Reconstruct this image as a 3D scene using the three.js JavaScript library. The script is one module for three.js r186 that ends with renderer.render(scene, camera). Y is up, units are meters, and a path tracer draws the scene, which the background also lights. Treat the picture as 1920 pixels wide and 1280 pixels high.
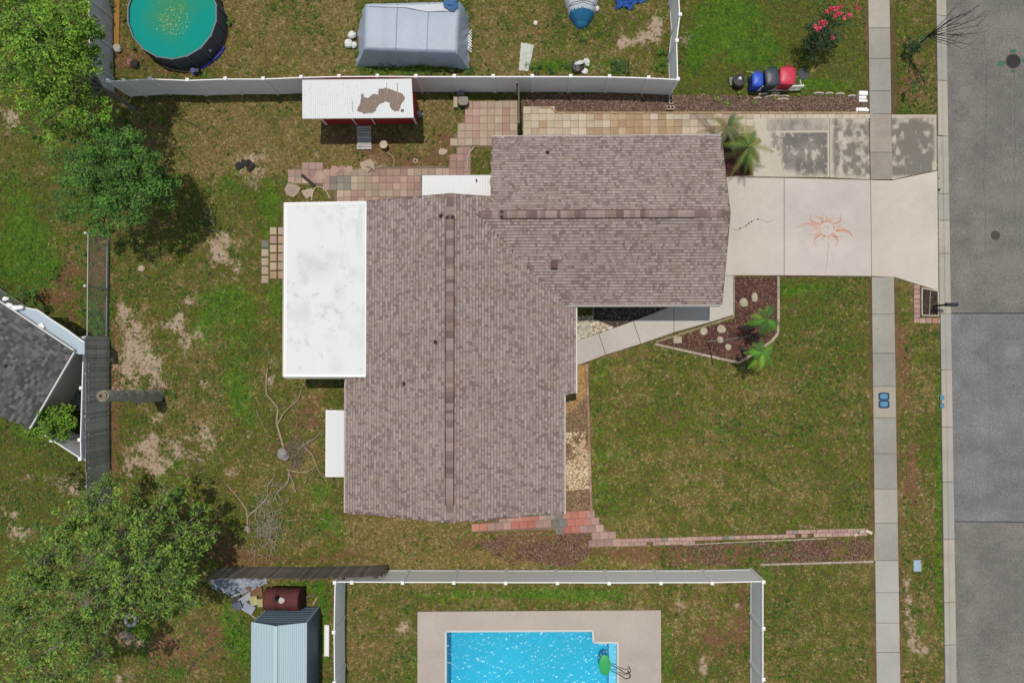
import * as THREE from 'three';
import { mergeGeometries } from 'three/addons/utils/BufferGeometryUtils.js';

// ---------------------------------------------------------------- camera, sky, sun, exposure
const scene = new THREE.Scene();
const IW = 1920, IH = 1280, FPX = 1209, CAM_H = 32.5;
const camera = new THREE.PerspectiveCamera(2 * Math.atan(IH / 2 / FPX) * 180 / Math.PI, IW / IH, 0.5, 900);
camera.up.set(0, 0, -1);
camera.position.set(0, CAM_H, 0);
camera.lookAt(-30 / FPX * CAM_H, 0, -20 / FPX * CAM_H);
camera.updateMatrixWorld(true);
scene.add(camera);

const SUN_DIR = new THREE.Vector3(-0.05, 1, -0.215).normalize();
function makeSky() {
  const w = 256, h = 128, d = new Float32Array(w * h * 4);
  for (let j = 0; j < h; j++) for (let i = 0; i < w; i++) {
    const el = ((j + 0.5) / h - 0.5) * Math.PI, t = Math.max(0, Math.sin(el));
    const a = (i / w) * Math.PI * 2;
    const cl = 0.5 + 0.5 * Math.sin(a * 3 + Math.sin(el * 9) * 1.7) * Math.sin(el * 7 + Math.cos(a * 2) * 2);
    const k = Math.pow(1 - t, 2.2), c = 0.28 * cl;
    const o = (j * w + i) * 4;
    let r = 0.36 + 0.34 * k, g = 0.43 + 0.32 * k, b = 0.53 + 0.25 * k;
    r += (0.72 - r) * c; g += (0.74 - g) * c; b += (0.78 - b) * c;
    if (el < 0) { r = 0.18; g = 0.18; b = 0.15; }
    d[o] = r; d[o + 1] = g; d[o + 2] = b; d[o + 3] = 1;
  }
  const t = new THREE.DataTexture(d, w, h, THREE.RGBAFormat, THREE.FloatType);
  t.mapping = THREE.EquirectangularReflectionMapping; t.magFilter = THREE.LinearFilter; t.needsUpdate = true;
  return t;
}
const skyTex = makeSky();
scene.background = skyTex; scene.environment = skyTex;
scene.backgroundIntensity = 0.95; scene.environmentIntensity = 0.95;
const sun = new THREE.DirectionalLight(0xfff3e4, 3.5);
sun.position.copy(SUN_DIR).multiplyScalar(80); sun.castShadow = true;
sun.shadow.camera.left = -40; sun.shadow.camera.right = 40; sun.shadow.camera.top = 40; sun.shadow.camera.bottom = -40;
sun.shadow.camera.far = 160; sun.shadow.mapSize.set(4096, 4096); sun.shadow.radius = 1.5;
scene.add(sun); scene.add(sun.target);
const renderer = new THREE.WebGLRenderer({ antialias: true });
renderer.toneMapping = THREE.LinearToneMapping; renderer.toneMappingExposure = 0.89;
renderer.shadowMap.enabled = true; renderer.setSize(1024, 682);

// ---------------------------------------------------------------- helpers
function mulberry(a) { return () => { a |= 0; a = a + 0x6D2B79F5 | 0; let t = Math.imul(a ^ a >>> 15, 1 | a); t = t + Math.imul(t ^ t >>> 7, 61 | t) ^ t; return ((t ^ t >>> 14) >>> 0) / 4294967296; }; }
let R = mulberry(7);
const rr = (a, b) => a + (b - a) * R();
const pick = a => a[Math.floor(R() * a.length)];
const clamp = (v, a = 0, b = 1) => v < a ? a : v > b ? b : v;
const sstep = (a, b, v) => { const t = clamp((v - a) / (b - a)); return t * t * (3 - 2 * t); };
const lerp = (a, b, t) => a + (b - a) * t;
function hash2(x, y, s) { let h = Math.imul(x | 0, 374761393) + Math.imul(y | 0, 668265263) + Math.imul(s | 0, 1274126177) | 0; h = Math.imul(h ^ h >>> 13, 1274126177); h ^= h >>> 16; return (h >>> 0) / 4294967296; }
function vn(x, y, s = 0) {
  const xi = Math.floor(x), yi = Math.floor(y), fx = x - xi, fy = y - yi;
  const u = fx * fx * (3 - 2 * fx), v = fy * fy * (3 - 2 * fy);
  const a = hash2(xi, yi, s), b = hash2(xi + 1, yi, s), c = hash2(xi, yi + 1, s), d = hash2(xi + 1, yi + 1, s);
  return a + (b - a) * u + (c - a) * v + (a - b - c + d) * u * v;
}
function fbm(x, y, o = 4, s = 0) { let f = 0, a = 0.5, n = 0; for (let i = 0; i < o; i++) { f += a * vn(x, y, s + i * 17); n += a; x = x * 2.03 + 11.7; y = y * 2.03 + 5.3; a *= 0.5; } return f / n; }
const s2l = c => { c /= 255; return c <= 0.04045 ? c / 12.92 : Math.pow((c + 0.055) / 1.055, 2.4); };
const l2s = c => 255 * (c <= 0.0031308 ? c * 12.92 : 1.055 * Math.pow(c, 1 / 2.4) - 0.055);
const KALB = 1.3;                                            // sunlit photo value -> base colour
const alb = (r, g, b) => new THREE.Color().setRGB(s2l(r) / KALB, s2l(g) / KALB, s2l(b) / KALB);
const albA = (r, g, b) => [s2l(r) / KALB, s2l(g) / KALB, s2l(b) / KALB];

const CR = new THREE.Vector3().setFromMatrixColumn(camera.matrixWorld, 0), CU = new THREE.Vector3().setFromMatrixColumn(camera.matrixWorld, 1), CB = new THREE.Vector3().setFromMatrixColumn(camera.matrixWorld, 2);
function G(px, py, h = 0) {                                  // photo pixel -> point on the level y = h
  const dx = (px - IW / 2) / FPX, dy = (IH / 2 - py) / FPX;
  const d = new THREE.Vector3().addScaledVector(CR, dx).addScaledVector(CU, dy).addScaledVector(CB, -1);
  const t = (h - CAM_H) / d.y;
  return new THREE.Vector3(d.x * t, h, CAM_H * 0 + d.z * t);
}
const PX = 1 / 37.2;
const G2 = (px, py, h = 0) => { const p = G(px, py, h); return [p.x, p.z]; };
const poly = (arr, h = 0) => arr.map(([x, y]) => G2(x, y, h));
function inPoly(p, x, z) { let c = false; for (let i = 0, j = p.length - 1; i < p.length; j = i++) { const [xi, zi] = p[i], [xj, zj] = p[j]; if ((zi > z) !== (zj > z) && x < (xj - xi) * (z - zi) / (zj - zi) + xi) c = !c; } return c; }

// naming and objects
const used = new Map();
function numbered(n) { const k = used.get(n) || 0; used.set(n, k + 1); return k ? `${n}_${String(k).padStart(3, '0')}` : n; }
const ORG = new Map();
function thing(name, label, category, base, group, kind) {
  const o = new THREE.Group(); o.name = numbered(name); o.position.copy(base); scene.add(o);
  o.userData = { label, category }; if (group) o.userData.group = group; if (kind) o.userData.kind = kind;
  ORG.set(o, base.clone()); return o;
}
function structGroup(name, base = new THREE.Vector3()) { const o = new THREE.Group(); o.name = numbered(name); o.position.copy(base); o.userData.kind = 'structure'; scene.add(o); ORG.set(o, base.clone()); return o; }
function mg(geos) {
  if (!Array.isArray(geos)) return geos;
  const keepCol = geos.every(g => g.attributes.color);
  const list = geos.map(g => { const k = g.index ? g.toNonIndexed() : g; for (const n of Object.keys(k.attributes)) if (!['position', 'normal', 'uv'].includes(n) && !(n === 'color' && keepCol)) k.deleteAttribute(n); if (!k.attributes.uv) k.setAttribute('uv', new THREE.BufferAttribute(new Float32Array(k.attributes.position.count * 2), 2)); if (!k.attributes.normal) k.computeVertexNormals(); return k; });
  return list.length === 1 ? list[0] : mergeGeometries(list);
}
function obj(name, geos, mat, parent) {                      // geometry in world coordinates -> one mesh
  const g = mg(geos); if (!g.attributes.uv) worldUV(g); const m = new THREE.Mesh(g, mat);
  if (parent) { m.name = name; const o = ORG.get(parent); g.translate(-o.x, -o.y, -o.z); ORG.set(m, o.clone()); parent.add(m); }
  else { m.name = numbered(name); scene.add(m); ORG.set(m, new THREE.Vector3()); }
  return m;
}
function objAt(name, geo, mat, parent, p, rot) {             // shared geometry placed at a world point
  const m = new THREE.Mesh(geo, mat); const o = parent ? ORG.get(parent) : new THREE.Vector3();
  m.position.set(p.x - o.x, p.y - o.y, p.z - o.z); if (rot) m.rotation.set(rot.x || 0, rot.y || 0, rot.z || 0);
  m.name = parent ? name : numbered(name); (parent || scene).add(m); ORG.set(m, p.clone()); return m;
}
function lone(name, label, category, geos, mat, base, group) { // a thing that is one mesh, its origin at its base
  const g = mg(geos); g.translate(-base.x, -base.y, -base.z); const m = new THREE.Mesh(g, mat); m.name = numbered(name); m.position.copy(base); m.userData = { label, category }; if (group) m.userData.group = group; scene.add(m); ORG.set(m, base.clone()); return m;
}
const V = (x, y, z) => new THREE.Vector3(x, y, z);
function bx(w, h, d, x, y, z, ry = 0, rx = 0, rz = 0) { const g = new THREE.BoxGeometry(w, h, d); if (rx || rz) { g.rotateX(rx); g.rotateZ(rz); } if (ry) g.rotateY(ry); g.translate(x, y, z); return worldUV(g); }
function cyl(r0, r1, h, x, y, z, n = 14) { const g = new THREE.CylinderGeometry(r1, r0, h, n); g.translate(x, y + h / 2, z); return g; }
function beam(a, b, w, h) { const d = b.clone().sub(a), L = d.length(); const g = new THREE.BoxGeometry(w, h, L); g.lookAt(d.clone().normalize()); const m = a.clone().add(b).multiplyScalar(0.5); g.translate(m.x, m.y, m.z); return worldUV(g); }
function tube(pts, r0, r1 = r0, n = 6, seg = 0) {            // tapered tube through points
  const c = new THREE.CatmullRomCurve3(pts), S = seg || Math.max(2, (pts.length - 1) * 3), fr = c.computeFrenetFrames(S, false), pos = [], idx = [];
  for (let i = 0; i <= S; i++) { const t = i / S, p = c.getPoint(t), r = lerp(r0, r1, t); for (let k = 0; k < n; k++) { const a = k / n * Math.PI * 2; const q = p.clone().addScaledVector(fr.normals[i], Math.cos(a) * r).addScaledVector(fr.binormals[i], Math.sin(a) * r); pos.push(q.x, q.y, q.z); } }
  for (let i = 0; i < S; i++) for (let k = 0; k < n; k++) { const a = i * n + k, b = i * n + (k + 1) % n, cc = a + n, d = b + n; idx.push(a, b, cc, b, d, cc); }
  const e0 = pos.length / 3, p0 = c.getPoint(0), p1 = c.getPoint(1); pos.push(p0.x, p0.y, p0.z, p1.x, p1.y, p1.z);
  for (let k = 0; k < n; k++) { idx.push(e0, (k + 1) % n, k); idx.push(e0 + 1, S * n + k, S * n + (k + 1) % n); }
  const g = new THREE.BufferGeometry(); g.setAttribute('position', new THREE.Float32BufferAttribute(pos, 3)); g.setIndex(idx); g.computeVertexNormals();
  return g;
}
function worldUV(g) { const p = g.attributes.position, uv = new Float32Array(p.count * 2); for (let i = 0; i < p.count; i++) { uv[i * 2] = p.getX(i) + 0.43 * p.getY(i); uv[i * 2 + 1] = -p.getZ(i) + 0.57 * p.getY(i); } g.setAttribute('uv', new THREE.BufferAttribute(uv, 2)); return g; }
function slab(p, y0, y1, holes) {                            // polygon [x,z] extruded upward, uv in metres
  const s = new THREE.Shape(p.map(([x, z]) => new THREE.Vector2(x, -z)));
  for (const h of holes || []) s.holes.push(new THREE.Path(h.map(([x, z]) => new THREE.Vector2(x, -z))));
  const g = new THREE.ExtrudeGeometry(s, { depth: y1 - y0, bevelEnabled: false }); g.rotateX(-Math.PI / 2); g.translate(0, y0, 0);
  return worldUV(g.index ? g.toNonIndexed() : g);
}
function inset(p, d) { // shrink a convex polygon toward its centre by d metres per side (approximate)
  let cx = 0, cz = 0; for (const [x, z] of p) { cx += x; cz += z; } cx /= p.length; cz /= p.length;
  return p.map(([x, z]) => [x - Math.sign(x - cx) * Math.min(d, Math.abs(x - cx)), z - Math.sign(z - cz) * Math.min(d, Math.abs(z - cz))]);
}
function frustum(w, h, d, c) { // block with a chamfered top, base at y = 0
  const a = w / 2, b = d / 2, P = [[-a, 0, -b], [a, 0, -b], [a, 0, b], [-a, 0, b], [-a, h - c, -b], [a, h - c, -b], [a, h - c, b], [-a, h - c, b], [-a + c, h, -b + c], [a - c, h, -b + c], [a - c, h, b - c], [-a + c, h, b - c]];
  const pos = []; const q = (i, j, k, l) => { for (const n of [i, j, k, i, k, l]) pos.push(...P[n]); };
  for (let i = 0; i < 4; i++) { const j = (i + 1) % 4; q(j, i, i + 4, j + 4); q(j + 4, i + 4, i + 8, j + 8); } q(11, 10, 9, 8);
  const g = new THREE.BufferGeometry(); g.setAttribute('position', new THREE.Float32BufferAttribute(pos, 3)); g.computeVertexNormals(); return worldUV(g);
}
function bumpy(geo, amp, freq, seed = 0) { // push vertices along their normals with noise, seams kept together
  const p = geo.attributes.position, v = V(0, 0, 0);
  geo.computeBoundingBox(); const c = geo.boundingBox.getCenter(V(0, 0, 0));
  for (let i = 0; i < p.count; i++) { v.fromBufferAttribute(p, i); const d = v.clone().sub(c).normalize(); const n = (fbm(v.x * freq + v.y * 1.7 * freq + 31, v.z * freq - v.y * freq + 17, 3, seed) - 0.5) * 2 * amp; v.addScaledVector(d, n); p.setXYZ(i, v.x, v.y, v.z); }
  geo.computeVertexNormals(); return geo;
}
function rock(r, sy, seed) { const g = new THREE.IcosahedronGeometry(r, 2); bumpy(g, r * 0.35, 1.1 / r, seed); g.scale(1, sy, 1); g.computeVertexNormals(); return g; }

// textures and materials
function dtex(w, h, fn, o = {}) {                            // fn(i, j) -> linear [r, g, b] 0..1
  const d = new Uint8Array(w * h * 4);
  for (let j = 0; j < h; j++) for (let i = 0; i < w; i++) { const c = fn(i, j), k = (j * w + i) * 4; d[k] = clamp(l2s(c[0]), 0, 255); d[k + 1] = clamp(l2s(c[1]), 0, 255); d[k + 2] = clamp(l2s(c[2]), 0, 255); d[k + 3] = 255; }
  const t = new THREE.DataTexture(d, w, h, THREE.RGBAFormat); t.colorSpace = THREE.SRGBColorSpace; t.magFilter = THREE.LinearFilter; t.minFilter = THREE.LinearMipmapLinearFilter; t.wrapS = t.wrapT = o.wrap || THREE.RepeatWrapping; t.needsUpdate = true; return t;
}
function grainTex(lo, hi, fs, seed, size = 512, metres = 4, speck = 0.2) { // tiling grey grain used as a multiplier
  const t = dtex(size, size, (i, j) => {
    const per = (f, s) => { const u = i / size, v = j / size, a = vn(u * f, v * f, s), b = vn((u - 1) * f, v * f, s), c = vn(u * f, (v - 1) * f, s), d = vn((u - 1) * f, (v - 1) * f, s); return lerp(lerp(a, b, u), lerp(c, d, u), v); };
    let f = 0, n = 0; fs.forEach((q, k) => { const w = 1 / (1 + k * 0.55); f += per(q, seed + k) * w; n += w; });
    f = f / n; f = clamp((f - 0.5) * 1.9 + 0.5); f += (hash2(i, j, seed) - 0.5) * speck; const v = lerp(lo, hi, clamp(f)); return [v, v, v];
  });
  t.repeat.set(1 / metres, 1 / metres); return t;
}
const T_GRAIN = grainTex(0.62, 1.0, [4, 11, 37, 120], 3, 512, 4, 0.35);
const T_CONC = grainTex(0.78, 1.0, [3, 8, 40, 150], 19, 512, 5, 0.3);
const T_WALK = grainTex(0.7, 1.0, [5, 26, 90, 220], 57, 512, 5, 0.75);
const T_DRIVE = grainTex(0.76, 1.0, [3, 8, 23, 70, 210], 83, 1024, 7, 0.6);
const T_FINE = grainTex(0.55, 1.0, [20, 70, 190], 41, 512, 1.5, 0.5);
const std = (c, r = 0.85, o = {}) => new THREE.MeshStandardMaterial({ color: c, roughness: r, ...o });
const vcol = (r = 0.9, o = {}) => new THREE.MeshStandardMaterial({ color: 0xffffff, vertexColors: true, roughness: r, side: THREE.DoubleSide, ...o });

// ---------------------------------------------------------------- the lawn: what grows where
const X0 = -34, Z0 = -24, XS = 68, ZS = 48, CELL = 0.2, NX = XS / CELL, NZ = ZS / CELL;
const F = { dry: new Float32Array(NX * NZ), sand: new Float32Array(NX * NZ), dirt: new Float32Array(NX * NZ), lush: new Float32Array(NX * NZ), none: new Uint8Array(NX * NZ) };
const zone = (ch, v, ...pts) => { const p = poly(pts); for (let j = 0; j < NZ; j++) for (let i = 0; i < NX; i++) if (inPoly(p, X0 + (i + 0.5) * CELL, Z0 + (j + 0.5) * CELL)) F[ch][j * NX + i] = v; };
const rect = (a, b, c, d) => [[a, b], [c, b], [c, d], [a, d]];
const blob = (ch, v, px, py, rx, ry = rx) => {
  const c = G2(px, py), ax = rx * PX, az = ry * PX;
  const i0 = Math.max(0, Math.floor((c[0] - 2.5 * ax - X0) / CELL)), i1 = Math.min(NX - 1, Math.ceil((c[0] + 2.5 * ax - X0) / CELL));
  const j0 = Math.max(0, Math.floor((c[1] - 2.5 * az - Z0) / CELL)), j1 = Math.min(NZ - 1, Math.ceil((c[1] + 2.5 * az - Z0) / CELL));
  for (let j = j0; j <= j1; j++) for (let i = i0; i <= i1; i++) { const u = (X0 + (i + 0.5) * CELL - c[0]) / ax, w = (Z0 + (j + 0.5) * CELL - c[1]) / az; F[ch][j * NX + i] += v * Math.exp(-(u * u + w * w) * 0.9); }
};
const blobs = (ch, v, list) => list.forEach(b => blob(ch, v * (b[4] || 1), b[0], b[1], b[2], b[3] || b[2]));
F.dry.fill(0.46);
zone('dry', 0.20, ...rect(-300, -300, 205, 1600));           // western plots
zone('dry', 0.74, ...rect(415, -300, 670, 150));             // northern plot, west half
zone('dry', 0.50, ...rect(870, -300, 1268, 150));
zone('dry', 0.14, ...rect(1268, -300, 1628, 178));           // north-east front lawn
zone('dry', 0.40, ...rect(210, 185, 560, 1062));             // back yard
zone('dry', 0.78, ...rect(250, 185, 850, 330));
zone('dry', 0.36, ...rect(1108, 520, 1640, 1000));           // front lawn
zone('dry', 0.70, ...rect(645, 965, 1240, 1066));
zone('dry', 0.44, ...rect(1425, 1060, 1640, 1500));
zone('dry', 0.48, ...rect(1676, 520, 1768, 1500));           // verge
zone('dry', 0.34, ...rect(1668, -300, 1757, 215));
zone('dry', 0.48, ...rect(648, 1092, 1408, 1500));
zone('dry', 0.40, ...rect(-300, 1090, 620, 1600));
// sandy bare spots
blobs('sand', 0.52, [[290, 700, 60, 60, .25], [330, 830, 90, 50, .25], [420, 480, 50, 50, .2], [260, 600, 40, 60, .25], [410, 462, 22, 34], [440, 498, 24, 30], [392, 398, 16, 24], [478, 330, 30, 26], [470, 300, 26, 20], [355, 560, 16, 24], [335, 600, 22, 18], [250, 620, 26, 34], [228, 585, 14, 30], [262, 665, 40, 22], [240, 735, 22, 22],
  [300, 835, 40, 16], [262, 850, 22, 30], [342, 855, 32, 20], [388, 808, 22, 16], [392, 845, 18, 22], [232, 690, 22, 30], [300, 720, 26, 18], [282, 690, 30, 24], [268, 812, 26, 12], [300, 880, 24, 20], [430, 885, 20, 12], [380, 720, 14, 30],
  [300, 780, 22, 14], [500, 660, 10, 22], [520, 690, 14, 26], [505, 720, 10, 20], [460, 815, 14, 18], [450, 690, 14, 26, .8], [545, 755, 18, 22, .8], [720, 1040, 30, 12, .8], [1165, 1165, 0.1], [600, 290, 20, 16, .8], [720, 310, 22, 14], [706, 325, 18, 10], [345, 640, 12, 24], [322, 610, 20, 16], [375, 630, 18, 14], [420, 440, 14, 12], [240, 880, 14, 22]]);
blobs('sand', 0.7, [[1212, 70, 26, 22], [1165, 82, 16, 16], [1232, 50, 12, 30], [1285, 76, 18, 10], [755, 1170, 14, 30, .8], [1280, 1130, 16, 26, .6], [1375, 1130, 20, 30, .5], [1320, 1250, 18, 20, .9], [1345, 1120, 20, 10, .4], [1705, 1150, 12, 40, .9], [1712, 1205, 10, 20], [1735, 1215, 10, 14], [1700, 1090, 14, 16, .6], [1505, 985, 14, 12, .7], [1495, 1070, 14, 20, .6], [1700, 1260, 12, 20, .4]]);
blobs('sand', 0.6, [[120, 905, 30, 14], [150, 925, 30, 18], [75, 895, 30, 12], [250, 1205, 30, 20], [235, 1190, 20, 12], [40, 1000, 26, 14], [25, 970, 20, 26], [12, 210, 22, 16], [20, 235, 20, 20, .8], [35, 410, 16, 26, .7], [230, 1270, 22, 14]]);
// brown soil
blobs('dirt', 0.8, [[130, 520, 40, 40], [110, 545, 36, 26], [185, 470, 16, 40], [180, 510, 18, 30], [150, 585, 26, 18], [195, 580, 8, 30], [80, 560, 16, 12], [310, 1205, 46, 30], [340, 1240, 40, 20], [395, 1180, 26, 14], [410, 1215, 22, 30], [290, 1240, 20, 20]]);
blobs('dirt', 0.75, [[214, 650, 7, 60], [215, 720, 9, 60], [216, 790, 9, 70], [216, 870, 10, 60], [230, 700, 18, 40], [425, 1020, 40, 40], [450, 1040, 40, 16], [400, 1000, 26, 30], [480, 1050, 46, 10], [560, 1050, 60, 8], [640, 1040, 50, 10]]);
blobs('dirt', 0.8, [[260, 110, 40, 14], [330, 133, 60, 10], [270, 75, 14, 30], [225, 110, 14, 40], [700, 285, 44, 26], [640, 262, 70, 10], [760, 300, 40, 16], [740, 262, 60, 8], [830, 270, 20, 34], [815, 295, 20, 14], [1060, 40, 60, 22, .5], [1150, 55, 14, 40, .5], [1010, 60, 30, 14, .4], [560, 60, 30, 60, .35], [640, 120, 40, 20, .4], [310, 55, 20, 20, .5]]);
blobs('dirt', 0.6, [[1395, 1150, 9, 60], [1385, 1180, 16, 40], [1350, 1210, 40, 40], [1390, 1110, 18, 18], [1330, 1160, 30, 40, .6], [1700, 700, 12, 80], [1705, 860, 14, 100], [1715, 920, 12, 60], [1690, 640, 12, 60], [1720, 180, 40, 26], [1700, 140, 22, 30], [1625, 60, 8, 60], [1590, 140, 26, 40, .6], [1640, 720, 5, 100], [1640, 870, 5, 80], [1110, 800, 5, 160, .8], [1700, 1060, 14, 60, .7], [1735, 1120, 10, 60, .4], [1660, 240, 0.1]]);
blobs('dirt', 0.5, [[1235, 770, 60, 30], [1260, 800, 40, 24], [1335, 745, 40, 20, .7], [1380, 560, 0.1], [1500, 620, 40, 40, .8], [1540, 690, 50, 30, .8], [1505, 740, 30, 24, .6], [1590, 800, 24, 60, .5], [1420, 760, 40, 40, .5], [1340, 890, 60, 40, .5], [1500, 850, 60, 40, .5], [1250, 940, 60, 30, .5], [1470, 940, 50, 24, .5], [1190, 690, 40, 20, .5], [1160, 860, 30, 60, .3]]);
blobs('dirt', 0.75, [[1040, 1015, 80, 28], [1000, 1035, 80, 18], [900, 1012, 50, 14, .8], [1190, 1040, 70, 16, .8], [1300, 1037, 110, 16], [1450, 1034, 140, 16], [1590, 1030, 60, 16], [760, 1000, 40, 12, .5], [860, 1020, 40, 14, .5]]);
blobs('dirt', 0.7, [[560, 790, 26, 18], [580, 780, 20, 26], [515, 835, 26, 20], [600, 745, 30, 16, .6], [545, 850, 40, 30, .5], [600, 840, 16, 30, .6]]);
// lush green
blobs('lush', 1.25, [[430, 350, 40, 50, .5], [505, 380, 30, 60, .7], [420, 560, 60, 40, .6], [380, 620, 30, 40, .6], [460, 620, 40, 60, .5], [440, 720, 30, 60, .6], [470, 780, 30, 50, .5], [330, 870, 30, 14, .7], [520, 560, 16, 60, .7], [505, 470, 10, 40, .6], [550, 690, 20, 10, .6], [500, 950, 20, 60, .4], [600, 920, 40, 30, .6], [612, 975, 26, 18, .8], [640, 1000, 20, 14, .4]]);
blobs('lush', 1, [[50, 440, 50, 60], [35, 500, 50, 40], [90, 510, 26, 30], [160, 580, 24, 20], [185, 610, 20, 20], [150, 530, 14, 20], [20, 350, 40, 60, .6], [40, 800, 40, 30, .6], [75, 840, 60, 24, .5], [60, 960, 40, 20, .5], [440, 1190, 34, 50], [470, 1240, 20, 40, .6], [270, 1190, 14, 20], [250, 1170, 30, 26, .8], [330, 1255, 30, 24, .9], [270, 1230, 12, 14], [430, 1120, 20, 30, .5], [560, 1100, 40, 14], [605, 1120, 14, 30], [610, 1200, 10, 60]]);
blobs('lush', 0.9, [[740, 128, 110, 12, 1.2], [870, 60, 14, 50, .9], [1050, 125, 70, 16, 1], [1030, 85, 22, 16, .7], [1095, 70, 16, 20, .6], [1160, 125, 30, 18], [1240, 115, 18, 34, .9], [1240, 30, 16, 40, .6], [1175, 40, 40, 26, .4], [980, 30, 40, 40, .3], [600, 20, 40, 26, .4], [505, 90, 30, 20, .4], [425, 45, 10, 20, .8], [385, 140, 10, 8], [575, 40, 30, 30, .3]]);
blobs('lush', 0.8, [[1350, 60, 60, 60], [1430, 100, 60, 50], [1300, 110, 20, 40], [1480, 160, 60, 12], [1550, 160, 60, 12], [1610, 120, 12, 30, .8], [1380, 20, 60, 30], [1685, 40, 14, 60, .9], [1680, 140, 8, 30, .9], [1750, 40, 8, 60, .5], [1715, 165, 12, 10], [1700, 880, 3, 1], [1762, 830, 7, 160, 1.1], [1764, 660, 5, 60, .8], [1762, 1100, 8, 200, 1], [1690, 560, 10, 24, .8], [1720, 650, 20, 30, .6], [1715, 680, 14, 12, .5], [1725, 1000, 14, 30, .6], [1722, 1070, 20, 26, .7], [1725, 1180, 14, 30, .7], [1740, 1250, 14, 40, .5], [1712, 1280, 10, 20, .4]]);
blobs('lush', 0.7, [[1130, 700, 24, 50, .8], [1125, 850, 20, 90, .8], [1145, 940, 24, 40, .8], [1180, 850, 40, 24, .6], [1480, 545, 40, 20, .9], [1540, 540, 60, 12, .9], [1460, 600, 16, 30, .7], [1600, 560, 30, 30, .4], [1400, 720, 60, 16, .5], [1620, 640, 10, 60, .5], [1560, 900, 60, 40, .4], [1160, 985, 40, 14, .6], [1600, 960, 30, 40, .4], [1450, 800, 50, 40, .3], [1300, 980, 80, 14, .4], [1530, 1090, 60, 30, .6], [1500, 1150, 60, 50, .5], [1610, 1110, 12, 60, .5], [1580, 1220, 40, 40, .6], [1440, 1080, 16, 20, .9], [1435, 1200, 8, 60, .8], [1560, 1020, 20, 12, .6], [1470, 1030, 20, 14, .5]]);
blobs('lush', 0.8, [[830, 1118, 70, 18, .8], [1000, 1112, 120, 12, 1], [1110, 1115, 80, 12, 1], [1250, 1200, 10, 60, .8], [1258, 1260, 12, 40, .8], [700, 1110, 40, 16, .4], [690, 1160, 30, 26, .4], [775, 1200, 6, 60, .8], [780, 1260, 6, 30, .8], [1320, 1145, 40, 30, .4], [1350, 1250, 24, 20, .5], [1290, 1270, 16, 16, .5], [920, 1045, 60, 12, .2]]);
const sampleF = (a, x, z) => {
  const u = clamp((x - X0) / CELL - 0.5, 0, NX - 1.001), w = clamp((z - Z0) / CELL - 0.5, 0, NZ - 1.001), i = Math.floor(u), j = Math.floor(w), fx = u - i, fz = w - j, k = j * NX + i;
  return lerp(lerp(a[k], a[k + 1], fx), lerp(a[k + NX], a[k + NX + 1], fx), fz);
};
const C_GREEN = albA(84, 96, 28), C_LUSH = albA(70, 108, 18), C_DRY = albA(146, 124, 74), C_SAND = albA(176, 157, 138), C_DIRT = albA(128, 94, 66), C_THATCH = albA(98, 86, 46);
const P_GREEN = [[96, 114, 22], [78, 100, 14], [116, 126, 30], [64, 86, 12], [104, 110, 34], [86, 108, 34]].map(c => albA(...c)), P_LUSH = [[74, 116, 14], [92, 132, 20], [58, 98, 12], [106, 140, 30], [64, 108, 26]].map(c => albA(...c)), P_DRY = [[156, 140, 92], [136, 118, 72], [172, 156, 110], [114, 100, 54], [148, 126, 90], [130, 122, 58], [102, 92, 44], [122, 117, 48]].map(c => albA(...c));
const mix3 = (a, b, t) => [lerp(a[0], b[0], t), lerp(a[1], b[1], t), lerp(a[2], b[2], t)];
function lawnAt(x, z) {                                       // cover amounts at a place
  const n1 = fbm(x * 0.55 + 3, z * 0.55, 4, 5), n2 = fbm(x * 2.3, z * 2.3 + 9, 4, 31), n3 = vn(x * 9, z * 9, 77);
  const wob = (n2 - 0.5) * 1.5 + (n3 - 0.5) * 0.55;
  const dry = sstep(0.10, 0.98, sampleF(F.dry, x, z) + 0.05 * Math.sin(z * 6.1 + x * 0.15) + (n1 - 0.5) * 0.8 + wob * 0.5);
  const n4 = vn(x * 15, z * 15, 91); const sand = sstep(0.26, 0.74, sampleF(F.sand, x, z) + wob * 0.6 + (n1 - 0.5) * 0.2 + (n4 - 0.5) * 0.35);
  const dirt = sstep(0.36, 0.72, sampleF(F.dirt, x, z) + wob * 0.5 + (n1 - 0.5) * 0.35);
  const lush = sstep(0.35, 0.85, sampleF(F.lush, x, z) + wob * 0.45 + (n1 - 0.5) * 0.4);
  return { dry, sand, dirt, lush };
}
function lawnColor(c) { let k = mix3(C_GREEN, C_DRY, c.dry * (1 - 0.8 * c.lush)); k = mix3(k, C_LUSH, c.lush * 0.85); return k; }

// hard or bare places where no grass stands (photo outlines on the ground)
const HARD = [];
const hard = (...pts) => { HARD.push(poly(pts)); };

const POOL = poly([[836, 1182], [1111, 1181], [1113, 1203], [1158, 1203], [1160, 1600], [836, 1600]]);
const A_W = 2048, A_H = Math.round(2048 * ZS / XS);
const groundTex = dtex(A_W, A_H, (i, j) => {
  const x = X0 + (i + 0.5) / A_W * XS, z = Z0 + ZS - (j + 0.5) / A_H * ZS;
  const c = lawnAt(x, z), g = vn(x * 26, z * 26, 3), g2 = hash2(i, j, 9);
  let k = mix3(mix3(C_THATCH, C_DRY, c.dry * 0.7), C_LUSH, c.lush * 0.55);
  k = mix3(k, C_DIRT, c.dirt * 0.85); k = mix3(k, C_SAND, c.sand * 0.95);
  const s = 0.55 + 0.5 * g + 0.45 * (g2 - 0.5) + 0.5 * (c.sand > .3 ? .35 : 0); return [k[0] * s, k[1] * s, k[2] * s];
}, { wrap: THREE.MirroredRepeatWrapping });
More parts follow.
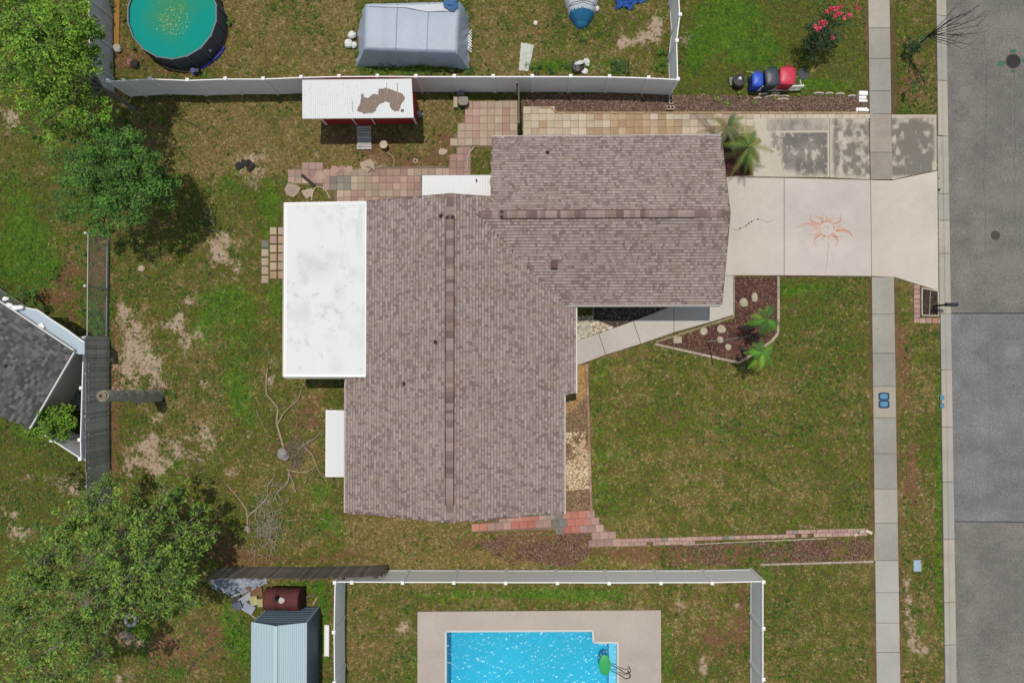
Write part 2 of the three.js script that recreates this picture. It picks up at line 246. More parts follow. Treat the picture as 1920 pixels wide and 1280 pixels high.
{
  const sh = new THREE.Shape([[-350, -350], [350, -350], [350, 350], [-350, 350]].map(q => new THREE.Vector2(...q))); sh.holes.push(new THREE.Path(POOL.map(([x, z]) => new THREE.Vector2(x, -z))));
  const g = new THREE.ShapeGeometry(sh); g.rotateX(-Math.PI / 2);
  const p = g.attributes.position, uv = g.attributes.uv; for (let i = 0; i < p.count; i++) uv.setXY(i, (p.getX(i) - X0) / XS, (Z0 + ZS - p.getZ(i)) / ZS);
  const m = obj('ground', g, new THREE.MeshStandardMaterial({ map: groundTex, roughness: 1, bumpMap: T_FINE, bumpScale: 0.01 })); m.userData.kind = 'structure';
}

// ---------------------------------------------------------------- street: road, kerb, sidewalk
const kerbL = y => 1754.5 + 0.0128 * y, kerbR = y => 1774 + 0.0155 * y, walkL = y => 1628 + 0.0122 * y, walkR = y => 1667.5 + 0.0157 * y;
{
  const road = structGroup('road');
  const aspTex = (c, seed) => { const t = dtex(512, 512, (i, j) => { const u = i / 512 * 6, v = j / 512 * 6; const n = fbm(u * 1.3, v * 1.3, 3, seed) * 0.5 + 0.75, s = 0.55 + 0.9 * hash2(i, j, seed), q = 0.72 + 0.56 * vn(i * 0.45, j * 0.45, seed + 5); const k = n * s * q; return [c[0] * k, c[1] * k, c[2] * k]; }, { wrap: THREE.MirroredRepeatWrapping }); t.repeat.set(1 / 6, 1 / 6); return t; };
  const mOld = new THREE.MeshStandardMaterial({ map: aspTex(albA(121, 119, 115), 5), roughness: 0.95, bumpMap: T_FINE, bumpScale: 0.006 });
  const mNew = new THREE.MeshStandardMaterial({ map: aspTex(albA(121, 123, 126), 8), roughness: 0.92, bumpMap: T_FINE, bumpScale: 0.006 });
  const line = y => G2(kerbR(y) - 3, y);
  const xr = 32, a = line(-2600), b = line(587), c = line(977), d = line(4200);
  obj('asphalt', slab([a, [xr, a[1]], [xr, b[1]], b], 0, 0.02), mOld, road);
  obj('asphalt', slab([[b[0], b[1] + 0.02], [xr, b[1] + 0.02], [xr, c[1]], c], 0, 0.022), mNew, road);
  obj('asphalt', slab([[c[0], c[1] + 0.02], [xr, c[1] + 0.02], [xr, d[1]], d], 0, 0.02), mOld, road);
  for (const [yy, w] of [[587, .05], [977, .04]]) { const p = G2(kerbR(yy), yy); obj('seam', bx(12, .006, w, p[0] + 6.05, .0225, p[1] + .01), std(alb(58, 58, 60), 1, { map: T_GRAIN }), road); }
  for (const pts of [[[1848, 60], [1850, 200], [1846, 330], [1849, 480]], [[1904, 140], [1902, 300], [1906, 430]], [[1850, 640], [1856, 760], [1852, 940]]]) obj('crack', tube(pts.flatMap((q, i) => i < pts.length - 1 ? [0, 1, 2, 3, 4].map(k => [lerp(q[0], pts[i + 1][0], k / 5) + (R() - .5) * 4, lerp(q[1], pts[i + 1][1], k / 5)]) : [q]).map(q => { const p = G(...q); p.y = .021; return p; }), .006, .005, 4, 60), std(alb(92, 90, 88), 1), road);
  const green = std(alb(70, 122, 98), 0.9, { map: T_GRAIN });
  for (const [px, py, w, h] of [[1878, 119, 14, 12], [1900, 96, 12, 7], [1922, 113, 12, 9], [1900, 134, 8, 6]]) { const p = G2(px, py), pts = []; for (let k = 0; k < 18; k++) { const t = k / 18 * 6.283, r = 0.7 + 0.6 * vn(k * 0.9, px, 3); pts.push([p[0] + Math.cos(t) * w * PX / 2 * r, p[1] + Math.sin(t) * h * PX / 2 * r]); } obj('paint_mark', slab(pts, 0.019, 0.025), green, road); }

  const kerb = structGroup('kerb');
  const kj = [-900, -560, -330, -120, 30, 152, 255, 363, 413, 475, 588, 693, 800, 903, 1010, 1128, 1208, 1330, 1470, 1700, 2100];
  const kmats = [[184, 181, 170], [176, 175, 168], [190, 184, 172]].map(c => std(alb(...c), 0.9, { map: T_CONC }));
  for (let k = 0; k < kj.length - 1; k++) {
    const y0 = kj[k] + 0.5, y1 = kj[k + 1] - 0.5; const drive = y0 > 210 && y1 < 620;
    const A = G2(kerbL(y0), y0), B = G2(kerbR(y0), y0), C = G2(kerbR(y1), y1), D = G2(kerbL(y1), y1);
    const mA = [lerp(A[0], B[0], 0.45), lerp(A[1], B[1], 0.45)], mD = [lerp(D[0], C[0], 0.45), lerp(D[1], C[1], 0.45)];
    const hi = drive ? 0.035 : 0.105, lo = 0.03;
    // section: back, rounded nose, gutter apron
    const sec = [[0, 0], [0, hi - 0.012], [0.03, hi], [0.33, hi], [0.42, hi - 0.014], [0.44, 0.006], [0.5, 0.006], [0.51, lo], [1, lo], [1, 0]];
    const pos = []; const pt = (P, Q, s) => [lerp(P[0], Q[0], s[0]), s[1], lerp(P[1], Q[1], s[0])];
    for (let q = 0; q < sec.length - 1; q++) { const a1 = pt(A, B, sec[q]), a2 = pt(A, B, sec[q + 1]), d1 = pt(D, C, sec[q]), d2 = pt(D, C, sec[q + 1]); pos.push(...a1, ...d1, ...a2, ...a2, ...d1, ...d2); }
    for (const [P, Q, f] of [[A, B, 1], [D, C, 0]]) for (let q = 1; q < sec.length - 1; q++) { const t = [pt(P, Q, sec[0]), pt(P, Q, sec[q]), pt(P, Q, sec[q + 1])]; if (!f) t.reverse(); for (const w of t) pos.push(...w); }
    const g = new THREE.BufferGeometry(); g.setAttribute('position', new THREE.Float32BufferAttribute(pos, 3)); g.computeVertexNormals(); worldUV(g);
    obj('kerb_stone', g, kmats[k % 3], kerb);
  }
  for (const py of [745, 760]) { const p = G2(1765, py); obj('paint_mark', bx(0.2, 0.004, 0.24, p[0], 0.108, p[1]), std(alb(96, 160, 190), 0.9, { map: T_GRAIN }), kerb); }

  const walk = structGroup('sidewalk');
  const wj = [-1100, -700, -500, -330, -180, -90, -20, 53, 110, 171, 214, 286, 337, 428, 519, 589, 662, 724, 783, 850, 916, 980, 1050, 1110, 1167, 1222, 1290, 1360, 1450, 1600, 1900];
  const wm = [[166, 165, 159], [174, 172, 165], [160, 160, 156], [180, 176, 167], [158, 158, 154]].map(c => std(alb(c[0] + 10, c[1] + 9, c[2] + 6), 0.92, { map: T_WALK, bumpMap: T_FINE, bumpScale: 0.003 }));
  const light = std(alb(176, 170, 156), 0.92, { map: T_CONC }), clean = [[187, 186, 180], [184, 184, 178]].map(c => std(alb(...c), 0.9, { map: T_CONC }));
  const tint = { 214: std(alb(178, 170, 160), 0.92, { map: T_GRAIN }), 286: std(alb(170, 163, 153), 0.92, { map: T_GRAIN }) };
  for (let k = 0; k < wj.length - 1; k++) {
    const y0 = wj[k] + 0.45, y1 = wj[k + 1] - 0.45; if (wj[k] === 337 || wj[k] === 428) continue;
    const p = [[walkL(y0), y0], [walkR(y0), y0], [walkR(y1), y1], [walkL(y1), y1]].map(q => G2(...q));
    const top = 0.045 + 0.008 * hash2(k, 3, 3);
    obj('sidewalk_slab', slab(p, 0, top), tint[wj[k]] || (wj[k] === 724 ? light : wj[k] >= 1050 ? clean[k % 2] : wm[Math.floor(hash2(k, 1, 1) * 5)]), walk);
  }
  hard([1620, -400], [1680, -400], [1700, 1700], [1636, 1700]);
  hard([1752, -600], [3000, -600], [3000, 1900], [1774, 1900]);
  // blue figure eight painted on the pale slab
  const n8 = G2(1657, 750), U = PX;
  const rrect = (cx, cz, w, h, r) => { const pts = []; for (const [sx, sz, a0] of [[1, 1, 0], [-1, 1, 1], [-1, -1, 2], [1, -1, 3]]) for (let k = 0; k <= 4; k++) { const a = (a0 + k / 4) * Math.PI / 2; pts.push([cx + sx * (w / 2 - r) + Math.cos(a) * r, cz + sz * (h / 2 - r) + Math.sin(a) * r]); } return pts; };
  const dark = std(alb(38, 72, 118), 0.8, { map: T_GRAIN }), mid = std(alb(98, 160, 196), 0.8, { map: T_GRAIN });
  const dx = n8[0], dz = n8[1];
  obj('painted_number', [slab(rrect(dx, dz - 7 * U, 20 * U, 14.5 * U, 4 * U), 0.046, 0.058, [rrect(dx, dz - 7 * U, 14 * U, 9 * U, 3 * U)]), slab(rrect(dx, dz + 7.4 * U, 20 * U, 14.6 * U, 4 * U), 0.046, 0.0582, [rrect(dx, dz + 7.2 * U, 14 * U, 9 * U, 3 * U)])], dark, walk);
  obj('painted_fill', slab(rrect(dx, dz - 7 * U, 13.6 * U, 8.6 * U, 3 * U), 0.046, 0.0565), mid, walk);
  obj('painted_fill', slab(rrect(dx, dz + 7.2 * U, 13.6 * U, 8.6 * U, 3 * U), 0.046, 0.0565), mid, walk);
}

// manhole cover, valve cap, water meter lid
{
  const mIron = std(alb(62, 60, 60), 0.7, { metalness: 0.5, map: T_GRAIN }), mRim = std(alb(84, 82, 80), 0.85, { map: T_GRAIN });
  let p = G(1900, 115); let t = thing('manhole_cover', 'round dark iron manhole cover ringed by green paint on the road', 'manhole cover', V(p.x, 0.02, p.z));
  obj('rim', cyl(0.38, 0.36, 0.012, p.x, 0.021, p.z, 28), mRim, t); obj('lid', cyl(0.32, 0.32, 0.022, p.x, 0.021, p.z, 28), mIron, t);
  for (let k = 0; k < 24; k++) { const r = Math.sqrt((k + 0.5) / 24) * 0.28, a = k * 2.4; obj('stud', cyl(0.02, 0.016, 0.008, p.x + Math.cos(a) * r, 0.042, p.z + Math.sin(a) * r, 8), mIron, t); }
  p = G(1867, 441); t = thing('valve_cover', 'small round dark valve cover set in the grey road', 'valve cover', V(p.x, 0.02, p.z));
  obj('rim', cyl(0.23, 0.22, 0.01, p.x, 0.021, p.z, 22), mRim, t); obj('lid', cyl(0.19, 0.19, 0.018, p.x, 0.021, p.z, 22), std(alb(86, 82, 74), 0.9, { map: T_FINE }), t);
  p = G(1720, 1060); t = thing('water_meter_box', 'pale blue plastic water meter lid in the grass verge', 'meter box', V(p.x, 0, p.z));
  const cols = std(alb(172, 196, 214), 0.6, { map: T_GRAIN });
  obj('collar', slab([[p.x - .19, p.z - .28], [p.x + .19, p.z - .28], [p.x + .19, p.z + .28], [p.x - .19, p.z + .28]], 0, 0.045), cols, t); obj('lid', slab([[p.x - .165, p.z - .255], [p.x + .165, p.z - .255], [p.x + .165, p.z + .255], [p.x - .165, p.z + .255]], 0.045, 0.06), cols, t); obj('finger_hole', cyl(0.02, 0.02, 0.004, p.x, 0.06, p.z - 0.12, 8), mIron, t);
}

// ---------------------------------------------------------------- driveway and paths
const stainTex = (() => {                                     // mould and tyre stains on the upper drive, laid out in metres
  const p0 = G2(1400, 205), p1 = G2(1762, 342), w = p1[0] - p0[0], h = p1[1] - p0[1], W = 1024, H = Math.round(1024 * h / w);
  const base = albA(203, 195, 182), grey = albA(98, 96, 94), moss = albA(92, 91, 84);
  const t = dtex(W, H, (i, j) => {
    const x = p0[0] + i / W * w, z = p1[1] - j / H * h, px = 1400 + 362 * i / W, py = 342 - 137 * j / H;
    const m2 = fbm(x * 17, z * 11, 4, 88), n = fbm(x * 1.6, z * 1.2, 5, 12) + (m2 - 0.5) * 0.22, m = fbm(x * 4.6, z * 3.2, 6, 44), f = hash2(i, j, 3);
    const box = (a, b, c, d, s) => sstep(0, s, px - a) * sstep(0, s, c - px) * sstep(0, s, py - b) * sstep(0, s, d - py);
    const wv = (n - 0.5) * 34 + (m - 0.5) * 26; let q = sstep(0, 9, px + wv * 0.6 - 1462) * sstep(0, 3, 1554 - px) * sstep(0, 3, py - 247) * sstep(0, 14, 330 + wv * 0.5 - py) * clamp(0.92 + (n - 0.5) * 0.8 - 0.6 * sstep(0.6, 0.74, m)) * 0.88;
    q = Math.max(q, box(1436, 220, 1556, 247, 4) * clamp(0.15 + n * 0.6 + (m - 0.5) * 0.8));
    let mo = box(1556, 216, 1760, 336, 12) * sstep(0.28, 0.66, m * 0.9 + n * 0.4 - 0.10 + 0.14 * box(1675, 215, 1760, 330, 30));
    mo = Math.max(mo, 0.8 * box(1440, 240, 1470, 320, 12) * sstep(0.5, 0.66, m));
    let c = mix3(base, grey, clamp(q)); c = mix3(c, moss, clamp(mo) * 0.8);
    const s = 0.86 + 0.18 * m + 0.12 * (f - 0.5); return [c[0] * s, c[1] * s, c[2] * s];
  });
  t.wrapS = t.wrapT = THREE.ClampToEdgeWrapping; t.repeat.set(1 / w, 1 / h); t.offset.set(-p0[0] / w, p1[1] / h); return t; // laid out on the flat tops
})();
const mStain = new THREE.MeshStandardMaterial({ map: stainTex, roughness: 0.92, bumpMap: T_FINE, bumpScale: 0.003 });
const mDrive = [[209, 201, 193], [207, 200, 194], [209, 201, 191], [206, 199, 191]].map(c => std(alb(c[0] + 3, c[1] + 3, c[2] + 3), 0.88, { map: T_DRIVE, bumpMap: T_FINE, bumpScale: 0.002 }));
{
  const d = structGroup('driveway');
  const S = (pts, m, y = 0.05) => obj('concrete_slab', slab(poly(pts), 0, y), m, d);
  S([[1320, 332.5], [1469.5, 334], [1469.5, 516], [1320, 516]], mDrive[0]);
  S([[1470.5, 334], [1631.5, 338], [1633.5, 517.5], [1470.5, 516]], mDrive[1], 0.052);
  S([[1632.5, 338], [1671, 339], [1757, 320.5], [1759, 545], [1678, 519.5], [1634.5, 517.5]], mDrive[2], 0.049);
  S([[1413, 222], [1555, 222], [1555, 332.5], [1413, 331.5]], mStain, 0.048);
  S([[1556, 222], [1628.5, 222], [1630.5, 336.5], [1556, 333]], mStain, 0.05);
  S([[1671.5, 215.5], [1755.5, 215.5], [1756, 319], [1672.5, 337]], mStain, 0.047);
  hard([1318, 215], [1757, 213], [1762, 548], [1678, 521], [1318, 519]);
  // a sun painted in worn salmon
  const c = G2(1550, 429), paint = std(alb(222, 182, 164), 0.9, { map: T_GRAIN }), paint2 = std(alb(220, 166, 144), 0.9, { map: T_GRAIN }), Y0 = 0.05, Y1 = 0.0565;
  const ring = []; const ring2 = [];
  for (let k = 0; k <= 34; k++) { const a = 0.5 + k / 34 * 5.9; ring.push([c[0] + Math.cos(a) * 14 * PX, c[1] + Math.sin(a) * 15 * PX]); ring2.unshift([c[0] + Math.cos(a) * 12.4 * PX, c[1] + Math.sin(a) * 13.4 * PX]); }
  const sunG = new THREE.Group(); void sunG;
  obj('painted_sun_ring', slab([...ring, ...ring2], Y0, Y1), paint2, d);
  const sp = [], sp2 = []; for (let k = 0; k <= 30; k++) { const t = k / 30, a = 1 + t * 7.5, r = (8 - 6 * t) * PX; sp.push([c[0] + Math.cos(a) * r, c[1] + Math.sin(a) * r]); sp2.unshift([c[0] + Math.cos(a) * (r - 0.028), c[1] + Math.sin(a) * (r - 0.028)]); }
  obj('painted_sun_swirl', slab([...sp, ...sp2], Y0, Y1), paint, d);
  const flames = [[-2.9, 53, 4, 1], [-2.45, 45, 6, -1], [-2.05, 36, 7, 1], [-1.65, 34, 5, 1], [-1.2, 30, 5, -1], [-0.75, 40, 5, 1], [-0.3, 28, 4, 1], [0.25, 52, 8, -1], [0.75, 34, 5, 1], [1.05, 45, 6, -1], [1.35, 30, 5, 1], [1.8, 30, 5, 1], [2.2, 46, 5, 1], [2.6, 32, 6, -1], [3.05, 30, 5, 1]];
  for (const [a0, L, w, s] of flames) {
    const l = [], r = []; for (let k = 0; k <= 8; k++) { const t = k / 8, rad = (16 + (L - 16) * t) * PX, a = a0 + s * 0.22 * Math.sin(t * 4.4) * (0.35 + 0.65 * t), hw = (w / 2) * (1 - t) * (0.6 + 0.9 * t) * PX + 0.006; const ox = -Math.sin(a) * hw, oz = Math.cos(a) * hw, x = c[0] + Math.cos(a) * rad * 1.06, z = c[1] + Math.sin(a) * rad * 0.8; l.push([x + ox, z + oz]); r.unshift([x - ox, z - oz]); }
    obj('painted_sun_ray', slab([...l, ...r], Y0, Y1), Math.abs(s * L) > 35 ? paint2 : paint, d);
  }
  // crack with dark spots
  const crack = [[1372, 428], [1382, 432], [1398, 424], [1406, 416], [1422, 411], [1440, 416], [1456, 410]].map(q => { const p = G(...q); p.y = 0.052; return p; });
  obj('crack', tube(crack, 0.008, 0.005, 4), std(alb(86, 78, 70), 1), d);
  for (const q of [[1387, 428], [1399, 423], [1404, 420], [1409, 416], [1421, 411]]) { const p = G(...q); obj('spall', cyl(0.04, 0.035, 0.006, p.x, 0.049, p.z, 8), std(alb(70, 62, 56), 1), d); }
  const cr2 = [[1554, 455], [1552, 470], [1551, 488], [1548, 505], [1546, 515]].map(q => { const p = G(...q); p.y = 0.053; return p; }); obj('crack', tube(cr2, 0.006, 0.004, 4), std(alb(120, 108, 98), 1), d);

  const w = structGroup('front_walkway');
  const mw = [[208, 203, 196], [204, 200, 193]].map(q => std(alb(...q), 0.88, { map: T_CONC, bumpMap: T_FINE, bumpScale: 0.002 }));
  const W = (pts, k) => obj('concrete_slab', slab(poly(pts), 0, 0.05), mw[k % 2], w);
  W([[1330, 517], [1374.5, 517], [1374.5, 590], [1330, 604]], 0);
  W([[1264, 562], [1329, 540], [1329, 604.2], [1264, 622.5]], 1);
  W([[1188, 602], [1250, 578], [1263, 562], [1263, 622.8], [1202, 644]], 0);
  W([[1123, 625], [1187, 602.3], [1201, 644.3], [1136, 664.5]], 1);
  W([[1060, 646], [1122, 625.3], [1135, 664.8], [1103, 677], [1083, 684], [1060, 688]], 0);
  hard([1055, 646], [1122, 624], [1190, 600], [1262, 571], [1262, 545], [1330, 530], [1330, 515], [1376, 515], [1376, 591], [1202, 646], [1083, 686], [1055, 690]);
}

// ---------------------------------------------------------------- pavers
const paveMat = cs => cs.map(c => std(alb(...c), 0.92, { map: T_GRAIN }));
const PINK = paveMat([[196, 164, 154], [190, 156, 148], [202, 172, 160], [184, 152, 145], [198, 166, 152]]);
const TAN = paveMat([[200, 180, 162], [194, 174, 156], [206, 188, 168], [190, 169, 153], [200, 178, 160]]);
const GREYP = paveMat([[150, 146, 138], [138, 136, 130], [164, 158, 148]]);
const CREAM = paveMat([[218, 206, 186], [210, 196, 174], [224, 212, 194]]);
const RUST = paveMat([[198, 170, 138], [204, 178, 146], [190, 162, 130], [210, 190, 162]]);
const RED = paveMat([[206, 140, 124], [200, 130, 116], [212, 152, 134]]);
const pvGeo = {};
function paverAt(parent, x, z, w, d, mats, ry = 0, h = 0.05) {
  const k = `${w.toFixed(2)}_${d.toFixed(2)}_${Math.floor(R() * 3)}`;
  if (!pvGeo[k]) { const g = frustum(w - 0.012, 0.055, d - 0.012, 0.008); const uv = g.attributes.uv, ox = R() * 4, oy = R() * 4; for (let i = 0; i < uv.count; i++) uv.setXY(i, uv.getX(i) + ox, uv.getY(i) + oy); pvGeo[k] = g; }
  objAt('paver', pvGeo[k], pick(mats), parent, V(x, h - 0.055 + 0.012 * (R() - 0.5), z), { y: ry + (R() - 0.5) * 0.03, x: (R() - 0.5) * 0.015, z: (R() - 0.5) * 0.015 });
}
function paveArea(parent, pts, w, d, matsAt, o = {}) {        // rows of pavers inside an outline
  const p = poly(pts), ry = o.ry || 0, ca = Math.cos(ry), sa = Math.sin(ry);
  const c = G2(...(o.origin || pts[0]));
  const loc = p.map(([x, z]) => [(x - c[0]) * ca - (z - c[1]) * sa, (x - c[0]) * sa + (z - c[1]) * ca]);
  const xs = loc.map(q => q[0]), zs = loc.map(q => q[1]);
  const r0 = Math.floor(Math.min(...zs) / d), r1 = Math.ceil(Math.max(...zs) / d), c0 = Math.floor(Math.min(...xs) / w) - 1, c1 = Math.ceil(Math.max(...xs) / w);
  for (let r = r0; r < r1; r++) for (let k = c0; k <= c1; k++) {
    const lx = (k + 0.5 + (o.bond && (r & 1) ? 0.5 : 0)) * w, lz = (r + 0.5) * d; if (!inPoly(loc, lx, lz)) continue;
    if (o.skip && R() < o.skip) continue;
    const x = c[0] + lx * ca + lz * sa, z = c[1] - lx * sa + lz * ca;
    paverAt(parent, x, z, w, d, matsAt(x, z), ry, o.h || 0.05);
  }
  if (!o.grassy) HARD.push(p);
}
const backPx = (x, z) => { const v = V(x, 0, z).project(camera); return [(v.x + 1) / 2 * IW, (1 - v.y) / 2 * IH]; };
const dirtBed = std(alb(142, 122, 104), 1, { map: T_GRAIN });
{
  const patio = structGroup('back_patio');
  const ptsA = [[540, 318], [600, 305], [608, 316], [660, 322], [720, 312], [800, 311], [838, 311], [868, 270], [884, 272], [882, 330], [790, 332], [790, 365], [735, 378], [628, 380], [625, 360], [600, 348], [545, 345]];
  const grey = (px, py) => (Math.abs(px - 640) < 16 && Math.abs(py - 345) < 14);
  paveArea(patio, ptsA, 0.36, 0.36, (x, z) => { const [px, py] = backPx(x, z); const n = vn(x * 0.7, z * 0.7, 9); return grey(px, py) ? GREYP : py > 356 ? (R() < 0.7 ? PINK : TAN) : px < 645 ? (n > 0.62 ? TAN : PINK) : px > 825 ? PINK : (R() < 0.86 ? (n > 0.66 ? PINK : TAN) : PINK); });
  const ptsB = [[872, 190], [975, 188], [975, 262], [920, 276], [862, 276], [845, 270], [872, 215]];
  paveArea(patio, ptsB, 0.38, 0.38, (x, z) => { const n = vn(x * 1.1, z * 1.1, 21); return n > 0.56 ? TAN : n > 0.3 ? [...PINK, ...TAN] : PINK; });
  obj('sand_bed', slab(poly(ptsA), 0, 0.022), dirtBed, patio); obj('sand_bed', slab(poly(ptsB), 0, 0.0225), dirtBed, patio);
  // loose stones around the patio
  for (const [px, py, r] of [[549, 357, 14], [578, 362, 11], [600, 330, 10], [628, 318, 8], [640, 318, 8], [655, 318, 8], [830, 284, 8], [690, 309, 12]]) { const p = G(px, py), pts = Array.from({ length: 7 }, (_, k) => { const a = k / 7 * 6.283 + px, q = r * PX * (0.75 + 0.5 * hash2(k, px, 4)); return [p.x + Math.cos(a) * q * 1.1, p.z + Math.sin(a) * q * 0.9]; }), g = slab(pts, 0, 0.05 + 0.01 * hash2(px, 2, 2)); lone('flagstone', 'flat pale flagstone lying beside the paver patio', 'stone', g, pick([...TAN, ...TAN, ...PINK]), V(p.x, 0, p.z), 'flat stones around the back patio'); }
  const side = structGroup('side_paver_strip');
  const ptsC = [[981, 200], [1022, 200], [1046, 213], [1412, 214], [1412, 256], [981, 256]];
  paveArea(side, ptsC, 0.40, 0.37, (x, z) => { const [px, py] = backPx(x, z); const n = vn(x * 1.3, z * 1.3, 5); return px > 1105 && px < 1275 && py > 218 && py < 248 ? (n > 0.25 ? RUST : CREAM) : px > 1010 && px < 1060 && n > 0.55 ? RUST : px > 1300 ? [...CREAM, ...TAN] : CREAM; });
  obj('sand_bed', slab(poly(ptsC), 0, 0.022), dirtBed, side);
  const edgeA = structGroup('drive_edging');
  { const y0 = 212; for (let x = 1412; x < 1627; x += 14) { const p = G(x + 7, 218), m = pick(CREAM); const k = G2(x + 14, 218)[0] - G2(x, 218)[0]; paverAt(edgeA, p.x, p.z, k, 0.24, [m], 0, 0.05); } void y0; }
  const kerbMat = [[206, 176, 140], [196, 164, 130], [212, 186, 152]].map(c => std(alb(...c), 0.9, { map: T_GRAIN }));
  const line = (parent, pts, w, h, len, mats, name = 'edging_stone') => {
    for (let k = 0; k < pts.length - 1; k++) { const a = G(...pts[k]), b = G(...pts[k + 1]), L = a.distanceTo(b), n = Math.max(1, Math.round(L / len)), ang = Math.atan2(-(b.z - a.z), b.x - a.x);
      const geo = frustum(L / n - 0.012, h, w, 0.012);
      for (let i = 0; i < n; i++) { const t = (i + 0.5) / n; objAt(name, geo, pick(mats), parent, V(lerp(a.x, b.x, t), 0.003 * R(), lerp(a.z, b.z, t)), { y: ang + (R() - 0.5) * 0.04 }); } }
  };
  line(edgeA, [[1012, 202], [1032, 202], [1045, 212], [1240, 212], [1440, 212], [1627, 212]], 0.085, 0.10, 0.45, kerbMat);
  const bedEdge = structGroup('front_bed_edging');
  const em = [[206, 190, 172], [196, 180, 166], [212, 198, 182]].map(c => std(alb(...c), 0.9, { map: T_GRAIN }));
  line(bedEdge, [[1459, 518], [1459, 600], [1458, 625], [1446, 640], [1385, 680], [1228, 645]], 0.12, 0.09, 0.5, em);
  line(bedEdge, [[1230, 641], [1376, 594], [1376, 520]], 0.05, 0.07, 0.6, em);
  line(bedEdge, [[1100, 682], [1104, 800], [1106, 880], [1109, 964]], 0.12, 0.08, 0.4, paveMat([[188, 150, 130], [200, 172, 150], [178, 140, 122]]));
  line(bedEdge, [[1112, 570], [1112, 598], [1150, 613]], 0.05, 0.06, 0.5, em);
  line(bedEdge, [[1366, 332], [1412, 331], [1412, 262]], 0.06, 0.07, 0.5, em);
  const se = structGroup('south_edging');
  line(se, [[1425, 1058], [1637, 1052]], 0.10, 0.07, 0.5, em);
  line(se, [[1640, 1000], [1640, 1050]], 0.07, 0.06, 0.5, em);
  const sw = structGroup('south_paver_walk');
  paveArea(sw, [[884, 982], [960, 968], [1112, 962], [1148, 1003], [1160, 1012], [1152, 1022], [1110, 1020], [1108, 992], [884, 1000]], 0.40, 0.37, (x, z) => { const [px] = backPx(x, z), n = vn(x * 1.4, z * 1.4, 2); return px > 1012 && px < 1060 && n > 0.45 ? GREYP : n > 0.7 ? RED : px < 1010 && n > 0.42 ? RED : PINK; }, { ry: 0.06, bond: 1 });
  obj('sand_bed', slab(poly([[884, 984], [960, 970], [1112, 964], [1148, 1005], [1110, 1019], [1106, 990], [884, 998]]), 0, 0.02), dirtBed, sw);
  paveArea(sw, [[1150, 1010], [1400, 1000], [1625, 992], [1625, 1003], [1400, 1012], [1160, 1023]], 0.30, 0.19, (x, z) => vn(x * 1.2, z, 8) > 0.68 ? GREYP : PINK, { ry: 0.035, bond: 1, skip: 0.03 });
  line(sw, [[1280, 1021], [1400, 1015], [1550, 1009]], 0.05, 0.06, 0.6, em);
  for (const [px, py, ry] of [[1606, 1000, 0.5], [1612, 996, 0.3], [1628, 996, -0.4]]) { const p = G(px, py); lone('edging_block', 'pale loose edging block at the walk end beside the sidewalk', 'block', bx(0.34, 0.1, 0.14, p.x, 0.06, p.z, ry), pick(CREAM), V(p.x, 0, p.z), 'loose blocks by the sidewalk'); }
  const steps = structGroup('side_step_pavers');
  for (let c = 0; c < 3; c++) for (let r = 0; r < 6; r++) { if ((c === 0 && r === 0)) continue; const p = G(497 + c * 15.5, 433 + r * 16.5 + (c === 0 ? 8 : 0)); paverAt(steps, p.x, p.z, 0.36, 0.39, c ? [...PINK, ...RUST, ...TAN] : [...GREYP, ...TAN]); }
  HARD.push(poly([[505, 425], [530, 425], [530, 526], [505, 526]]));
  // mailbox planter
  const pl = structGroup('mailbox_planter');
  for (let k = 0; k < 8; k++) { const p = G(1719, 538 + k * 9); paverAt(pl, p.x, p.z, 0.29, 0.23, PINK); } for (let k = 0; k < 4; k++) { const p = G(1730 + k * 11.5, 601); paverAt(pl, p.x, p.z, 0.29, 0.27, [...PINK, ...RED]); }
  line(pl, [[1728, 540], [1728, 591], [1759, 592], [1758, 546], [1728, 540]], 0.06, 0.09, 0.7, CREAM); line(pl, [[1744, 545], [1742, 590]], 0.03, 0.07, 0.6, CREAM);
  hard([1712, 532], [1766, 545], [1768, 608], [1712, 606]);
}

// ---------------------------------------------------------------- mulch, straw and gravel beds
const MULCH = [];
function bed(name, pts, col, y = 0.018) { const m = obj(name, slab(poly(pts), 0, y), std(alb(...col), 1, { map: T_FINE, bumpMap: T_FINE, bumpScale: 0.02 })); m.userData.kind = 'structure'; HARD.push(poly(pts)); return pts; }
const chipGeo = new THREE.BoxGeometry(0.075, 0.012, 0.022), pebGeo = new THREE.IcosahedronGeometry(0.5, 0); pebGeo.scale(1, 0.6, 0.8);
function scatter(name, geo, pts, n, cols, o = {}) {           // loose bits too many to count
  const p = poly(pts), xs = p.map(q => q[0]), zs = p.map(q => q[1]), a = Math.min(...xs), b = Math.max(...xs), c = Math.min(...zs), d = Math.max(...zs);
  const im = new THREE.InstancedMesh(geo, std(0xffffff, 0.95), n), M = new THREE.Matrix4(), q = new THREE.Quaternion(), e = new THREE.Euler(), col = new THREE.Color(); let k = 0, guard = 0;
  while (k < n && guard++ < n * 12) { const x = rr(a, b), z = rr(c, d); if (!inPoly(p, x, z)) continue; if (o.patch && fbm(x * 1.1, z * 1.1, 3, 7) + (R() - 0.5) * 0.3 < o.patch) continue;
    e.set((R() - 0.5) * 0.9, R() * 6.28, (R() - 0.5) * 0.9); q.setFromEuler(e); const s = o.s ? rr(o.s[0], o.s[1]) : rr(0.6, 1.4); M.compose(V(x, (o.y || 0.024) + R() * 0.015, z), q, V(s, s, s)); im.setMatrixAt(k, M); const cc = pick(cols), v = rr(0.75, 1.25); const A = albA(...cc); col.setRGB(A[0] * v, A[1] * v, A[2] * v); im.setColorAt(k, col); k++; }
  im.count = k; im.name = numbered(name); im.userData.kind = 'stuff'; im.userData.label = o.label; im.userData.category = o.cat; scene.add(im);
}
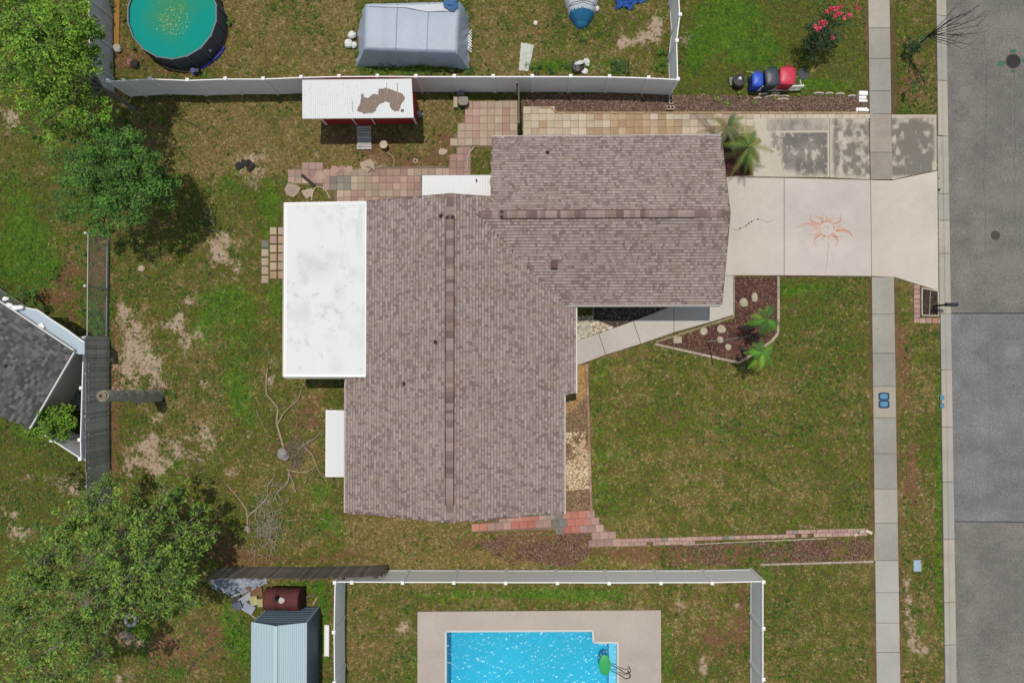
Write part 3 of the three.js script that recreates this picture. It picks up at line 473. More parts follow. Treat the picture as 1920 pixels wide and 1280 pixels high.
const RM = [[114, 77, 68], [94, 61, 54], [132, 96, 84], [78, 53, 46], [106, 69, 62], [152, 120, 102]];
const BM = [[128, 104, 90], [104, 80, 70], [146, 122, 106], [82, 62, 54], [166, 140, 120]];
let b = bed('mulch_bed', [[1378, 519], [1457, 519], [1457, 622], [1444, 639], [1385, 677], [1236, 644], [1378, 598]], [92, 62, 58]);
scatter('bark_chips', chipGeo, b, 5200, RM, { label: 'dark red bark chips covering the front flower bed', cat: 'mulch' });
b = bed('mulch_bed', [[1340, 258], [1411, 258], [1411, 330], [1340, 330]], [70, 46, 40]);
scatter('bark_chips', chipGeo, b, 2200, [[84, 52, 46], [66, 42, 36], [110, 66, 56]], { label: 'dark bark chips under the palms beside the garage', cat: 'mulch' });
b = bed('mulch_bed', [[981, 178], [1200, 178], [1400, 180], [1626, 180], [1626, 210], [1048, 210], [1034, 200], [981, 198]], [116, 92, 82]);
scatter('bark_chips', chipGeo, b, 9000, BM, { label: 'faded brown bark chips in the strip along the drive', cat: 'mulch' });
b = bed('mulch_bed', [[1727, 539], [1759, 548], [1759, 592], [1727, 592]], [64, 50, 46]);
scatter('bark_chips', chipGeo, b, 500, [[70, 52, 48], [96, 76, 68]], { label: 'dark bark chips inside the mailbox planter', cat: 'mulch' });
b = [[1230, 1020], [1400, 1016], [1630, 1008], [1634, 1050], [1425, 1056], [1250, 1062]];
scatter('bark_chips', chipGeo, b, 5200, [...RM, ...BM], { patch: 0.49, y: 0.03, label: 'dark red bark chips thinning out along the south edging', cat: 'mulch' });
b = [[960, 1000], [1108, 996], [1110, 1030], [1080, 1062], [960, 1060], [900, 1020]];
scatter('bark_chips', chipGeo, b, 4600, [...RM, ...BM], { patch: 0.47, y: 0.03, label: 'dark red bark chips scattered below the paver walk', cat: 'mulch' });
b = bed('gravel_bed', [[1060, 592], [1112, 592], [1112, 600], [1150, 613], [1120, 624], [1060, 645]], [150, 134, 110]);
scatter('white_pebbles', pebGeo, b, 900, [[224, 216, 200], [196, 186, 168], [170, 154, 132], [236, 230, 216]], { s: [0.05, 0.17], y: 0.03, label: 'white and tan pebbles filling the bed by the walkway', cat: 'pebbles' });
b = bed('shrub_bed', [[1112, 560], [1262, 560], [1262, 572], [1190, 601], [1150, 613], [1112, 598]], [84, 72, 60]);
scatter('dark_pebbles', pebGeo, b, 900, [[96, 90, 84], [70, 64, 60], [130, 124, 116]], { s: [0.04, 0.11], y: 0.028, label: 'dark pebbles in the bed under the wing eave', cat: 'pebbles' });
b = bed('straw_bed', [[1050, 684], [1098, 684], [1102, 800], [1104, 880], [1107, 964], [1040, 964]], [150, 126, 96]);
scatter('straw', new THREE.BoxGeometry(0.14, 0.006, 0.008), [[1060, 684], [1098, 684], [1100, 742], [1040, 800], [1040, 742]], 2600, [[214, 172, 104], [196, 150, 84], [226, 192, 126]], { label: 'golden pine straw on the bed beside the eave', cat: 'straw' });
scatter('bark_chips', chipGeo, [[1060, 740], [1100, 740], [1104, 860], [1106, 962], [1040, 962]], 3800, [[150, 120, 96], [120, 92, 72], [180, 152, 122], [98, 76, 60]], { label: 'faded chips on the strip beside the east wall', cat: 'mulch' });
scatter('white_pebbles', pebGeo, [[1056, 810], [1104, 810], [1106, 915], [1056, 920]], 1500, [[222, 204, 170], [202, 178, 140], [230, 218, 194], [180, 152, 116]], { s: [0.04, 0.13], patch: 0.46, y: 0.03, label: 'pale pebbles on the strip beside the east wall', cat: 'pebbles' });
{ // larger stones in the front bed
  const st = std(alb(206, 194, 172), 0.95, { map: T_GRAIN });
  const spots = [[1394, 568, 8, 'white lumpy stone in the mulch bed beside the triangular stone'], [1414, 558, 7, 'pale triangular stone in the mulch bed by the driveway'], [1319, 621, 7, 'round pale stone in the mulch bed by the walkway'], [1352, 617, 8, 'white wedge shaped stone in the mulch bed middle'], [1270, 637, 8, 'square pale stone at the narrow tip of the mulch bed'], [1351, 637, 6, 'mossy tan stone in the mulch bed near a palm trunk'], [1365, 650, 6, 'pale stone in the mulch bed nearest the front lawn edging']];
  spots.forEach(([px, py, r, l], i) => { const p = G(px, py), g = i === 2 ? new THREE.CylinderGeometry(r * PX, r * PX, 0.1, 14) : i === 4 ? frustum(0.42, 0.12, 0.36, 0.04) : rock(r * PX, 0.5, px); if (i === 1) g.scale(0.8, 1, 1.2); g.translate(p.x, i === 4 ? 0.01 : 0.06, p.z); lone('garden_stone', l, 'stone', g, st, V(p.x, 0.018, p.z), 'stones in the front mulch bed'); });
  for (const [px, py, r] of [[1092, 612, 7], [1100, 606, 6], [1106, 618, 6], [1088, 624, 5], [1098, 626, 5], [1120, 610, 4]]) { const p = G(px, py), g = rock(r * PX, 0.6, px * 3); g.translate(p.x, 0.07, p.z); lone('white_rock', 'white rock among the pebbles of the walkway bed', 'rock', g, std(alb(226, 218, 204), 0.95, { map: T_GRAIN }), V(p.x, 0.02, p.z), 'white rocks by the walkway'); }
  for (const [px, py, r] of [[1090, 835, 6], [1094, 828, 5], [1087, 842, 6], [1096, 845, 4], [1090, 865, 5], [1064, 898, 5], [1086, 908, 4], [1074, 900, 3]]) { const p = G(px, py), g = rock(r * PX, 0.55, px * 5 + py); g.translate(p.x, 0.06, p.z); lone('tan_rock', 'tan rock on the bare strip beside the east wall', 'rock', g, std(alb(222, 190, 156), 0.95, { map: T_GRAIN }), V(p.x, 0.02, p.z), 'tan rocks along the east wall'); }
}

// ---------------------------------------------------------------- the house
const mWall = std(alb(214, 206, 192), 0.9, { map: T_CONC }), mWhite = std(new THREE.Color().setRGB(0.74, 0.75, 0.76), 0.6), mGutter = std(alb(214, 216, 214), 0.5), mGlass = new THREE.MeshPhysicalMaterial({ color: 0x223038, roughness: 0.08, metalness: 0, clearcoat: 1 }), mDark = std(alb(46, 42, 40), 0.8);
const PITCH = 1 / 3, EAVE = 2.6;
const MX0 = -8.53, MX1 = 1.68, MZ0 = -7.0, MZ1 = 7.46, RX = -3.43, RY = EAVE + (RX - MX0) * PITCH, PX1 = 2.24, PZ0 = -2.18, PZ1 = 1.91;
const WZ0 = -10.07, WZ1 = -2.18, WX0 = -1.68, WX1 = 8.96, WRZ = -6.125, WRY = EAVE + (WRZ - WZ0) * PITCH;
const hMainW = (x) => RY - (RX - x) * PITCH, hMainE = (x) => RY - (x - RX) * PITCH, hWingN = z => WRY - (WRZ - z) * PITCH, hWingS = z => WRY - (z - WRZ) * PITCH;
const house = thing('house', 'single storey house with brown shingled cross gable roof', 'house', V(0, 0, 0));
const VX = RX + (RY - WRY) / PITCH;                          // where the wing ridge meets the main slope
const NXV = RX + (RY - hWingN(MZ0)) / PITCH;                 // north valley at the main rake
const slopes = [
  { pts: [[MX0, MZ0], [RX, MZ0], [RX, MZ1], [MX0, MZ1]], h: (x, z) => hMainW(x), along: 'z', down: -1 },
  { pts: [[RX, MZ0], [NXV, MZ0], [VX, WRZ], [MX1, PZ0], [PX1, PZ0], [PX1, PZ1], [MX1, PZ1], [MX1, MZ1], [RX, MZ1]], h: (x, z) => hMainE(x), along: 'z', down: 1 },
  { pts: [[WX0, WZ0], [WX1, WZ0], [WX1, WRZ], [VX, WRZ], [NXV, MZ0], [WX0, MZ0]], h: (x, z) => hWingN(z), along: 'x', down: -1 },
  { pts: [[VX, WRZ], [WX1, WRZ], [WX1, WZ1], [MX1, WZ1]], h: (x, z) => hWingS(z), along: 'x', down: 1 }];
const mDeck = std(alb(124, 108, 105), 0.95, { map: T_GRAIN });
const SHC = [[165, 150, 147], [159, 144, 141], [149, 133, 130], [140, 124, 121], [131, 115, 112], [161, 147, 137], [151, 136, 126], [169, 155, 152], [161, 146, 143]];
slopes.forEach((s, si) => {
  const sh = new THREE.Shape(s.pts.map(([x, z]) => new THREE.Vector2(x, -z)));
  const top = new THREE.ShapeGeometry(sh); top.rotateX(-Math.PI / 2);
  const p = top.attributes.position; for (let i = 0; i < p.count; i++) p.setY(i, s.h(p.getX(i), p.getZ(i)) - 0.004);
  const bot = top.clone(); const q = bot.attributes.position; for (let i = 0; i < q.count; i++) q.setY(i, q.getY(i) - 0.09); const ix = bot.index; for (let i = 0; i < ix.count; i += 3) { const a = ix.getX(i); ix.setX(i, ix.getX(i + 1)); ix.setX(i + 1, a); }
  top.computeVertexNormals(); bot.computeVertexNormals(); worldUV(top); worldUV(bot);
  const slope = obj('roof_slope', [top, bot], mDeck, house);
  // shingle tabs, course by course
  const EXP = 0.142, cosP = 1 / Math.hypot(1, PITCH), step = EXP * cosP; const list = [];
  const xs = s.pts.map(k => k[0]), zs = s.pts.map(k => k[1]); const lo = s.along === 'z' ? Math.min(...xs) : Math.min(...zs), hi = s.along === 'z' ? Math.max(...xs) : Math.max(...zs), a0 = s.along === 'z' ? Math.min(...zs) : Math.min(...xs), a1 = s.along === 'z' ? Math.max(...zs) : Math.max(...xs);
  const n = Math.ceil((hi - lo) / step);
  for (let c = 0; c < n; c++) {
    const u = s.down > 0 ? hi - (c + 0.5) * step : lo + (c + 0.5) * step; let t = a0 - R() * 0.3;
    while (t < a1) { const w = pick([0.08, 0.1, 0.12, 0.15, 0.19]); const m = t + w / 2; const x = s.along === 'z' ? u : m, z = s.along === 'z' ? m : u; if (m - w / 2 > a0 - 0.02 && m + w / 2 < a1 + 0.02 && inPoly(s.pts, x, z)) list.push([x, z, w]); t += w; }
  }
  const tab = new THREE.BoxGeometry(1, 0.016, EXP * 0.84);
  const im = new THREE.InstancedMesh(tab, std(0xffffff, 0.95, { bumpMap: T_FINE, bumpScale: 0.002 }), list.length), M = new THREE.Matrix4(), Q = new THREE.Quaternion(), col = new THREE.Color();
  const tilt = Math.atan(PITCH) - 0.07;
  list.forEach(([x, z, w], i) => {
    if (s.along === 'z') Q.setFromEuler(new THREE.Euler(0, s.down > 0 ? Math.PI / 2 : -Math.PI / 2, 0)); else Q.setFromEuler(new THREE.Euler(0, s.down > 0 ? 0 : Math.PI, 0));
    Q.multiply(new THREE.Quaternion().setFromEuler(new THREE.Euler(tilt, 0, 0)));
    const thick = R() < 0.45 ? 1.5 : 0.8;
    M.compose(V(x, s.h(x, z) + 0.010 + (thick > 1 ? 0.006 : 0), z), Q, V(w - 0.003, thick, 1)); im.setMatrixAt(i, M);
    const big = fbm(x * 0.35 + si * 9, z * 0.35, 3, 3); const A = albA(...(thick > 1 ? pick([SHC[0], SHC[1], SHC[7], SHC[8], SHC[5]]) : pick([SHC[2], SHC[3], SHC[4], SHC[6], SHC[1]]))); const v = rr(0.93, 1.07) * (0.94 + 0.12 * big); col.setRGB(A[0] * v, A[1] * v, A[2] * v); im.setColorAt(i, col);
  });
  im.name = 'shingles'; im.userData.kind = 'stuff'; slope.add(im);
});
{ // ridge vents and ridge caps
  const capG = []; for (const L of [0.16, 0.22, 0.28, 0.34]) { const g = new THREE.BufferGeometry(); const w = 0.165, d = w * PITCH, t = 0.014, P = []; const a = [[-w, -d], [0, 0], [w, -d], [w, -d - t], [0, -t], [-w, -d - t]]; for (let i = 0; i < 6; i++) { const j = (i + 1) % 6; const A = a[i], B = a[j]; P.push(A[0], A[1], 0, A[0], A[1], L, B[0], B[1], 0, B[0], B[1], 0, A[0], A[1], L, B[0], B[1], L); } for (const z of [0, L]) for (const [i, j, k] of [[0, 1, 4], [0, 4, 5], [1, 2, 3], [1, 3, 4]]) { const T = z ? [i, k, j] : [i, j, k]; for (const n of T) P.push(a[n][0], a[n][1], z); } g.setAttribute('position', new THREE.Float32BufferAttribute(P, 3)); g.computeVertexNormals(); worldUV(g); capG.push([L, g]); }
  const cm = [[176, 156, 151], [154, 134, 129], [134, 114, 109], [164, 142, 130], [184, 165, 160], [146, 126, 123]].map(c => std(alb(...c), 0.95, { map: T_GRAIN }));
  const run = (P0, P1, vent0, vent1, ry, h) => { let t = 0; const L = P0.distanceTo(P1), dir = P1.clone().sub(P0).normalize(); while (t < L - 0.33) { const [l, g] = pick(capG); const p = P0.clone().addScaledVector(dir, t); const raised = t > vent0 && t < vent1; p.y = h + (raised ? 0.075 : 0.03) + R() * 0.006; objAt('ridge_cap', g, pick(cm), house, p, { y: ry }); t += l; } };
  run(V(RX, 0, MZ0), V(RX, 0, MZ1), 1.0, 13.75, 0, RY); run(V(VX - 0.1, 0, WRZ), V(WX1, 0, WRZ), 1.1, 9.75, Math.PI / 2, WRY);
  const mv = std(alb(52, 42, 40), 0.9);
  obj('ridge_vent', [bx(0.40, 0.09, 12.7, RX, RY - 0.03, MZ0 + 7.36)], mv, house); obj('ridge_vent', [bx(8.6, 0.09, 0.40, VX + 5.35, WRY - 0.03, WRZ)], mv, house);
}
{ // fascia, gutters, soffit edges, walls
  const d = (a, c, w = 0.03, h = 0.16) => beam(a, c, w, h), f = EAVE - 0.12;
  for (const [a, c] of [[V(MX0 - .015, f, MZ0), V(MX0 - .015, f, MZ1)], [V(MX1 + .015, f, PZ1), V(MX1 + .015, f, MZ1)], [V(PX1 + .015, f - .17, PZ0), V(PX1 + .015, f - .17, PZ1)], [V(WX0, f, WZ0 - .015), V(WX1, f, WZ0 - .015)], [V(MX1 + 0.02, f, WZ1 + .015), V(WX1, f, WZ1 + .015)]]) obj('fascia_board', d(a, c), mWhite, house);
  const rk = (a, c) => obj('rake_board', beam(a, c, 0.03, 0.15), mWhite, house);
  rk(V(MX0, f, MZ1 - .02), V(RX, RY - .12, MZ1 - .02)); rk(V(RX, RY - .12, MZ1 - .02), V(MX1, f, MZ1 - .02)); rk(V(MX0, f, MZ0 + .02), V(RX, RY - .12, MZ0 + .02)); rk(V(RX, RY - .12, MZ0 + .02), V(NXV, hMainE(NXV) - .12, MZ0 + .02)); rk(V(WX1 - .02, f, WZ0), V(WX1 - .02, WRY - .12, WRZ)); rk(V(WX1 - .02, WRY - .12, WRZ), V(WX1 - .02, f, WZ1)); rk(V(WX0 + .02, f, WZ0), V(WX0 + .02, hWingN(MZ0) - .12, MZ0));
  const gut = (a, c) => obj('gutter', [beam(a, c, 0.06, 0.02), beam(a.clone().add(V(0, .05, 0)), c.clone().add(V(0, .05, 0)), 0.012, 0.1)], std(alb(186, 186, 182), .6), house);
  gut(V(MX1 + 0.4, EAVE - 0.12, WZ1 + 0.06), V(WX1 - 0.05, EAVE - 0.12, WZ1 + 0.06)); gut(V(PX1 + 0.045, EAVE - 0.3, PZ0 + 0.1), V(PX1 + 0.045, EAVE - 0.3, PZ1)); gut(V(MX1 + 0.045, EAVE - 0.12, PZ1 + 0.05), V(MX1 + 0.045, EAVE - 0.12, MZ1)); gut(V(MX0 - 0.045, EAVE - 0.12, 1.4), V(MX0 - 0.045, EAVE - 0.12, MZ1));
  const o = 0.45, gable = (x0, x1, z, ridge, base, hr) => { const s = new THREE.Shape([new THREE.Vector2(x0, 0), new THREE.Vector2(x1, 0), new THREE.Vector2(x1, base), new THREE.Vector2(ridge, hr), new THREE.Vector2(x0, base)]); const g = new THREE.ExtrudeGeometry(s, { depth: 0.18, bevelEnabled: false }); g.translate(0, 0, z); return g; };
  const eb = EAVE - 0.12 + o * PITCH;
  obj('wall', gable(MX0 + o, MX1 - o, MZ1 - o - .18, RX, eb, RY - 0.16), mWall, house); obj('wall', gable(MX0 + o, MX1 - o, MZ0 + o, RX, eb, RY - 0.16), mWall, house);
  obj('wall', bx(0.18, eb - 0.02, MZ1 - MZ0 - 2 * o - .36, MX0 + o + .09, (eb - 0.02) / 2, (MZ0 + MZ1) / 2), mWall, house); obj('wall', bx(0.18, eb - 0.02, MZ1 - WZ1 - o - .2, MX1 - o - .09, (eb - 0.02) / 2, (MZ1 - o - .2 + WZ1) / 2), mWall, house);
  { const g = gable(WZ0 + o, WZ1 - o, 0, WRZ, eb, WRY - 0.16); g.rotateY(-Math.PI / 2); g.translate(WX1 - o, 0, 0); obj('wall', g, mWall, house); }
  obj('wall', bx(WX1 - WX0 - 2 * o - .2, eb - .02, 0.18, (WX0 + WX1) / 2 - .1, (eb - .02) / 2, WZ0 + o + .09), mWall, house); obj('wall', bx(WX1 - MX1 - o - .2, eb - .02, 0.18, (MX1 + WX1 - o - .2) / 2, (eb - .02) / 2, WZ1 - o - .09), mWall, house); obj('wall', bx(0.18, eb - .02, MZ0 - WZ0 - o, WX0 + o + .09, (eb - .02) / 2, (WZ0 + o + MZ0) / 2 + .2), mWall, house);
  // openings below the eaves
  const gd = obj('garage_door', bx(0.06, 2.1, 4.8, WX1 - o + .04, 1.09, WRZ), mWhite, house); for (let k = 0; k < 3; k++) obj('door_panel', bx(0.02, 0.03, 4.7, WX1 - o + .08, 0.55 + k * 0.53, WRZ), mGutter, gd);
  const win = (x, z, alongX, w) => { const f = obj('window_frame', alongX ? bx(w + .14, 1.25, 0.06, x, 1.5, z) : bx(0.06, 1.25, w + .14, x, 1.5, z), mWhite, house); obj('pane', alongX ? bx(w, 1.1, 0.08, x, 1.5, z) : bx(0.08, 1.1, w, x, 1.5, z), mGlass, f); };
  win(4, WZ0 + o - .02, true, 1.4); win(6.5, WZ1 - o + .02, true, 1.6); win(MX1 - o + .02, 4.3, false, 1.8); win(MX0 + o - .02, 4.3, false, 2.2); win(-6, MZ1 - o + .01, true, 1.2); win(-1, MZ1 - o + .01, true, 1.2);
  obj('front_door', bx(0.06, 2.05, 0.95, MX1 - o + .03, 1.08, -0.9), std(alb(110, 60, 50), 0.6), house);
  for (const z of [PZ0 + 2.3, PZ1 - 0.15]) obj('porch_post', bx(0.12, EAVE - 0.34, 0.12, PX1 - 0.2, (EAVE - 0.34) / 2, z), mWhite, house);
  HARD.push([[MX0 + .5, MZ0 + .5], [MX1 - .5, MZ0 + .5], [MX1 - .5, MZ1 - .5], [MX0 + .5, MZ1 - .5]], [[WX0 + .5, WZ0 + .5], [WX1 - .5, WZ0 + .5], [WX1 - .5, WZ1 - .5], [WX0 + .5, WZ1 - .5]]);
  // box vent, plumbing pipes
  const vx = G(1039, 496, 3.15); obj('roof_vent', [bx(0.3, 0.12, 0.34, vx.x, hWingS(vx.z) + 0.09, vx.z, 0, 0.12)], std(alb(92, 66, 64), 0.7), house);
  obj('roof_vent', [bx(0.3, 0.14, 0.05, vx.x, hWingS(vx.z + .2) + 0.07, vx.z + .19)], mDark, house);
  for (const [px, py, hh] of [[827, 404, 4.1], [817, 641, 4.0], [758, 719, 3.5], [1027, 284, 3.0]]) { const p = G(px, py, hh + 0.1), y = p.x < RX ? hMainW(p.x) : hWingN(p.z); obj('vent_pipe', [cyl(0.035, 0.035, 0.3, p.x, y - 0.02, p.z, 10), cyl(0.11, 0.05, 0.05, p.x, y + 0.01, p.z, 10)], mDark, house); }
}
const roofWhiteTex = (() => {                                 // ponding stains on the white flat roof
  const W = 512, H = 1024; return dtex(W, H, (i, j) => { const u = i / W, v = 1 - j / H, x = u * 3.9, z = v * 8;
    const n = fbm(x * 1.2, z * 1.2, 5, 71), m = fbm(x * 4, z * 4, 4, 72), str = fbm(x * 6, z * 0.8, 4, 75), arc = Math.abs(z - 3.95 - 0.35 * Math.sin(x * 1.1 + 0.4) - (n - 0.5) * 0.5);
    let d = 0.16 * sstep(0.5, 0.8, n) + 0.30 * Math.exp(-(((x - 1.6) / 0.75) ** 2 + ((z - 3.0) / 0.45) ** 2)) * (0.4 + m) + 0.30 * Math.exp(-((arc / 0.06) ** 2)) * sstep(0.4, 0.6, m) + 0.2 * Math.exp(-(((x - 2.2) / 0.7) ** 2 + ((z - 5.2 - x * 0.1) / 0.8) ** 2)) * sstep(0.42, 0.7, m) * 1.6;
    d += 0.22 * sstep(0.55, 0.72, m) * sstep(0.55, 0.72, fbm(x * 1.7 + 8, z * 1.7, 3, 74)) + 0.16 * sstep(0.56, 0.76, str) * sstep(2.2, 2.9, x) * sstep(3, 1.2, z);
    const c = mix3(albA(229, 235, 238), albA(140, 148, 147), clamp(d * 1.05)); return c; }, { wrap: THREE.ClampToEdgeWrapping });
})();
{ // flat roofed back room
  const x0 = -11.30, x1 = -7.44, z0 = -6.92, z1 = 1.10, y = 3.03, yl = 2.86;
  const g = new THREE.PlaneGeometry(x1 - x0 - 0.16, z1 - z0 - 0.16, 1, 1); g.rotateX(-Math.PI / 2); g.rotateZ(Math.atan2(y - yl, x1 - x0)); g.translate((x0 + x1) / 2 + .02, (y + yl) / 2 + 0.05, (z0 + z1) / 2);
  const slopeAng = Math.atan2(y - yl, x1 - x0);
  const core = bx(x1 - x0, 0.09, z1 - z0, 0, 0, 0); core.rotateZ(slopeAng); core.translate((x0 + x1) / 2, (y + yl) / 2, (z0 + z1) / 2);
  const fr = obj('flat_roof', core, mWhite, house); obj('roof_membrane', g, new THREE.MeshStandardMaterial({ map: roofWhiteTex, roughness: 0.75 }), fr);
  for (const [w, d, x, z] of [[0.08, z1 - z0 + 0.06, x0 + 0.02, (z0 + z1) / 2], [x1 - x0, 0.09, (x0 + x1) / 2, z1], [x1 - x0, 0.06, (x0 + x1) / 2, z0]]) { const e = bx(w, 0.13, d, 0, 0, 0); if (w > 1) e.rotateZ(slopeAng); e.translate(x, (w > 1 ? (y + yl) / 2 : yl) + 0.01, z); obj('roof_edge_trim', e, mWhite, fr); }
  obj('gutter', [bx(0.11, 0.1, z1 - z0 + .1, x0 - 0.07, yl - 0.1, (z0 + z1) / 2), bx(x1 - x0 - .3, 0.07, 0.1, (x0 + x1) / 2 - .15, yl - 0.1, z1 + 0.08)], std(alb(168, 166, 160), 0.6), house);
  obj('wall', bx(0.15, 2.68, z1 - z0 - 0.9, x0 + 0.55, 1.34, (z0 + z1) / 2), mWall, house); obj('wall', bx(3.0, 2.7, 0.15, x0 + 0.55 + 1.6, 1.35, z1 - 0.5), mWall, house); obj('wall', bx(3.0, 2.7, 0.15, x0 + 0.55 + 1.6, 1.35, z0 + 0.5), mWall, house);
  for (let k = 0; k < 4; k++) { const fm = obj('window_frame', bx(0.05, 1.5, 1.5, x0 + 0.46, 1.5, z0 + 1.4 + k * 1.72), mWhite, house); obj('pane', bx(0.06, 1.36, 1.36, x0 + 0.452, 1.5, z0 + 1.4 + k * 1.72), mGlass, fm); }
  HARD.push([[x0 + .5, z0 + .3], [x1, z0 + .3], [x1, z1 - .4], [x0 + .5, z1 - .4]]);
  // ribbed white metal awnings
  const rib = (name, ax0, ax1, az0, az1, yy, along, slope) => {
    const w = ax1 - ax0, dd = az1 - az0, pos = []; const N = Math.round((along === 'z' ? w : dd) / 0.076); const prof = [[0, 0], [0.3, 0], [0.38, 0.016], [0.62, 0.016], [0.7, 0], [1, 0]];
    const line = []; for (let k = 0; k < N; k++) for (const [t, hh] of prof.slice(0, 5)) line.push([(k + t) / N, hh]); line.push([1, 0]);
    for (let k = 0; k < line.length - 1; k++) { const [t0, h0] = line[k], [t1, h1] = line[k + 1]; const P = (t, e, h) => along === 'z' ? [ax0 + t * w, yy + h + slope * e, az0 + e * dd] : [ax0 + e * w, yy + h + slope * e, az0 + t * dd]; const a = P(t0, 0, h0), bq = P(t1, 0, h1), c = P(t0, 1, h0), d = P(t1, 1, h1); if (along === 'z') pos.push(...a, ...c, ...bq, ...bq, ...c, ...d); else pos.push(...a, ...bq, ...c, ...bq, ...d, ...c); }
    const g = new THREE.BufferGeometry(); g.setAttribute('position', new THREE.Float32BufferAttribute(pos, 3)); g.computeVertexNormals(); worldUV(g);
    const m = obj(name, g, std(alb(228, 232, 236), 0.55, { side: THREE.DoubleSide }), house);
    obj('awning_frame', along === 'z' ? [bx(w, 0.08, 0.05, (ax0 + ax1) / 2, yy - 0.045, az0 + .03), bx(0.05, 0.08, dd - .1, ax0 + .03, yy - .045, (az0 + az1) / 2), bx(0.05, 0.08, dd - .1, ax1 - .03, yy - .045, (az0 + az1) / 2)] : [bx(0.05, 0.08, dd, ax0 + .03, yy - .03, (az0 + az1) / 2), bx(w - .1, 0.06, 0.05, (ax0 + ax1) / 2, yy - .04 + slope / 2, az0 + .03), bx(w - .1, 0.06, 0.05, (ax0 + ax1) / 2, yy - .04 + slope / 2, az1 - .03)], mWhite, m); return m;
  };
  const aw = rib('porch_awning', -4.96, -1.72, -8.27, -6.45, 2.55, 'z', 0.1);
  for (const x of [-4.8, -1.9]) obj('awning_post', bx(0.07, 2.5, 0.07, x, 1.25, -8.1), mWhite, aw);
  const pp = G(893, 337, 2.75); obj('vent_pipe', cyl(0.035, 0.035, 0.25, pp.x, 2.55, pp.z, 8), mDark, aw);
  rib('window_awning', -9.55, -8.3, 2.73, 5.86, 2.26, 'x', 0.18);
}

// ---------------------------------------------------------------- fences
const mVinyl = std(new THREE.Color().setRGB(0.76, 0.78, 0.8), 0.5);
const capGeo = (() => { const g = new THREE.ConeGeometry(0.115, 0.07, 4); g.rotateY(Math.PI / 4); g.translate(0, 0.05, 0); const s = new THREE.BoxGeometry(0.16, 0.03, 0.16); return mergeGeometries([s.toNonIndexed(), g.toNonIndexed()]); })();
function vinylFence(t, runs, H, o = {}) {
  const postG = new THREE.BoxGeometry(0.127, H + 0.06, 0.127), mat = o.mat || mVinyl;
  for (const run of runs) {
    const P = run.map(([px, py]) => { const p = G(px, py, H); p.y = 0; return p; });
    P.forEach((p, i) => { if (i === 0 && run.noFirst) return; const q = objAt('post', postG, mat, t, V(p.x, (H + 0.06) / 2, p.z)); objAt('post_cap', capGeo, mat, q, V(p.x, H + 0.075, p.z)); });
    for (let i = 0; i < P.length - 1; i++) {
      const a = P[i], c = P[i + 1], L = a.distanceTo(c) - 0.127, ry = Math.atan2(-(c.z - a.z), c.x - a.x), m = a.clone().add(c).multiplyScalar(0.5);
      const G0 = (w, h, d, y) => { const g = bx(w, h, d, 0, y, 0, ry); g.translate(m.x, 0, m.z); return g; };
      const pan = obj('panel', G0(L, H - 0.28, 0.022, (H - 0.28) / 2 + 0.16), o.pmat || mat, t);
      obj('rail', G0(L, 0.14, 0.045, H - 0.07), mat, t); obj('rail', G0(L, 0.14, 0.045, 0.11), mat, t);
      if (o.grooves) { const n = Math.round(L / 0.28); for (let k = 1; k < n; k++) { const g = bx(0.012, H - 0.32, 0.03, -L / 2 + k * L / n, (H - 0.32) / 2 + 0.18, 0); g.rotateY(ry); g.translate(m.x, 0, m.z); obj('board_joint', g, mat, pan); } }
    }
  }
}
{
  const nRun = [[204, 152], [232, 151], [281, 148], [352, 150.5], [423, 148], [494, 148], [565, 145], [636, 143.5], [708, 143], [780, 143.5], [852, 143.5], [925, 143.5], [998, 143.5], [1070, 143.5], [1143, 144], [1216, 146], [1271, 149]];
  const eRun = [[1271, 149], [1269, 77], [1275, 28], [1271, -30], [1270, -102], [1269, -175]]; eRun.noFirst = true;
  const t = thing('vinyl_fence', 'long white vinyl privacy fence behind the red shed', 'fence', V(0, 0, -13)); vinylFence(t, [nRun, eRun], 1.83);
  const sRun = [[628, 1091], [660, 1091], [755, 1091.5], [851, 1091.5], [948, 1092], [1045, 1092], [1142, 1092.5], [1239, 1092], [1335, 1092], [1431, 1090]];
  const wRun = [[628, 1091], [626, 1184], [627, 1279], [627, 1375], [627, 1470]], e2 = [[1431, 1090], [1431, 1177], [1431, 1272], [1431, 1368], [1431, 1465]]; wRun.noFirst = e2.noFirst = true;
  const t2 = thing('vinyl_fence', 'white vinyl privacy fence enclosing the yard with the turquoise swimming pool', 'fence', V(0, 0, 11)); vinylFence(t2, [sRun, wRun, e2], 1.75);
  const t3 = thing('vinyl_fence', 'white vinyl fence corner beside the dark roofed western house', 'fence', V(-21, 0, 3)); const a = [[156, 634], [153, 727], [150, 824], [151, 860]], c = [[151, 860], [97, 825], [40, 788]]; c.noFirst = true; vinylFence(t3, [a, c], 1.83);
  // grey weathered panels beside the round pool
  const t4 = thing('weathered_fence', 'grey weathered panel fence beside the green round pool', 'fence', V(-20.5, 0, -16)); vinylFence(t4, [[[166, -150], [166, -75], [166, -2], [166, 58], [167, 118], [170, 150]]], 1.83, { mat: std(alb(236, 240, 240), 0.8, { map: T_GRAIN }), pmat: std(alb(232, 238, 242), 0.85, { map: T_GRAIN }) });
}
const WOODG = [[216, 218, 216], [202, 204, 202], [226, 228, 224], [192, 194, 192], [208, 208, 202]].map(c => std(alb(...c), 0.95, { map: T_FINE }));
const WOODB = [[150, 140, 132], [136, 126, 120], [164, 154, 144], [126, 116, 110], [142, 134, 124]].map(c => std(alb(...c), 0.95, { map: T_FINE }));
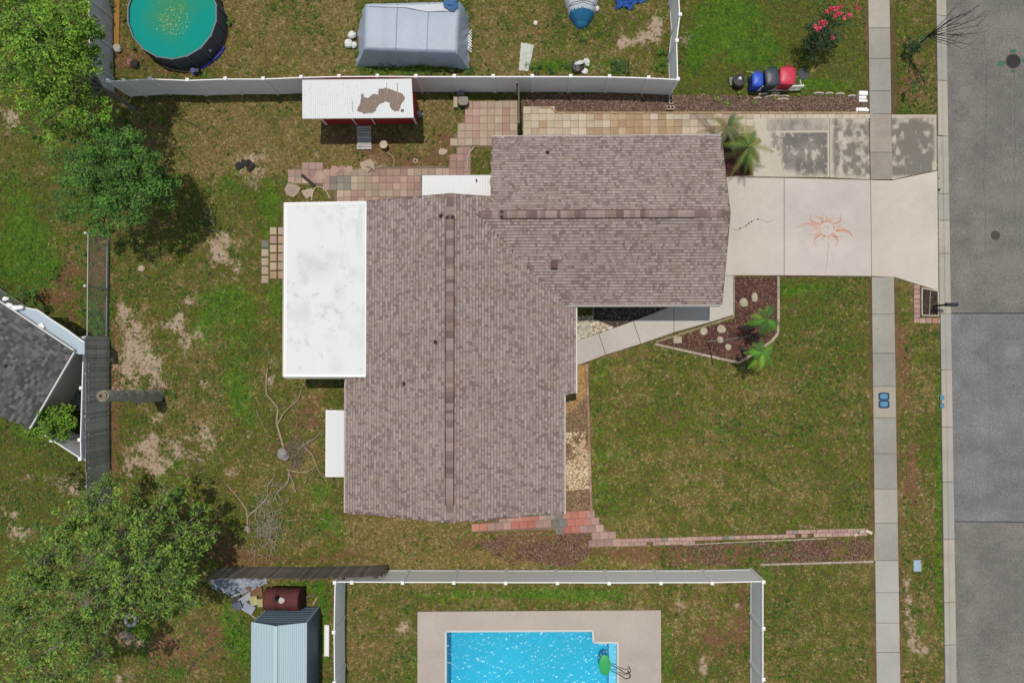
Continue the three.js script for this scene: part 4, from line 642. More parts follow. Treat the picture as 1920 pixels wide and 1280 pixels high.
const picketG = (w, h) => { const s = new THREE.Shape([new THREE.Vector2(-w / 2, 0), new THREE.Vector2(w / 2, 0), new THREE.Vector2(w / 2, h - 0.04), new THREE.Vector2(w / 2 - 0.03, h), new THREE.Vector2(-w / 2 + 0.03, h), new THREE.Vector2(-w / 2, h - 0.04)]); const g = new THREE.ExtrudeGeometry(s, { depth: 0.018, bevelEnabled: false }); g.translate(0, 0, -0.009); return g; };
function picketFence(t, pts, H, mats, o = {}) {
  const geos = [picketG(0.138, H), picketG(0.138, H - 0.025), picketG(0.138, H + 0.02)], postG = new THREE.BoxGeometry(0.09, H - 0.05, 0.09);
  const P = pts.map(q => { const p = o.base ? G(q[0], q[1], 0) : G(q[0], q[1], H); p.y = 0; return p; });
  for (let i = 0; i < P.length - 1; i++) {
    const a = P[i], c = P[i + 1], L = a.distanceTo(c), n = Math.round(L / 0.146), d = c.clone().sub(a).normalize(), ry = Math.atan2(-d.z, d.x), off = V(-d.z, 0, d.x).multiplyScalar(o.side || 1);
    for (let k = 0; k < n; k++) { const p = a.clone().addScaledVector(d, (k + 0.5) * L / n); objAt('picket', pick(geos), pick(mats), t, V(p.x + (R() - 0.5) * 0.012, 0.02 + R() * 0.02, p.z + (R() - 0.5) * 0.012), { y: ry + (R() - 0.5) * 0.05, x: (R() - 0.5) * 0.03, z: (R() - 0.5) * 0.015 }); }
    const m = a.clone().add(c).multiplyScalar(0.5).addScaledVector(off, 0.04);
    for (const y of [0.3, 0.92, H - 0.28]) { const g = bx(L, 0.085, 0.038, 0, y, 0, ry); g.translate(m.x, 0, m.z); obj('rail', g, mats[1], t); }
    const np = Math.max(1, Math.round(L / 2.4)); for (let k = 0; k <= np; k++) { const p = a.clone().addScaledVector(d, L * k / np).addScaledVector(off, 0.09); objAt('post', postG, mats[0], t, V(p.x, (H - 0.05) / 2, p.z), { y: ry }); }
  }
}
{
  let t = thing('picket_fence', 'grey weathered board fence behind the dead tree trunk', 'fence', V(-21, 0, 3)); picketFence(t, [[161, 631], [160, 700], [160, 780], [160, 862], [162, 912], [163, 960]], 1.78, WOODG, { side: 1 });
  t = thing('picket_fence', 'dark brown wooden board fence beside the rusty barrel', 'fence', V(-12, 0, 11)); picketFence(t, [[380, 1086], [470, 1084], [560, 1085], [640, 1083], [700, 1081], [712, 1079]], 1.7, WOODB, { side: 1 });
  // narrow board gate across the side path
  t = thing('wooden_gate', 'dark weathered board gate standing open across the side path', 'gate', V(-.5, 0, -12)); picketFence(t, [[973, 153], [975, 228]], 1.7, WOODB, { side: 1 });
  const p = G(972, 240); obj('latch_post', bx(0.09, 0.9, 0.09, p.x, 0.45, p.z), WOODB[1], t); obj('ground_rail', bx(0.07, 0.05, 0.6, p.x, 0.08, p.z - 0.02), WOODB[3], t);
}
{ // chain link
  const H = 1.55, t = thing('chain_link_fence', 'galvanised chain link fence with posts beside the western garden', 'fence', V(-21, 0, -2));
  const mS = std(alb(178, 186, 186), 0.5, { metalness: 0.5 }); const A = G(164, 437, H), B = G(163, 634, H); const z0 = A.z, z1 = B.z, x = (A.x + B.x) / 2;
  obj('top_rail', tube([V(x, H, z0), V(x, H, z1)], 0.024, 0.024, 8), mS, t); obj('bottom_rail', bx(0.09, 0.10, z1 - z0, x, 0.05, z0 / 2 + z1 / 2), std(alb(170, 172, 166), 0.8, { map: T_GRAIN }), t);
  for (const py of [437, 536, 634]) { const p = G(162, py, H); const q = obj('post', cyl(0.035, 0.035, H + 0.08, x - 0.03, 0, p.z, 10), mS, t); const c = new THREE.SphereGeometry(0.07, 10, 8); c.translate(x - 0.1, H + 0.06, p.z); obj('post_cap', c, std(alb(222, 226, 226), 0.5), q); }
  const w = []; const n = Math.floor((z1 - z0 + H) / 0.075); for (let k = 0; k < n; k++) for (const s of [0, 1]) { let za = z0 - H + k * 0.075, zb = za + H, ya = 0.1, yb = H; if (za < z0) { ya += z0 - za; za = z0; } if (zb > z1) { yb -= zb - z1; zb = z1; } if (yb - ya < 0.05) continue; w.push(beam(V(x, ya, s ? za : z0 + z1 - za), V(x, yb, s ? zb : z0 + z1 - zb), 0.004, 0.004)); }
  const m = obj('wire_mesh', w, mS, t); m.userData.kind = 'stuff';
}

// ---------------------------------------------------------------- red shed with rusted roof
{
  const x0 = -10.72, x1 = -5.42, zf = -11.09, zb = -12.85, yf = 2.3, yb = 2.52, t = thing('red_shed', 'red shed with rust patched white metal roof by the vinyl fence', 'shed', V(-8, 0, -12));
  const cv = document.createElement('canvas'); cv.width = 1024; cv.height = 384; const c = cv.getContext('2d');
  const W = 1024, Hh = 384; const css = a => `rgb(${a.map(v => Math.round(l2s(v))).join(',')})`;
  c.fillStyle = css(albA(226, 231, 236)); c.fillRect(0, 0, W, Hh);
  for (let k = 0; k < 900; k++) { const g = 190 + 40 * R(); c.fillStyle = `rgba(${g - 8},${g},${g + 4},0.25)`; c.fillRect(R() * W, R() * Hh, 2 + R() * 3, 4 + R() * 40); }
  // rust outline, in parts of the roof's width and depth (photo 560..770 x 143..216)
  const rp = [[745, 197], [752, 202], [748, 194], [762, 190], [763, 180], [748, 176], [735, 172], [720, 170], [706, 168], [706, 161], [716, 160], [724, 162], [738, 165], [752, 168], [757, 178], [753, 190], [748, 203], [738, 205], [728, 198], [728, 190], [720, 185], [710, 187], [704, 193], [698, 200], [692, 206], [678, 208], [668, 206], [664, 200], [668, 190], [672, 184], [673, 170], [678, 169], [678, 176], [688, 177], [697, 171], [703, 173]];
  const out = [[664, 201], [668, 192], [672, 183], [673, 170], [678, 170], [678, 177], [686, 178], [696, 171], [706, 172], [706, 161], [722, 160], [738, 166], [752, 170], [756, 179], [753, 186], [748, 192], [744, 203], [735, 204], [727, 197], [727, 188], [719, 185], [711, 189], [706, 191], [701, 198], [699, 204], [690, 207], [677, 208]]; void rp;
  const U = (px, py) => [(px - 560) / 211 * W, (py - 143) / 73 * Hh];
  const fine = []; for (let k = 0; k < out.length; k++) { const A = U(...out[k]), B = U(...out[(k + 1) % out.length]); for (let s = 0; s < 6; s++) { const j = 5; fine.push([lerp(A[0], B[0], s / 6) + (R() - 0.5) * j * 2, lerp(A[1], B[1], s / 6) + (R() - 0.5) * j * 2]); } }
  c.beginPath(); fine.forEach(([x, y], k) => k ? c.lineTo(x, y) : c.moveTo(x, y)); c.closePath(); c.save(); c.fillStyle = css(albA(136, 118, 106)); c.fill(); c.clip();
  for (let k = 0; k < 1500; k++) { const v = 0.5 + 0.85 * R(); c.fillStyle = css(albA(134 * v, 112 * v, 96 * v)); c.globalAlpha = 0.7; c.fillRect(R() * W, R() * Hh, 3 + R() * 6, 3 + R() * 9); } c.restore(); c.globalAlpha = 1;
  const box = (px, py, w, h, col) => { const [a, e] = U(px, py); c.fillStyle = css(albA(...col)); c.fillRect(a, e, w / 211 * W, h / 73 * Hh); };
  box(747, 200, 6, 5, [84, 82, 84]); box(655, 183, 1.2, 20, [140, 140, 142]); for (let k = 0; k < 60; k++) box(562 + R() * 120, 150 + R() * 62, 0.9, 0.9, [130, 132, 134]); box(742, 151, 1.6, 30, [150, 146, 142]); box(722, 150, 1.4, 22, [160, 156, 152]);
  const tex = new THREE.CanvasTexture(cv); tex.colorSpace = THREE.SRGBColorSpace;
  const N = 58, pos = [], uv = []; const prof = [[0, 0], [0.55, 0], [0.68, 0.014], [0.87, 0.014], [1, 0]]; const L = []; for (let k = 0; k < N; k++) for (const [s, h] of prof.slice(0, 4)) L.push([(k + s) / N, h]); L.push([1, 0]);
  const xa = e => lerp(x0 + 0.06, x0 - 0.0, e), xb = e => lerp(x1 - .05, x1 + .02, e);
  for (let k = 0; k < L.length - 1; k++) { const [s0, h0] = L[k], [s1, h1] = L[k + 1]; const P = (s, e, h) => [lerp(xa(e), xb(e), s), lerp(yb, yf, e) + h, lerp(zb, zf, e)]; const a = P(s0, 0, h0), b2 = P(s1, 0, h1), c2 = P(s0, 1, h0), d2 = P(s1, 1, h1); pos.push(...a, ...c2, ...b2, ...b2, ...c2, ...d2); uv.push(s0, 1, s0, 0, s1, 1, s1, 1, s0, 0, s1, 0); }
  const g = new THREE.BufferGeometry(); g.setAttribute('position', new THREE.Float32BufferAttribute(pos, 3)); g.setAttribute('uv', new THREE.Float32BufferAttribute(uv, 2)); g.computeVertexNormals();
  const roof = obj('roof', g, new THREE.MeshStandardMaterial({ map: tex, roughness: 0.6, side: THREE.DoubleSide }), t);
  obj('fascia', bx(x1 - x0 - .1, 0.1, 0.03, (x0 + x1) / 2, yf - 0.06, zf - 0.03), mWhite, roof);
  const mRed = std(alb(198, 44, 50), 0.8, { map: T_GRAIN }), wx0 = -10.25, wx1 = -5.62, wz = -11.6, zb2 = zb + 0.12; const fl = 0.18;
  obj('wall', bx(wx1 - wx0, yf - fl - .02, 0.08, (wx0 + wx1) / 2, (yf + fl) / 2, wz), mRed, t); obj('wall', bx(wx1 - wx0, yf - fl + .1, 0.08, (wx0 + wx1) / 2, (yf + fl) / 2 + .05, zb2), mRed, t);
  for (const x of [wx0 + .04, wx1 - .04]) obj('wall', bx(0.08, yf - fl, wz - zb2 - 0.08, x, (yf + fl) / 2, (wz + zb2) / 2), mRed, t);
  const m2 = WOODB[1]; obj('floor', bx(wx1 - wx0 - .02, 0.1, wz - zb2, (wx0 + wx1) / 2, fl - 0.05, (wz + zb2) / 2), m2, t); for (const x of [wx0 + .3, (wx0 + wx1) / 2, wx1 - .3]) obj('skid', bx(0.15, fl - .1, wz - zb2, x, (fl - .1) / 2, (wz + zb2) / 2), m2, t);
  const door = obj('door', bx(0.9, 1.85, 0.04, -8.2, 1.15, wz + 0.07), mRed, t); obj('door_handle', bx(0.03, 0.16, 0.05, -7.85, 1.1, wz + 0.11), mDark, door); for (const x of [-8.68, -7.72]) obj('door_trim', bx(0.06, 1.9, 0.03, x, 1.17, wz + .08), mWhite, door);
  for (const x of [wx0 + .03, wx1 - .03]) obj('corner_trim', bx(0.1, yf - fl, 0.03, x, (yf + fl) / 2, wz + 0.06), mWhite, t);
  HARD.push([[wx0, zb], [wx1, zb], [wx1, wz], [wx0, wz]]);
  // plank ramp
  const r = thing('wooden_ramp', 'grey plank ramp leading up to the red shed', 'ramp', V(-8.2, 0, -10.9)); const ra = G(670, 281), rb = G(697, 281), wR = rb.x - ra.x, zE = ra.z, zS = wz + 0.12, np = 9;
  for (const x of [ra.x + .06, rb.x - .06]) obj('bearer', beam(V(x, 0.10, zS), V(x, 0.03, zE), 0.05, 0.06), WOODB[2], r);
  for (let k = 0; k < np; k++) { const s = (k + 0.5) / np, z = lerp(zS, zE, s); obj('plank', bx(wR + (R() - 0.5) * .04, 0.03, (zE - zS) / np - 0.02, (ra.x + rb.x) / 2, lerp(0.16, 0.075, s), z, 0, 0.06), pick(WOODG), r); }
}

// ---------------------------------------------------------------- foliage
function leafMesh(pts, size, cols, o = {}) {                  // a cloud of small folded leaves; pts: [x,y,z, tone, scale]
  const n = pts.length, pos = new Float32Array(n * 18), col = new Float32Array(n * 18), a = V(0, 0, 0), u = V(0, 0, 0), w = V(0, 0, 0), nn = V(0, 0, 0);
  for (let i = 0; i < n; i++) {
    const q = pts[i], L = size * (q[4] || 1) * rr(0.7, 1.3), wd = L * (o.wide || 0.55);
    nn.set((R() - 0.5) * 1.5, o.up || 0.9, (R() - 0.5) * 1.5).normalize(); u.set(R() - 0.5, (R() - 0.5) * 0.4, R() - 0.5).cross(nn).normalize(); w.copy(nn).cross(u).normalize();
    a.set(q[0], q[1], q[2]); const P = [a.clone().addScaledVector(u, -L / 2), a.clone().addScaledVector(w, wd / 2).addScaledVector(nn, wd * 0.2), a.clone().addScaledVector(u, L / 2), a.clone().addScaledVector(w, -wd / 2).addScaledVector(nn, wd * 0.2)];
    const tri = [0, 2, 1, 0, 3, 2], c = cols[Math.floor(R() * cols.length)], v = rr(0.75, 1.25) * (q[3] || 1);
    for (let k = 0; k < 6; k++) { const e = P[tri[k]], j = i * 18 + k * 3; pos[j] = e.x; pos[j + 1] = e.y; pos[j + 2] = e.z; col[j] = c[0] * v; col[j + 1] = c[1] * v; col[j + 2] = c[2] * v; }
  }
  const g = new THREE.BufferGeometry(); g.setAttribute('position', new THREE.BufferAttribute(pos, 3)); g.setAttribute('color', new THREE.BufferAttribute(col, 3)); g.computeVertexNormals(); return g;
}
const mLeaf = new THREE.MeshPhysicalMaterial({ color: 0xffffff, vertexColors: true, roughness: 0.75, side: THREE.DoubleSide, transmission: 0.28, thickness: 0 });
const mLeafDull = vcol(0.8);
function clumpPoints(lobes, perM3, clumpR, leavesPer, o = {}) { // lobes: {c:Vector3, r, ry}
  const pts = [], centers = [];
  for (const L of lobes) { const n = Math.round(perM3 * L.r * L.r * (L.d || 1)); for (let k = 0; k < n; k++) {
    const d = V(rr(-1, 1), rr(-0.75, 1), rr(-1, 1)); if (d.length() > 1) { k--; continue; } d.normalize().multiplyScalar(Math.pow(R(), 0.42)); const c = V(L.c.x + d.x * L.r, L.c.y + d.y * L.r * (L.ry || 0.7), L.c.z + d.z * L.r);
    centers.push(c); const cr = clumpR * rr(0.6, 1.35), tone = rr(0.72, 1.22), m = Math.round(leavesPer * rr(0.6, 1.3)); for (let j = 0; j < m; j++) { const e = V(rr(-1, 1), rr(-1, 1), rr(-1, 1)); if (e.length() > 1) { j--; continue; } pts.push([c.x + e.x * cr, Math.max(0.04, c.y + e.y * cr * 0.6), c.z + e.z * cr, tone]); } } }
  return { pts, centers };
}
const BARK = std(alb(122, 108, 96), 0.95, { map: T_FINE }), BARKD = std(alb(92, 84, 76), 0.95, { map: T_FINE }), BARKG = std(alb(138, 134, 126), 0.95, { map: T_FINE });
const leafC = l => l.map(c => albA(...c));
function tree(name, label, cat, base, trunkTop, r0, lobesPx, o) {
  const b0 = G(...base); b0.y = 0; const t = thing(name, label, cat, b0, o.group);
  const top = G(trunkTop[0], trunkTop[1], trunkTop[2]);
  const mid = b0.clone().lerp(top, 0.5).add(V(rr(-.12, .12), 0, rr(-.12, .12)));
  obj('trunk', bumpy(tube([b0.clone().add(V(0, -0.02, 0)), b0.clone().lerp(top, 0.1), mid, top], r0, r0 * 0.6, 10, 10), r0 * 0.12, 3, 3), o.bark || BARK, t);
  const lobes = lobesPx.map(([px, py, h, r, d]) => ({ c: G(px, py, h), r: r * (CAM_H - h) / FPX, d, ry: o.ry }));
  const { pts, centers } = clumpPoints(lobes, o.per || 10, o.clump || 0.32, o.leaves || 34, o);
  for (const L of lobes) { const m = top.clone().lerp(L.c, 0.5).add(V(rr(-.2, .2), rr(-.1, .3), rr(-.2, .2))); const limb = obj('limb', tube([top.clone().add(V(0, -0.15, 0)), m, L.c.clone().add(V(0, -L.r * 0.2, 0))], r0 * 0.45, r0 * 0.14, 6), o.bark || BARK, t);
    const tw = []; const near = centers.filter(c => c.distanceTo(L.c) < L.r * 1.05); for (let k = 0; k < Math.min(o.twigs || 7, near.length); k++) { const e = near[Math.floor(R() * near.length)]; const s = L.c.clone().add(V(0, -L.r * 0.2, 0)); tw.push(tube([s, s.clone().lerp(e, 0.5).add(V(rr(-.15, .15), rr(-.05, .15), rr(-.15, .15))), e], r0 * 0.12, 0.006, 4, 4)); } if (tw.length) { const m2 = obj('twigs', tw, o.bark || BARK, limb); m2.userData.kind = 'stuff'; } }
  obj('crown', leafMesh(pts, o.leaf || 0.13, leafC(o.cols), o), o.mat || mLeaf, t); return t;
}
const CB1 = [[116, 166, 26], [100, 152, 24], [134, 180, 34], [86, 138, 24], [150, 188, 44]], CD1 = [[78, 136, 32], [64, 118, 30], [94, 150, 36], [54, 102, 28], [108, 160, 42]], CO1 = [[110, 152, 42], [94, 136, 40], [130, 168, 50], [80, 120, 40], [148, 174, 64]];
tree('broadleaf_tree', 'bright green bushy tree at the corner where two fences meet', 'tree', [251, 204], [188, 163, 2.5], 0.15, [[40, 40, 6.2, 70], [110, 30, 6.4, 66], [20, 120, 5.8, 60], [95, 105, 6.4, 66], [150, 110, 5.2, 44], [65, 180, 5.6, 46], [125, 175, 5.2, 52], [160, 215, 4.6, 46], [105, 235, 4.2, 40, .8], [145, 60, 5.6, 46], [45, 80, 6.6, 70], [5, 20, 6, 60], [60, 240, 3.2, 30, .35]], { cols: CB1, per: 19, leaves: 40, leaf: 0.15, clump: 0.34, group: 'trees along the western boundary', bark: BARKG });
tree('broadleaf_tree', 'dark green round tree casting shade beside the chain link fence', 'tree', [322, 380], [250, 345, 2.4], 0.14, [[215, 300, 4.6, 70], [270, 330, 4.2, 58], [160, 320, 4.4, 60], [215, 365, 4.2, 66], [150, 375, 3.8, 50], [190, 410, 3.2, 36], [250, 380, 3.6, 46], [295, 360, 3.2, 36], [130, 290, 3.8, 40], [250, 280, 4.0, 50], [200, 265, 4.2, 40], [310, 335, 3.0, 28]], { cols: CD1, per: 19, leaves: 40, leaf: 0.13, clump: 0.3, group: 'trees along the western boundary', bark: BARKD });
tree('broadleaf_tree', 'sprawling open tree with sparse leaves and pale twigs by the board fence', 'tree', [345, 1010], [290, 1040, 2.4], 0.16, [[190, 985, 4.4, 70, .8], [270, 960, 4.0, 66, .8], [330, 1000, 3.6, 66, .9], [230, 1060, 4.8, 80, .9], [300, 1090, 4.2, 66, .9], [340, 1060, 3.6, 50, .9], [150, 1060, 5.0, 80, .8], [80, 1040, 5.2, 66, .75], [60, 1110, 5.4, 76, .8], [150, 1140, 5.2, 70, .85], [30, 1170, 5.6, 60, .8], [110, 1210, 5.4, 76, .8], [50, 1250, 5.6, 66, .8], [240, 1130, 4.4, 46, .6], [350, 1130, 3.2, 40, .8], [370, 1030, 2.8, 36, .6], [375, 960, 2.6, 30, .4], [310, 920, 2.8, 36, .6], [180, 930, 3.2, 40, .7], [130, 980, 4.4, 50, .7], [170, 1240, 4.6, 50, .7], [400, 1000, 2.4, 26, .3]], { cols: CO1, per: 14, leaves: 38, leaf: 0.16, clump: 0.34, wide: 0.5, twigs: 16, group: 'trees along the western boundary', bark: std(alb(176, 170, 158), 0.95, { map: T_FINE }) });
function shrub(name, label, cat, lobesPx, o) {
  const f = G(lobesPx[0][0], lobesPx[0][1], lobesPx[0][2]); const b0 = V(f.x, 0, f.z); const t = thing(name, label, cat, b0, o.group);
  const lobes = lobesPx.map(([px, py, h, r, d]) => ({ c: G(px, py, h), r: r * (CAM_H - h) / FPX, d, ry: o.ry || 0.8 }));
  const st = lobes.map(L => tube([V(b0.x + rr(-.05, .05), 0, b0.z + rr(-.05, .05)), b0.clone().lerp(L.c, 0.5).add(V(0, .05, 0)), L.c], 0.03, 0.012, 5, 5)); obj('stems', st, o.bark || BARKD, t).userData.kind = 'stuff';
  const { pts } = clumpPoints(lobes, o.per || 22, o.clump || 0.2, o.leaves || 26, o); obj('crown', leafMesh(pts, o.leaf || 0.11, leafC(o.cols), o), o.mat || mLeaf, t); return t;
}
shrub('leafy_shrub', 'bright green rounded shrub squeezed against the western house', 'shrub', [[95, 790, 2.0, 30], [70, 800, 1.8, 24], [120, 780, 1.8, 24], [75, 780, 2.2, 22], [110, 805, 1.6, 22]], { cols: CB1, leaf: 0.13, per: 75, ry: 0.9 });
shrub('leafy_shrub', 'yellow green shrub beside the end of the white fence corner', 'shrub', [[125, 890, 1.1, 24, .7], [145, 880, 1.0, 18, .7], [105, 880, 0.9, 18, .5], [135, 905, 0.9, 18, .6]], { cols: [[112, 120, 40], [92, 112, 36], [140, 132, 50], [70, 94, 34]], leaf: 0.11, per: 20 });
shrub('leafy_shrub', 'dark green shrub beside the white flat roof of the western house', 'shrub', [[48, 555, 0.9, 24], [30, 550, 0.8, 16], [66, 565, 0.7, 14]], { cols: CD1, leaf: 0.1, per: 26 });
for (const [px, py, r] of [[92, 508, 18], [172, 585, 20], [180, 612, 16], [150, 578, 12], [155, 478, 9], [212, 470, 8]]) shrub('weed_clump', 'low green weed clump growing near the chain link fence', 'weeds', [[px, py, 0.25, r], [px + r * .5, py + r * .4, 0.2, r * .6]], { cols: CD1, leaf: 0.08, per: 34, clump: 0.14, leaves: 18, ry: 0.5, mat: mLeafDull, group: 'weed clumps by the chain link fence' });
const weedAt = (px, py) => px < 675 ? 'leafy green weed clump beside the white sacks' : px < 865 || (px > 860 && px < 890 && py > 110) ? 'leafy green weed clump along the skirt of the tarp canopy' : px < 900 ? 'leafy green weed clump behind the lattice by the canopy' : px < 1070 ? 'leafy green weed clump between plastic sheet and black bag' : px < 1120 ? 'leafy green weed clump below the dome tent' : px < 1200 ? 'leafy green weed clump around the wire crate' : 'leafy green weed clump in the vinyl fence corner';
for (const [px, py, r] of [[668, 100, 9], [690, 128, 12], [720, 130, 12], [760, 132, 12], [800, 130, 13], [840, 132, 13], [880, 126, 12], [872, 60, 14], [876, 30, 13], [868, 8, 12], [1000, 125, 14], [1030, 128, 12], [1060, 118, 10], [1155, 122, 12], [1170, 132, 10], [1240, 120, 14], [1245, 100, 11], [1090, 72, 9], [735, 122, 9], [780, 124, 9]]) shrub('weed_clump', weedAt(px, py), 'weeds', [[px, py, 0.18, r], [px + r * .6, py + r * .2, 0.14, r * .6]], { cols: [[78, 124, 36], [66, 108, 32], [92, 138, 42], [56, 96, 30]], leaf: 0.08, per: 34, clump: 0.13, leaves: 17, ry: 0.45, mat: mLeafDull, group: 'weed clumps in the northern plot' });
for (const [px, py, r] of [[445, 1185, 14], [430, 1210, 12], [460, 1230, 10], [425, 1160, 9], [455, 1160, 8], [250, 1180, 12], [272, 1195, 9], [590, 1100, 8], [606, 1120, 7]]) shrub('weed_clump', px < 300 ? 'low dark weed clump beside the pale round tub' : px > 580 ? 'low dark weed clump between vinyl fence and rusty barrel' : 'low dark weed clump beside the blue grey metal shed', 'weeds', [[px, py, 0.15, r], [px + r * .5, py - r * .4, 0.12, r * .6]], { cols: CD1, leaf: 0.07, per: 34, clump: 0.12, leaves: 16, ry: 0.45, mat: mLeafDull, group: 'weed clumps near the metal shed' });
for (const [px, py, r] of [[1480, 172, 9], [1450, 184, 6], [1595, 170, 7], [1500, 180, 7], [1420, 190, 6], [1365, 190, 8], [1390, 180, 9], [1345, 182, 8]]) shrub('weed_clump', 'small green weed clump along the bark strip by the bins', 'weeds', [[px, py, 0.15, r]], { cols: CB1, leaf: 0.07, per: 36, clump: 0.11, leaves: 16, ry: 0.5, mat: mLeafDull, group: 'weed clumps by the bins' });
for (const [px, py, r] of [[205, 125, 12], [196, 30, 10], [190, 110, 12], [238, 50, 6], [245, 85, 7], [428, 40, 7], [385, 142, 7], [230, 30, 6], [205, 10, 10]]) shrub('weed_clump', px < 215 ? 'green weed clump against the grey weathered panel fence' : px > 380 ? 'green weed clump on the grass side of the round pool' : 'green weed clump between timber plank and round pool', 'weeds', [[px, py, 0.3, r], [px + 3, py + 4, 0.2, r * .7]], { cols: CD1, leaf: 0.09, per: 34, clump: 0.14, leaves: 18, ry: 0.7, mat: mLeafDull, group: 'weed clumps around the round pool' });
for (const [px, py, r] of [[300, 228, 12], [268, 222, 10], [222, 210, 10], [322, 205, 5]]) shrub('weed_clump', 'dark green weed clump in the shade under the corner tree', 'weeds', [[px, py, 0.2, r], [px + 6, py + 4, 0.15, r * .6]], { cols: CD1, leaf: 0.08, per: 34, clump: 0.13, leaves: 17, ry: 0.5, mat: mLeafDull, group: 'weed clumps under the corner tree' });
{ // crape myrtle
  const t = shrub('flowering_shrub', 'dark green shrub with bright pink blossoms beside the sidewalk', 'shrub', [[1530, 82, 0.9, 28], [1545, 62, 1.3, 32], [1548, 50, 2.0, 26], [1535, 75, 1.6, 26], [1560, 70, 1.6, 24], [1525, 55, 1.7, 20], [1572, 40, 1.9, 20], [1550, 25, 2.2, 20, .7]], { cols: [[58, 92, 36], [48, 78, 34], [70, 104, 40]], leaf: 0.1, per: 34 });
  for (const [px, py, h, r] of [[1570, 18, 2.7, 15], [1588, 28, 2.5, 9], [1608, 15, 2.6, 7], [1537, 47, 2.5, 12], [1558, 22, 2.6, 9], [1558, 72, 2.0, 5], [1542, 40, 2.5, 7]]) { const c = G(px, py, h), { pts } = clumpPoints([{ c, r: r * PX * .85, ry: 0.6 }], 90, 0.1, 26); const m = obj('blossom', leafMesh(pts, 0.06, leafC([[226, 58, 96], [238, 84, 116], [206, 44, 84], [244, 110, 134]]), { wide: 0.9 }), mLeafDull, t); void m; }
}
{ // bare saplings by the road
  const b0 = G(1710, 92); b0.y = 0; const t = thing('bare_tree', 'leafless thin branched tree leaning its twigs over the kerb', 'tree', b0); const mB = std(alb(74, 66, 62), 0.95);
  const top = G(1748, 62, 1.9); obj('trunk', tube([b0, b0.clone().lerp(top, 0.5).add(V(.05, 0, 0)), top], 0.05, 0.03, 7), mB, t);
  const tips = [[1838, 8, 4.6], [1822, 22, 4.2], [1842, 30, 4.4], [1812, 45, 3.8], [1836, 62, 4.0], [1824, 85, 3.6], [1806, 92, 3.4], [1790, 12, 3.9], [1800, 28, 3.8], [1838, 48, 4.3], [1778, 40, 3.2], [1818, 72, 3.8], [1796, 70, 3.2], [1780, 85, 3.0]];
  for (const q of tips) { const e = G(...q), m = top.clone().lerp(e, 0.5).add(V(rr(-.15, .15), rr(0, .2), rr(-.15, .15))); const l = obj('branch', tube([top.clone().add(V(rr(-.05, .05), rr(-.4, 0), rr(-.05, .05))), m, e], 0.022, 0.006, 5), mB, t); const tw = []; for (let k = 0; k < 6; k++) { const s = m.clone().lerp(e, R()), d = V(rr(.05, .35), rr(.1, .4), rr(-.35, .15)); tw.push(tube([s, s.clone().addScaledVector(d, 0.5).add(V(0, .03, 0)), s.clone().add(d)], 0.007, 0.004, 4, 3)); } obj('twigs', tw, mB, l).userData.kind = 'stuff'; }
  shrub('leafy_shrub', 'dark green rounded bush in the verge near the kerb', 'shrub', [[1712, 80, 0.7, 18], [1702, 88, 0.6, 14], [1724, 70, 0.7, 14]], { cols: [[40, 82, 36], [34, 70, 32], [50, 96, 40]], leaf: 0.09, per: 30 });
  shrub('leafy_shrub', 'tiny green sapling on the brown verge beside the driveway', 'shrub', [[1714, 162, 1.0, 7]], { cols: [[60, 120, 50], [50, 104, 44]], leaf: 0.1, per: 60, clump: 0.12 });
}
// palms
function palm(label, base, crown, n, len, cols, o = {}) {
  const b0 = G(...base); b0.y = 0; const c = G(...crown), t = thing('palm', label, 'palm', b0, 'garden palms');
  const pts = [b0, b0.clone().lerp(c, 0.4).add(V(0.06, 0, .05)), c]; obj('trunk', bumpy(tube(pts, 0.11, 0.08, 9, 16), 0.02, 9, 4), std(alb(128, 116, 102), 0.95, { map: T_FINE }), t);
  const cc = leafC(cols);
  for (let k = 0; k < n; k++) {
    const a = k * 2.399 + R() * 1.1, young = k / n, el = lerp(-0.25, 1.0, young) + rr(-.25, .25), L = len * rr(0.55, 1.2) * lerp(1, 0.75, young); const dir = V(Math.cos(a), 0, Math.sin(a)); const P = []; const S = 10;
    for (let s = 0; s <= S; s++) { const u = s / S, out = L * u * Math.cos(el * (1 - u * 0.5)), up = L * (u * Math.sin(el) - u * u * (0.62 + 0.2 * young)); P.push(c.clone().addScaledVector(dir, out).add(V(0, up, 0))); }
    const pos = [], col = []; const tri = (A, B, C, q) => { for (const e of [A, B, C]) { pos.push(e.x, e.y, e.z); col.push(...q); } }; const side = V(-dir.z, 0, dir.x);
    const base3 = pick(cc).map(v => v * rr(0.8, 1.2));
    for (let s = 0; s < S; s++) { const w = 0.016 * (1 - s / S) + 0.004; tri(P[s].clone().addScaledVector(side, w), P[s].clone().addScaledVector(side, -w), P[s + 1], base3.map(v => v * 1.2)); }
    for (let s = 3; s < S * 3; s++) { const u = s / (S * 3), i = Math.min(S - 1, Math.floor(u * S)), p = P[i].clone().lerp(P[i + 1], u * S - i), tang = P[i + 1].clone().sub(P[i]).normalize(), ll = (o.leaflet || 0.3) * Math.sin(Math.PI * (0.15 + 0.8 * u)); for (const sg of [-1, 1]) { const d = side.clone().multiplyScalar(sg * 0.8).addScaledVector(tang, 0.7).add(V(0, -0.25 + rr(-.1, .15), 0)).normalize(); const e = p.clone().addScaledVector(d, ll), w2 = tang.clone().multiplyScalar(0.016); tri(p.clone().sub(w2), p.clone().add(w2), e, base3.map(v => v * rr(0.8, 1.2))); } }
    const g = new THREE.BufferGeometry(); g.setAttribute('position', new THREE.Float32BufferAttribute(pos, 3)); g.setAttribute('color', new THREE.Float32BufferAttribute(col, 3)); g.computeVertexNormals(); obj('frond', g, mLeaf, t);
  }
}
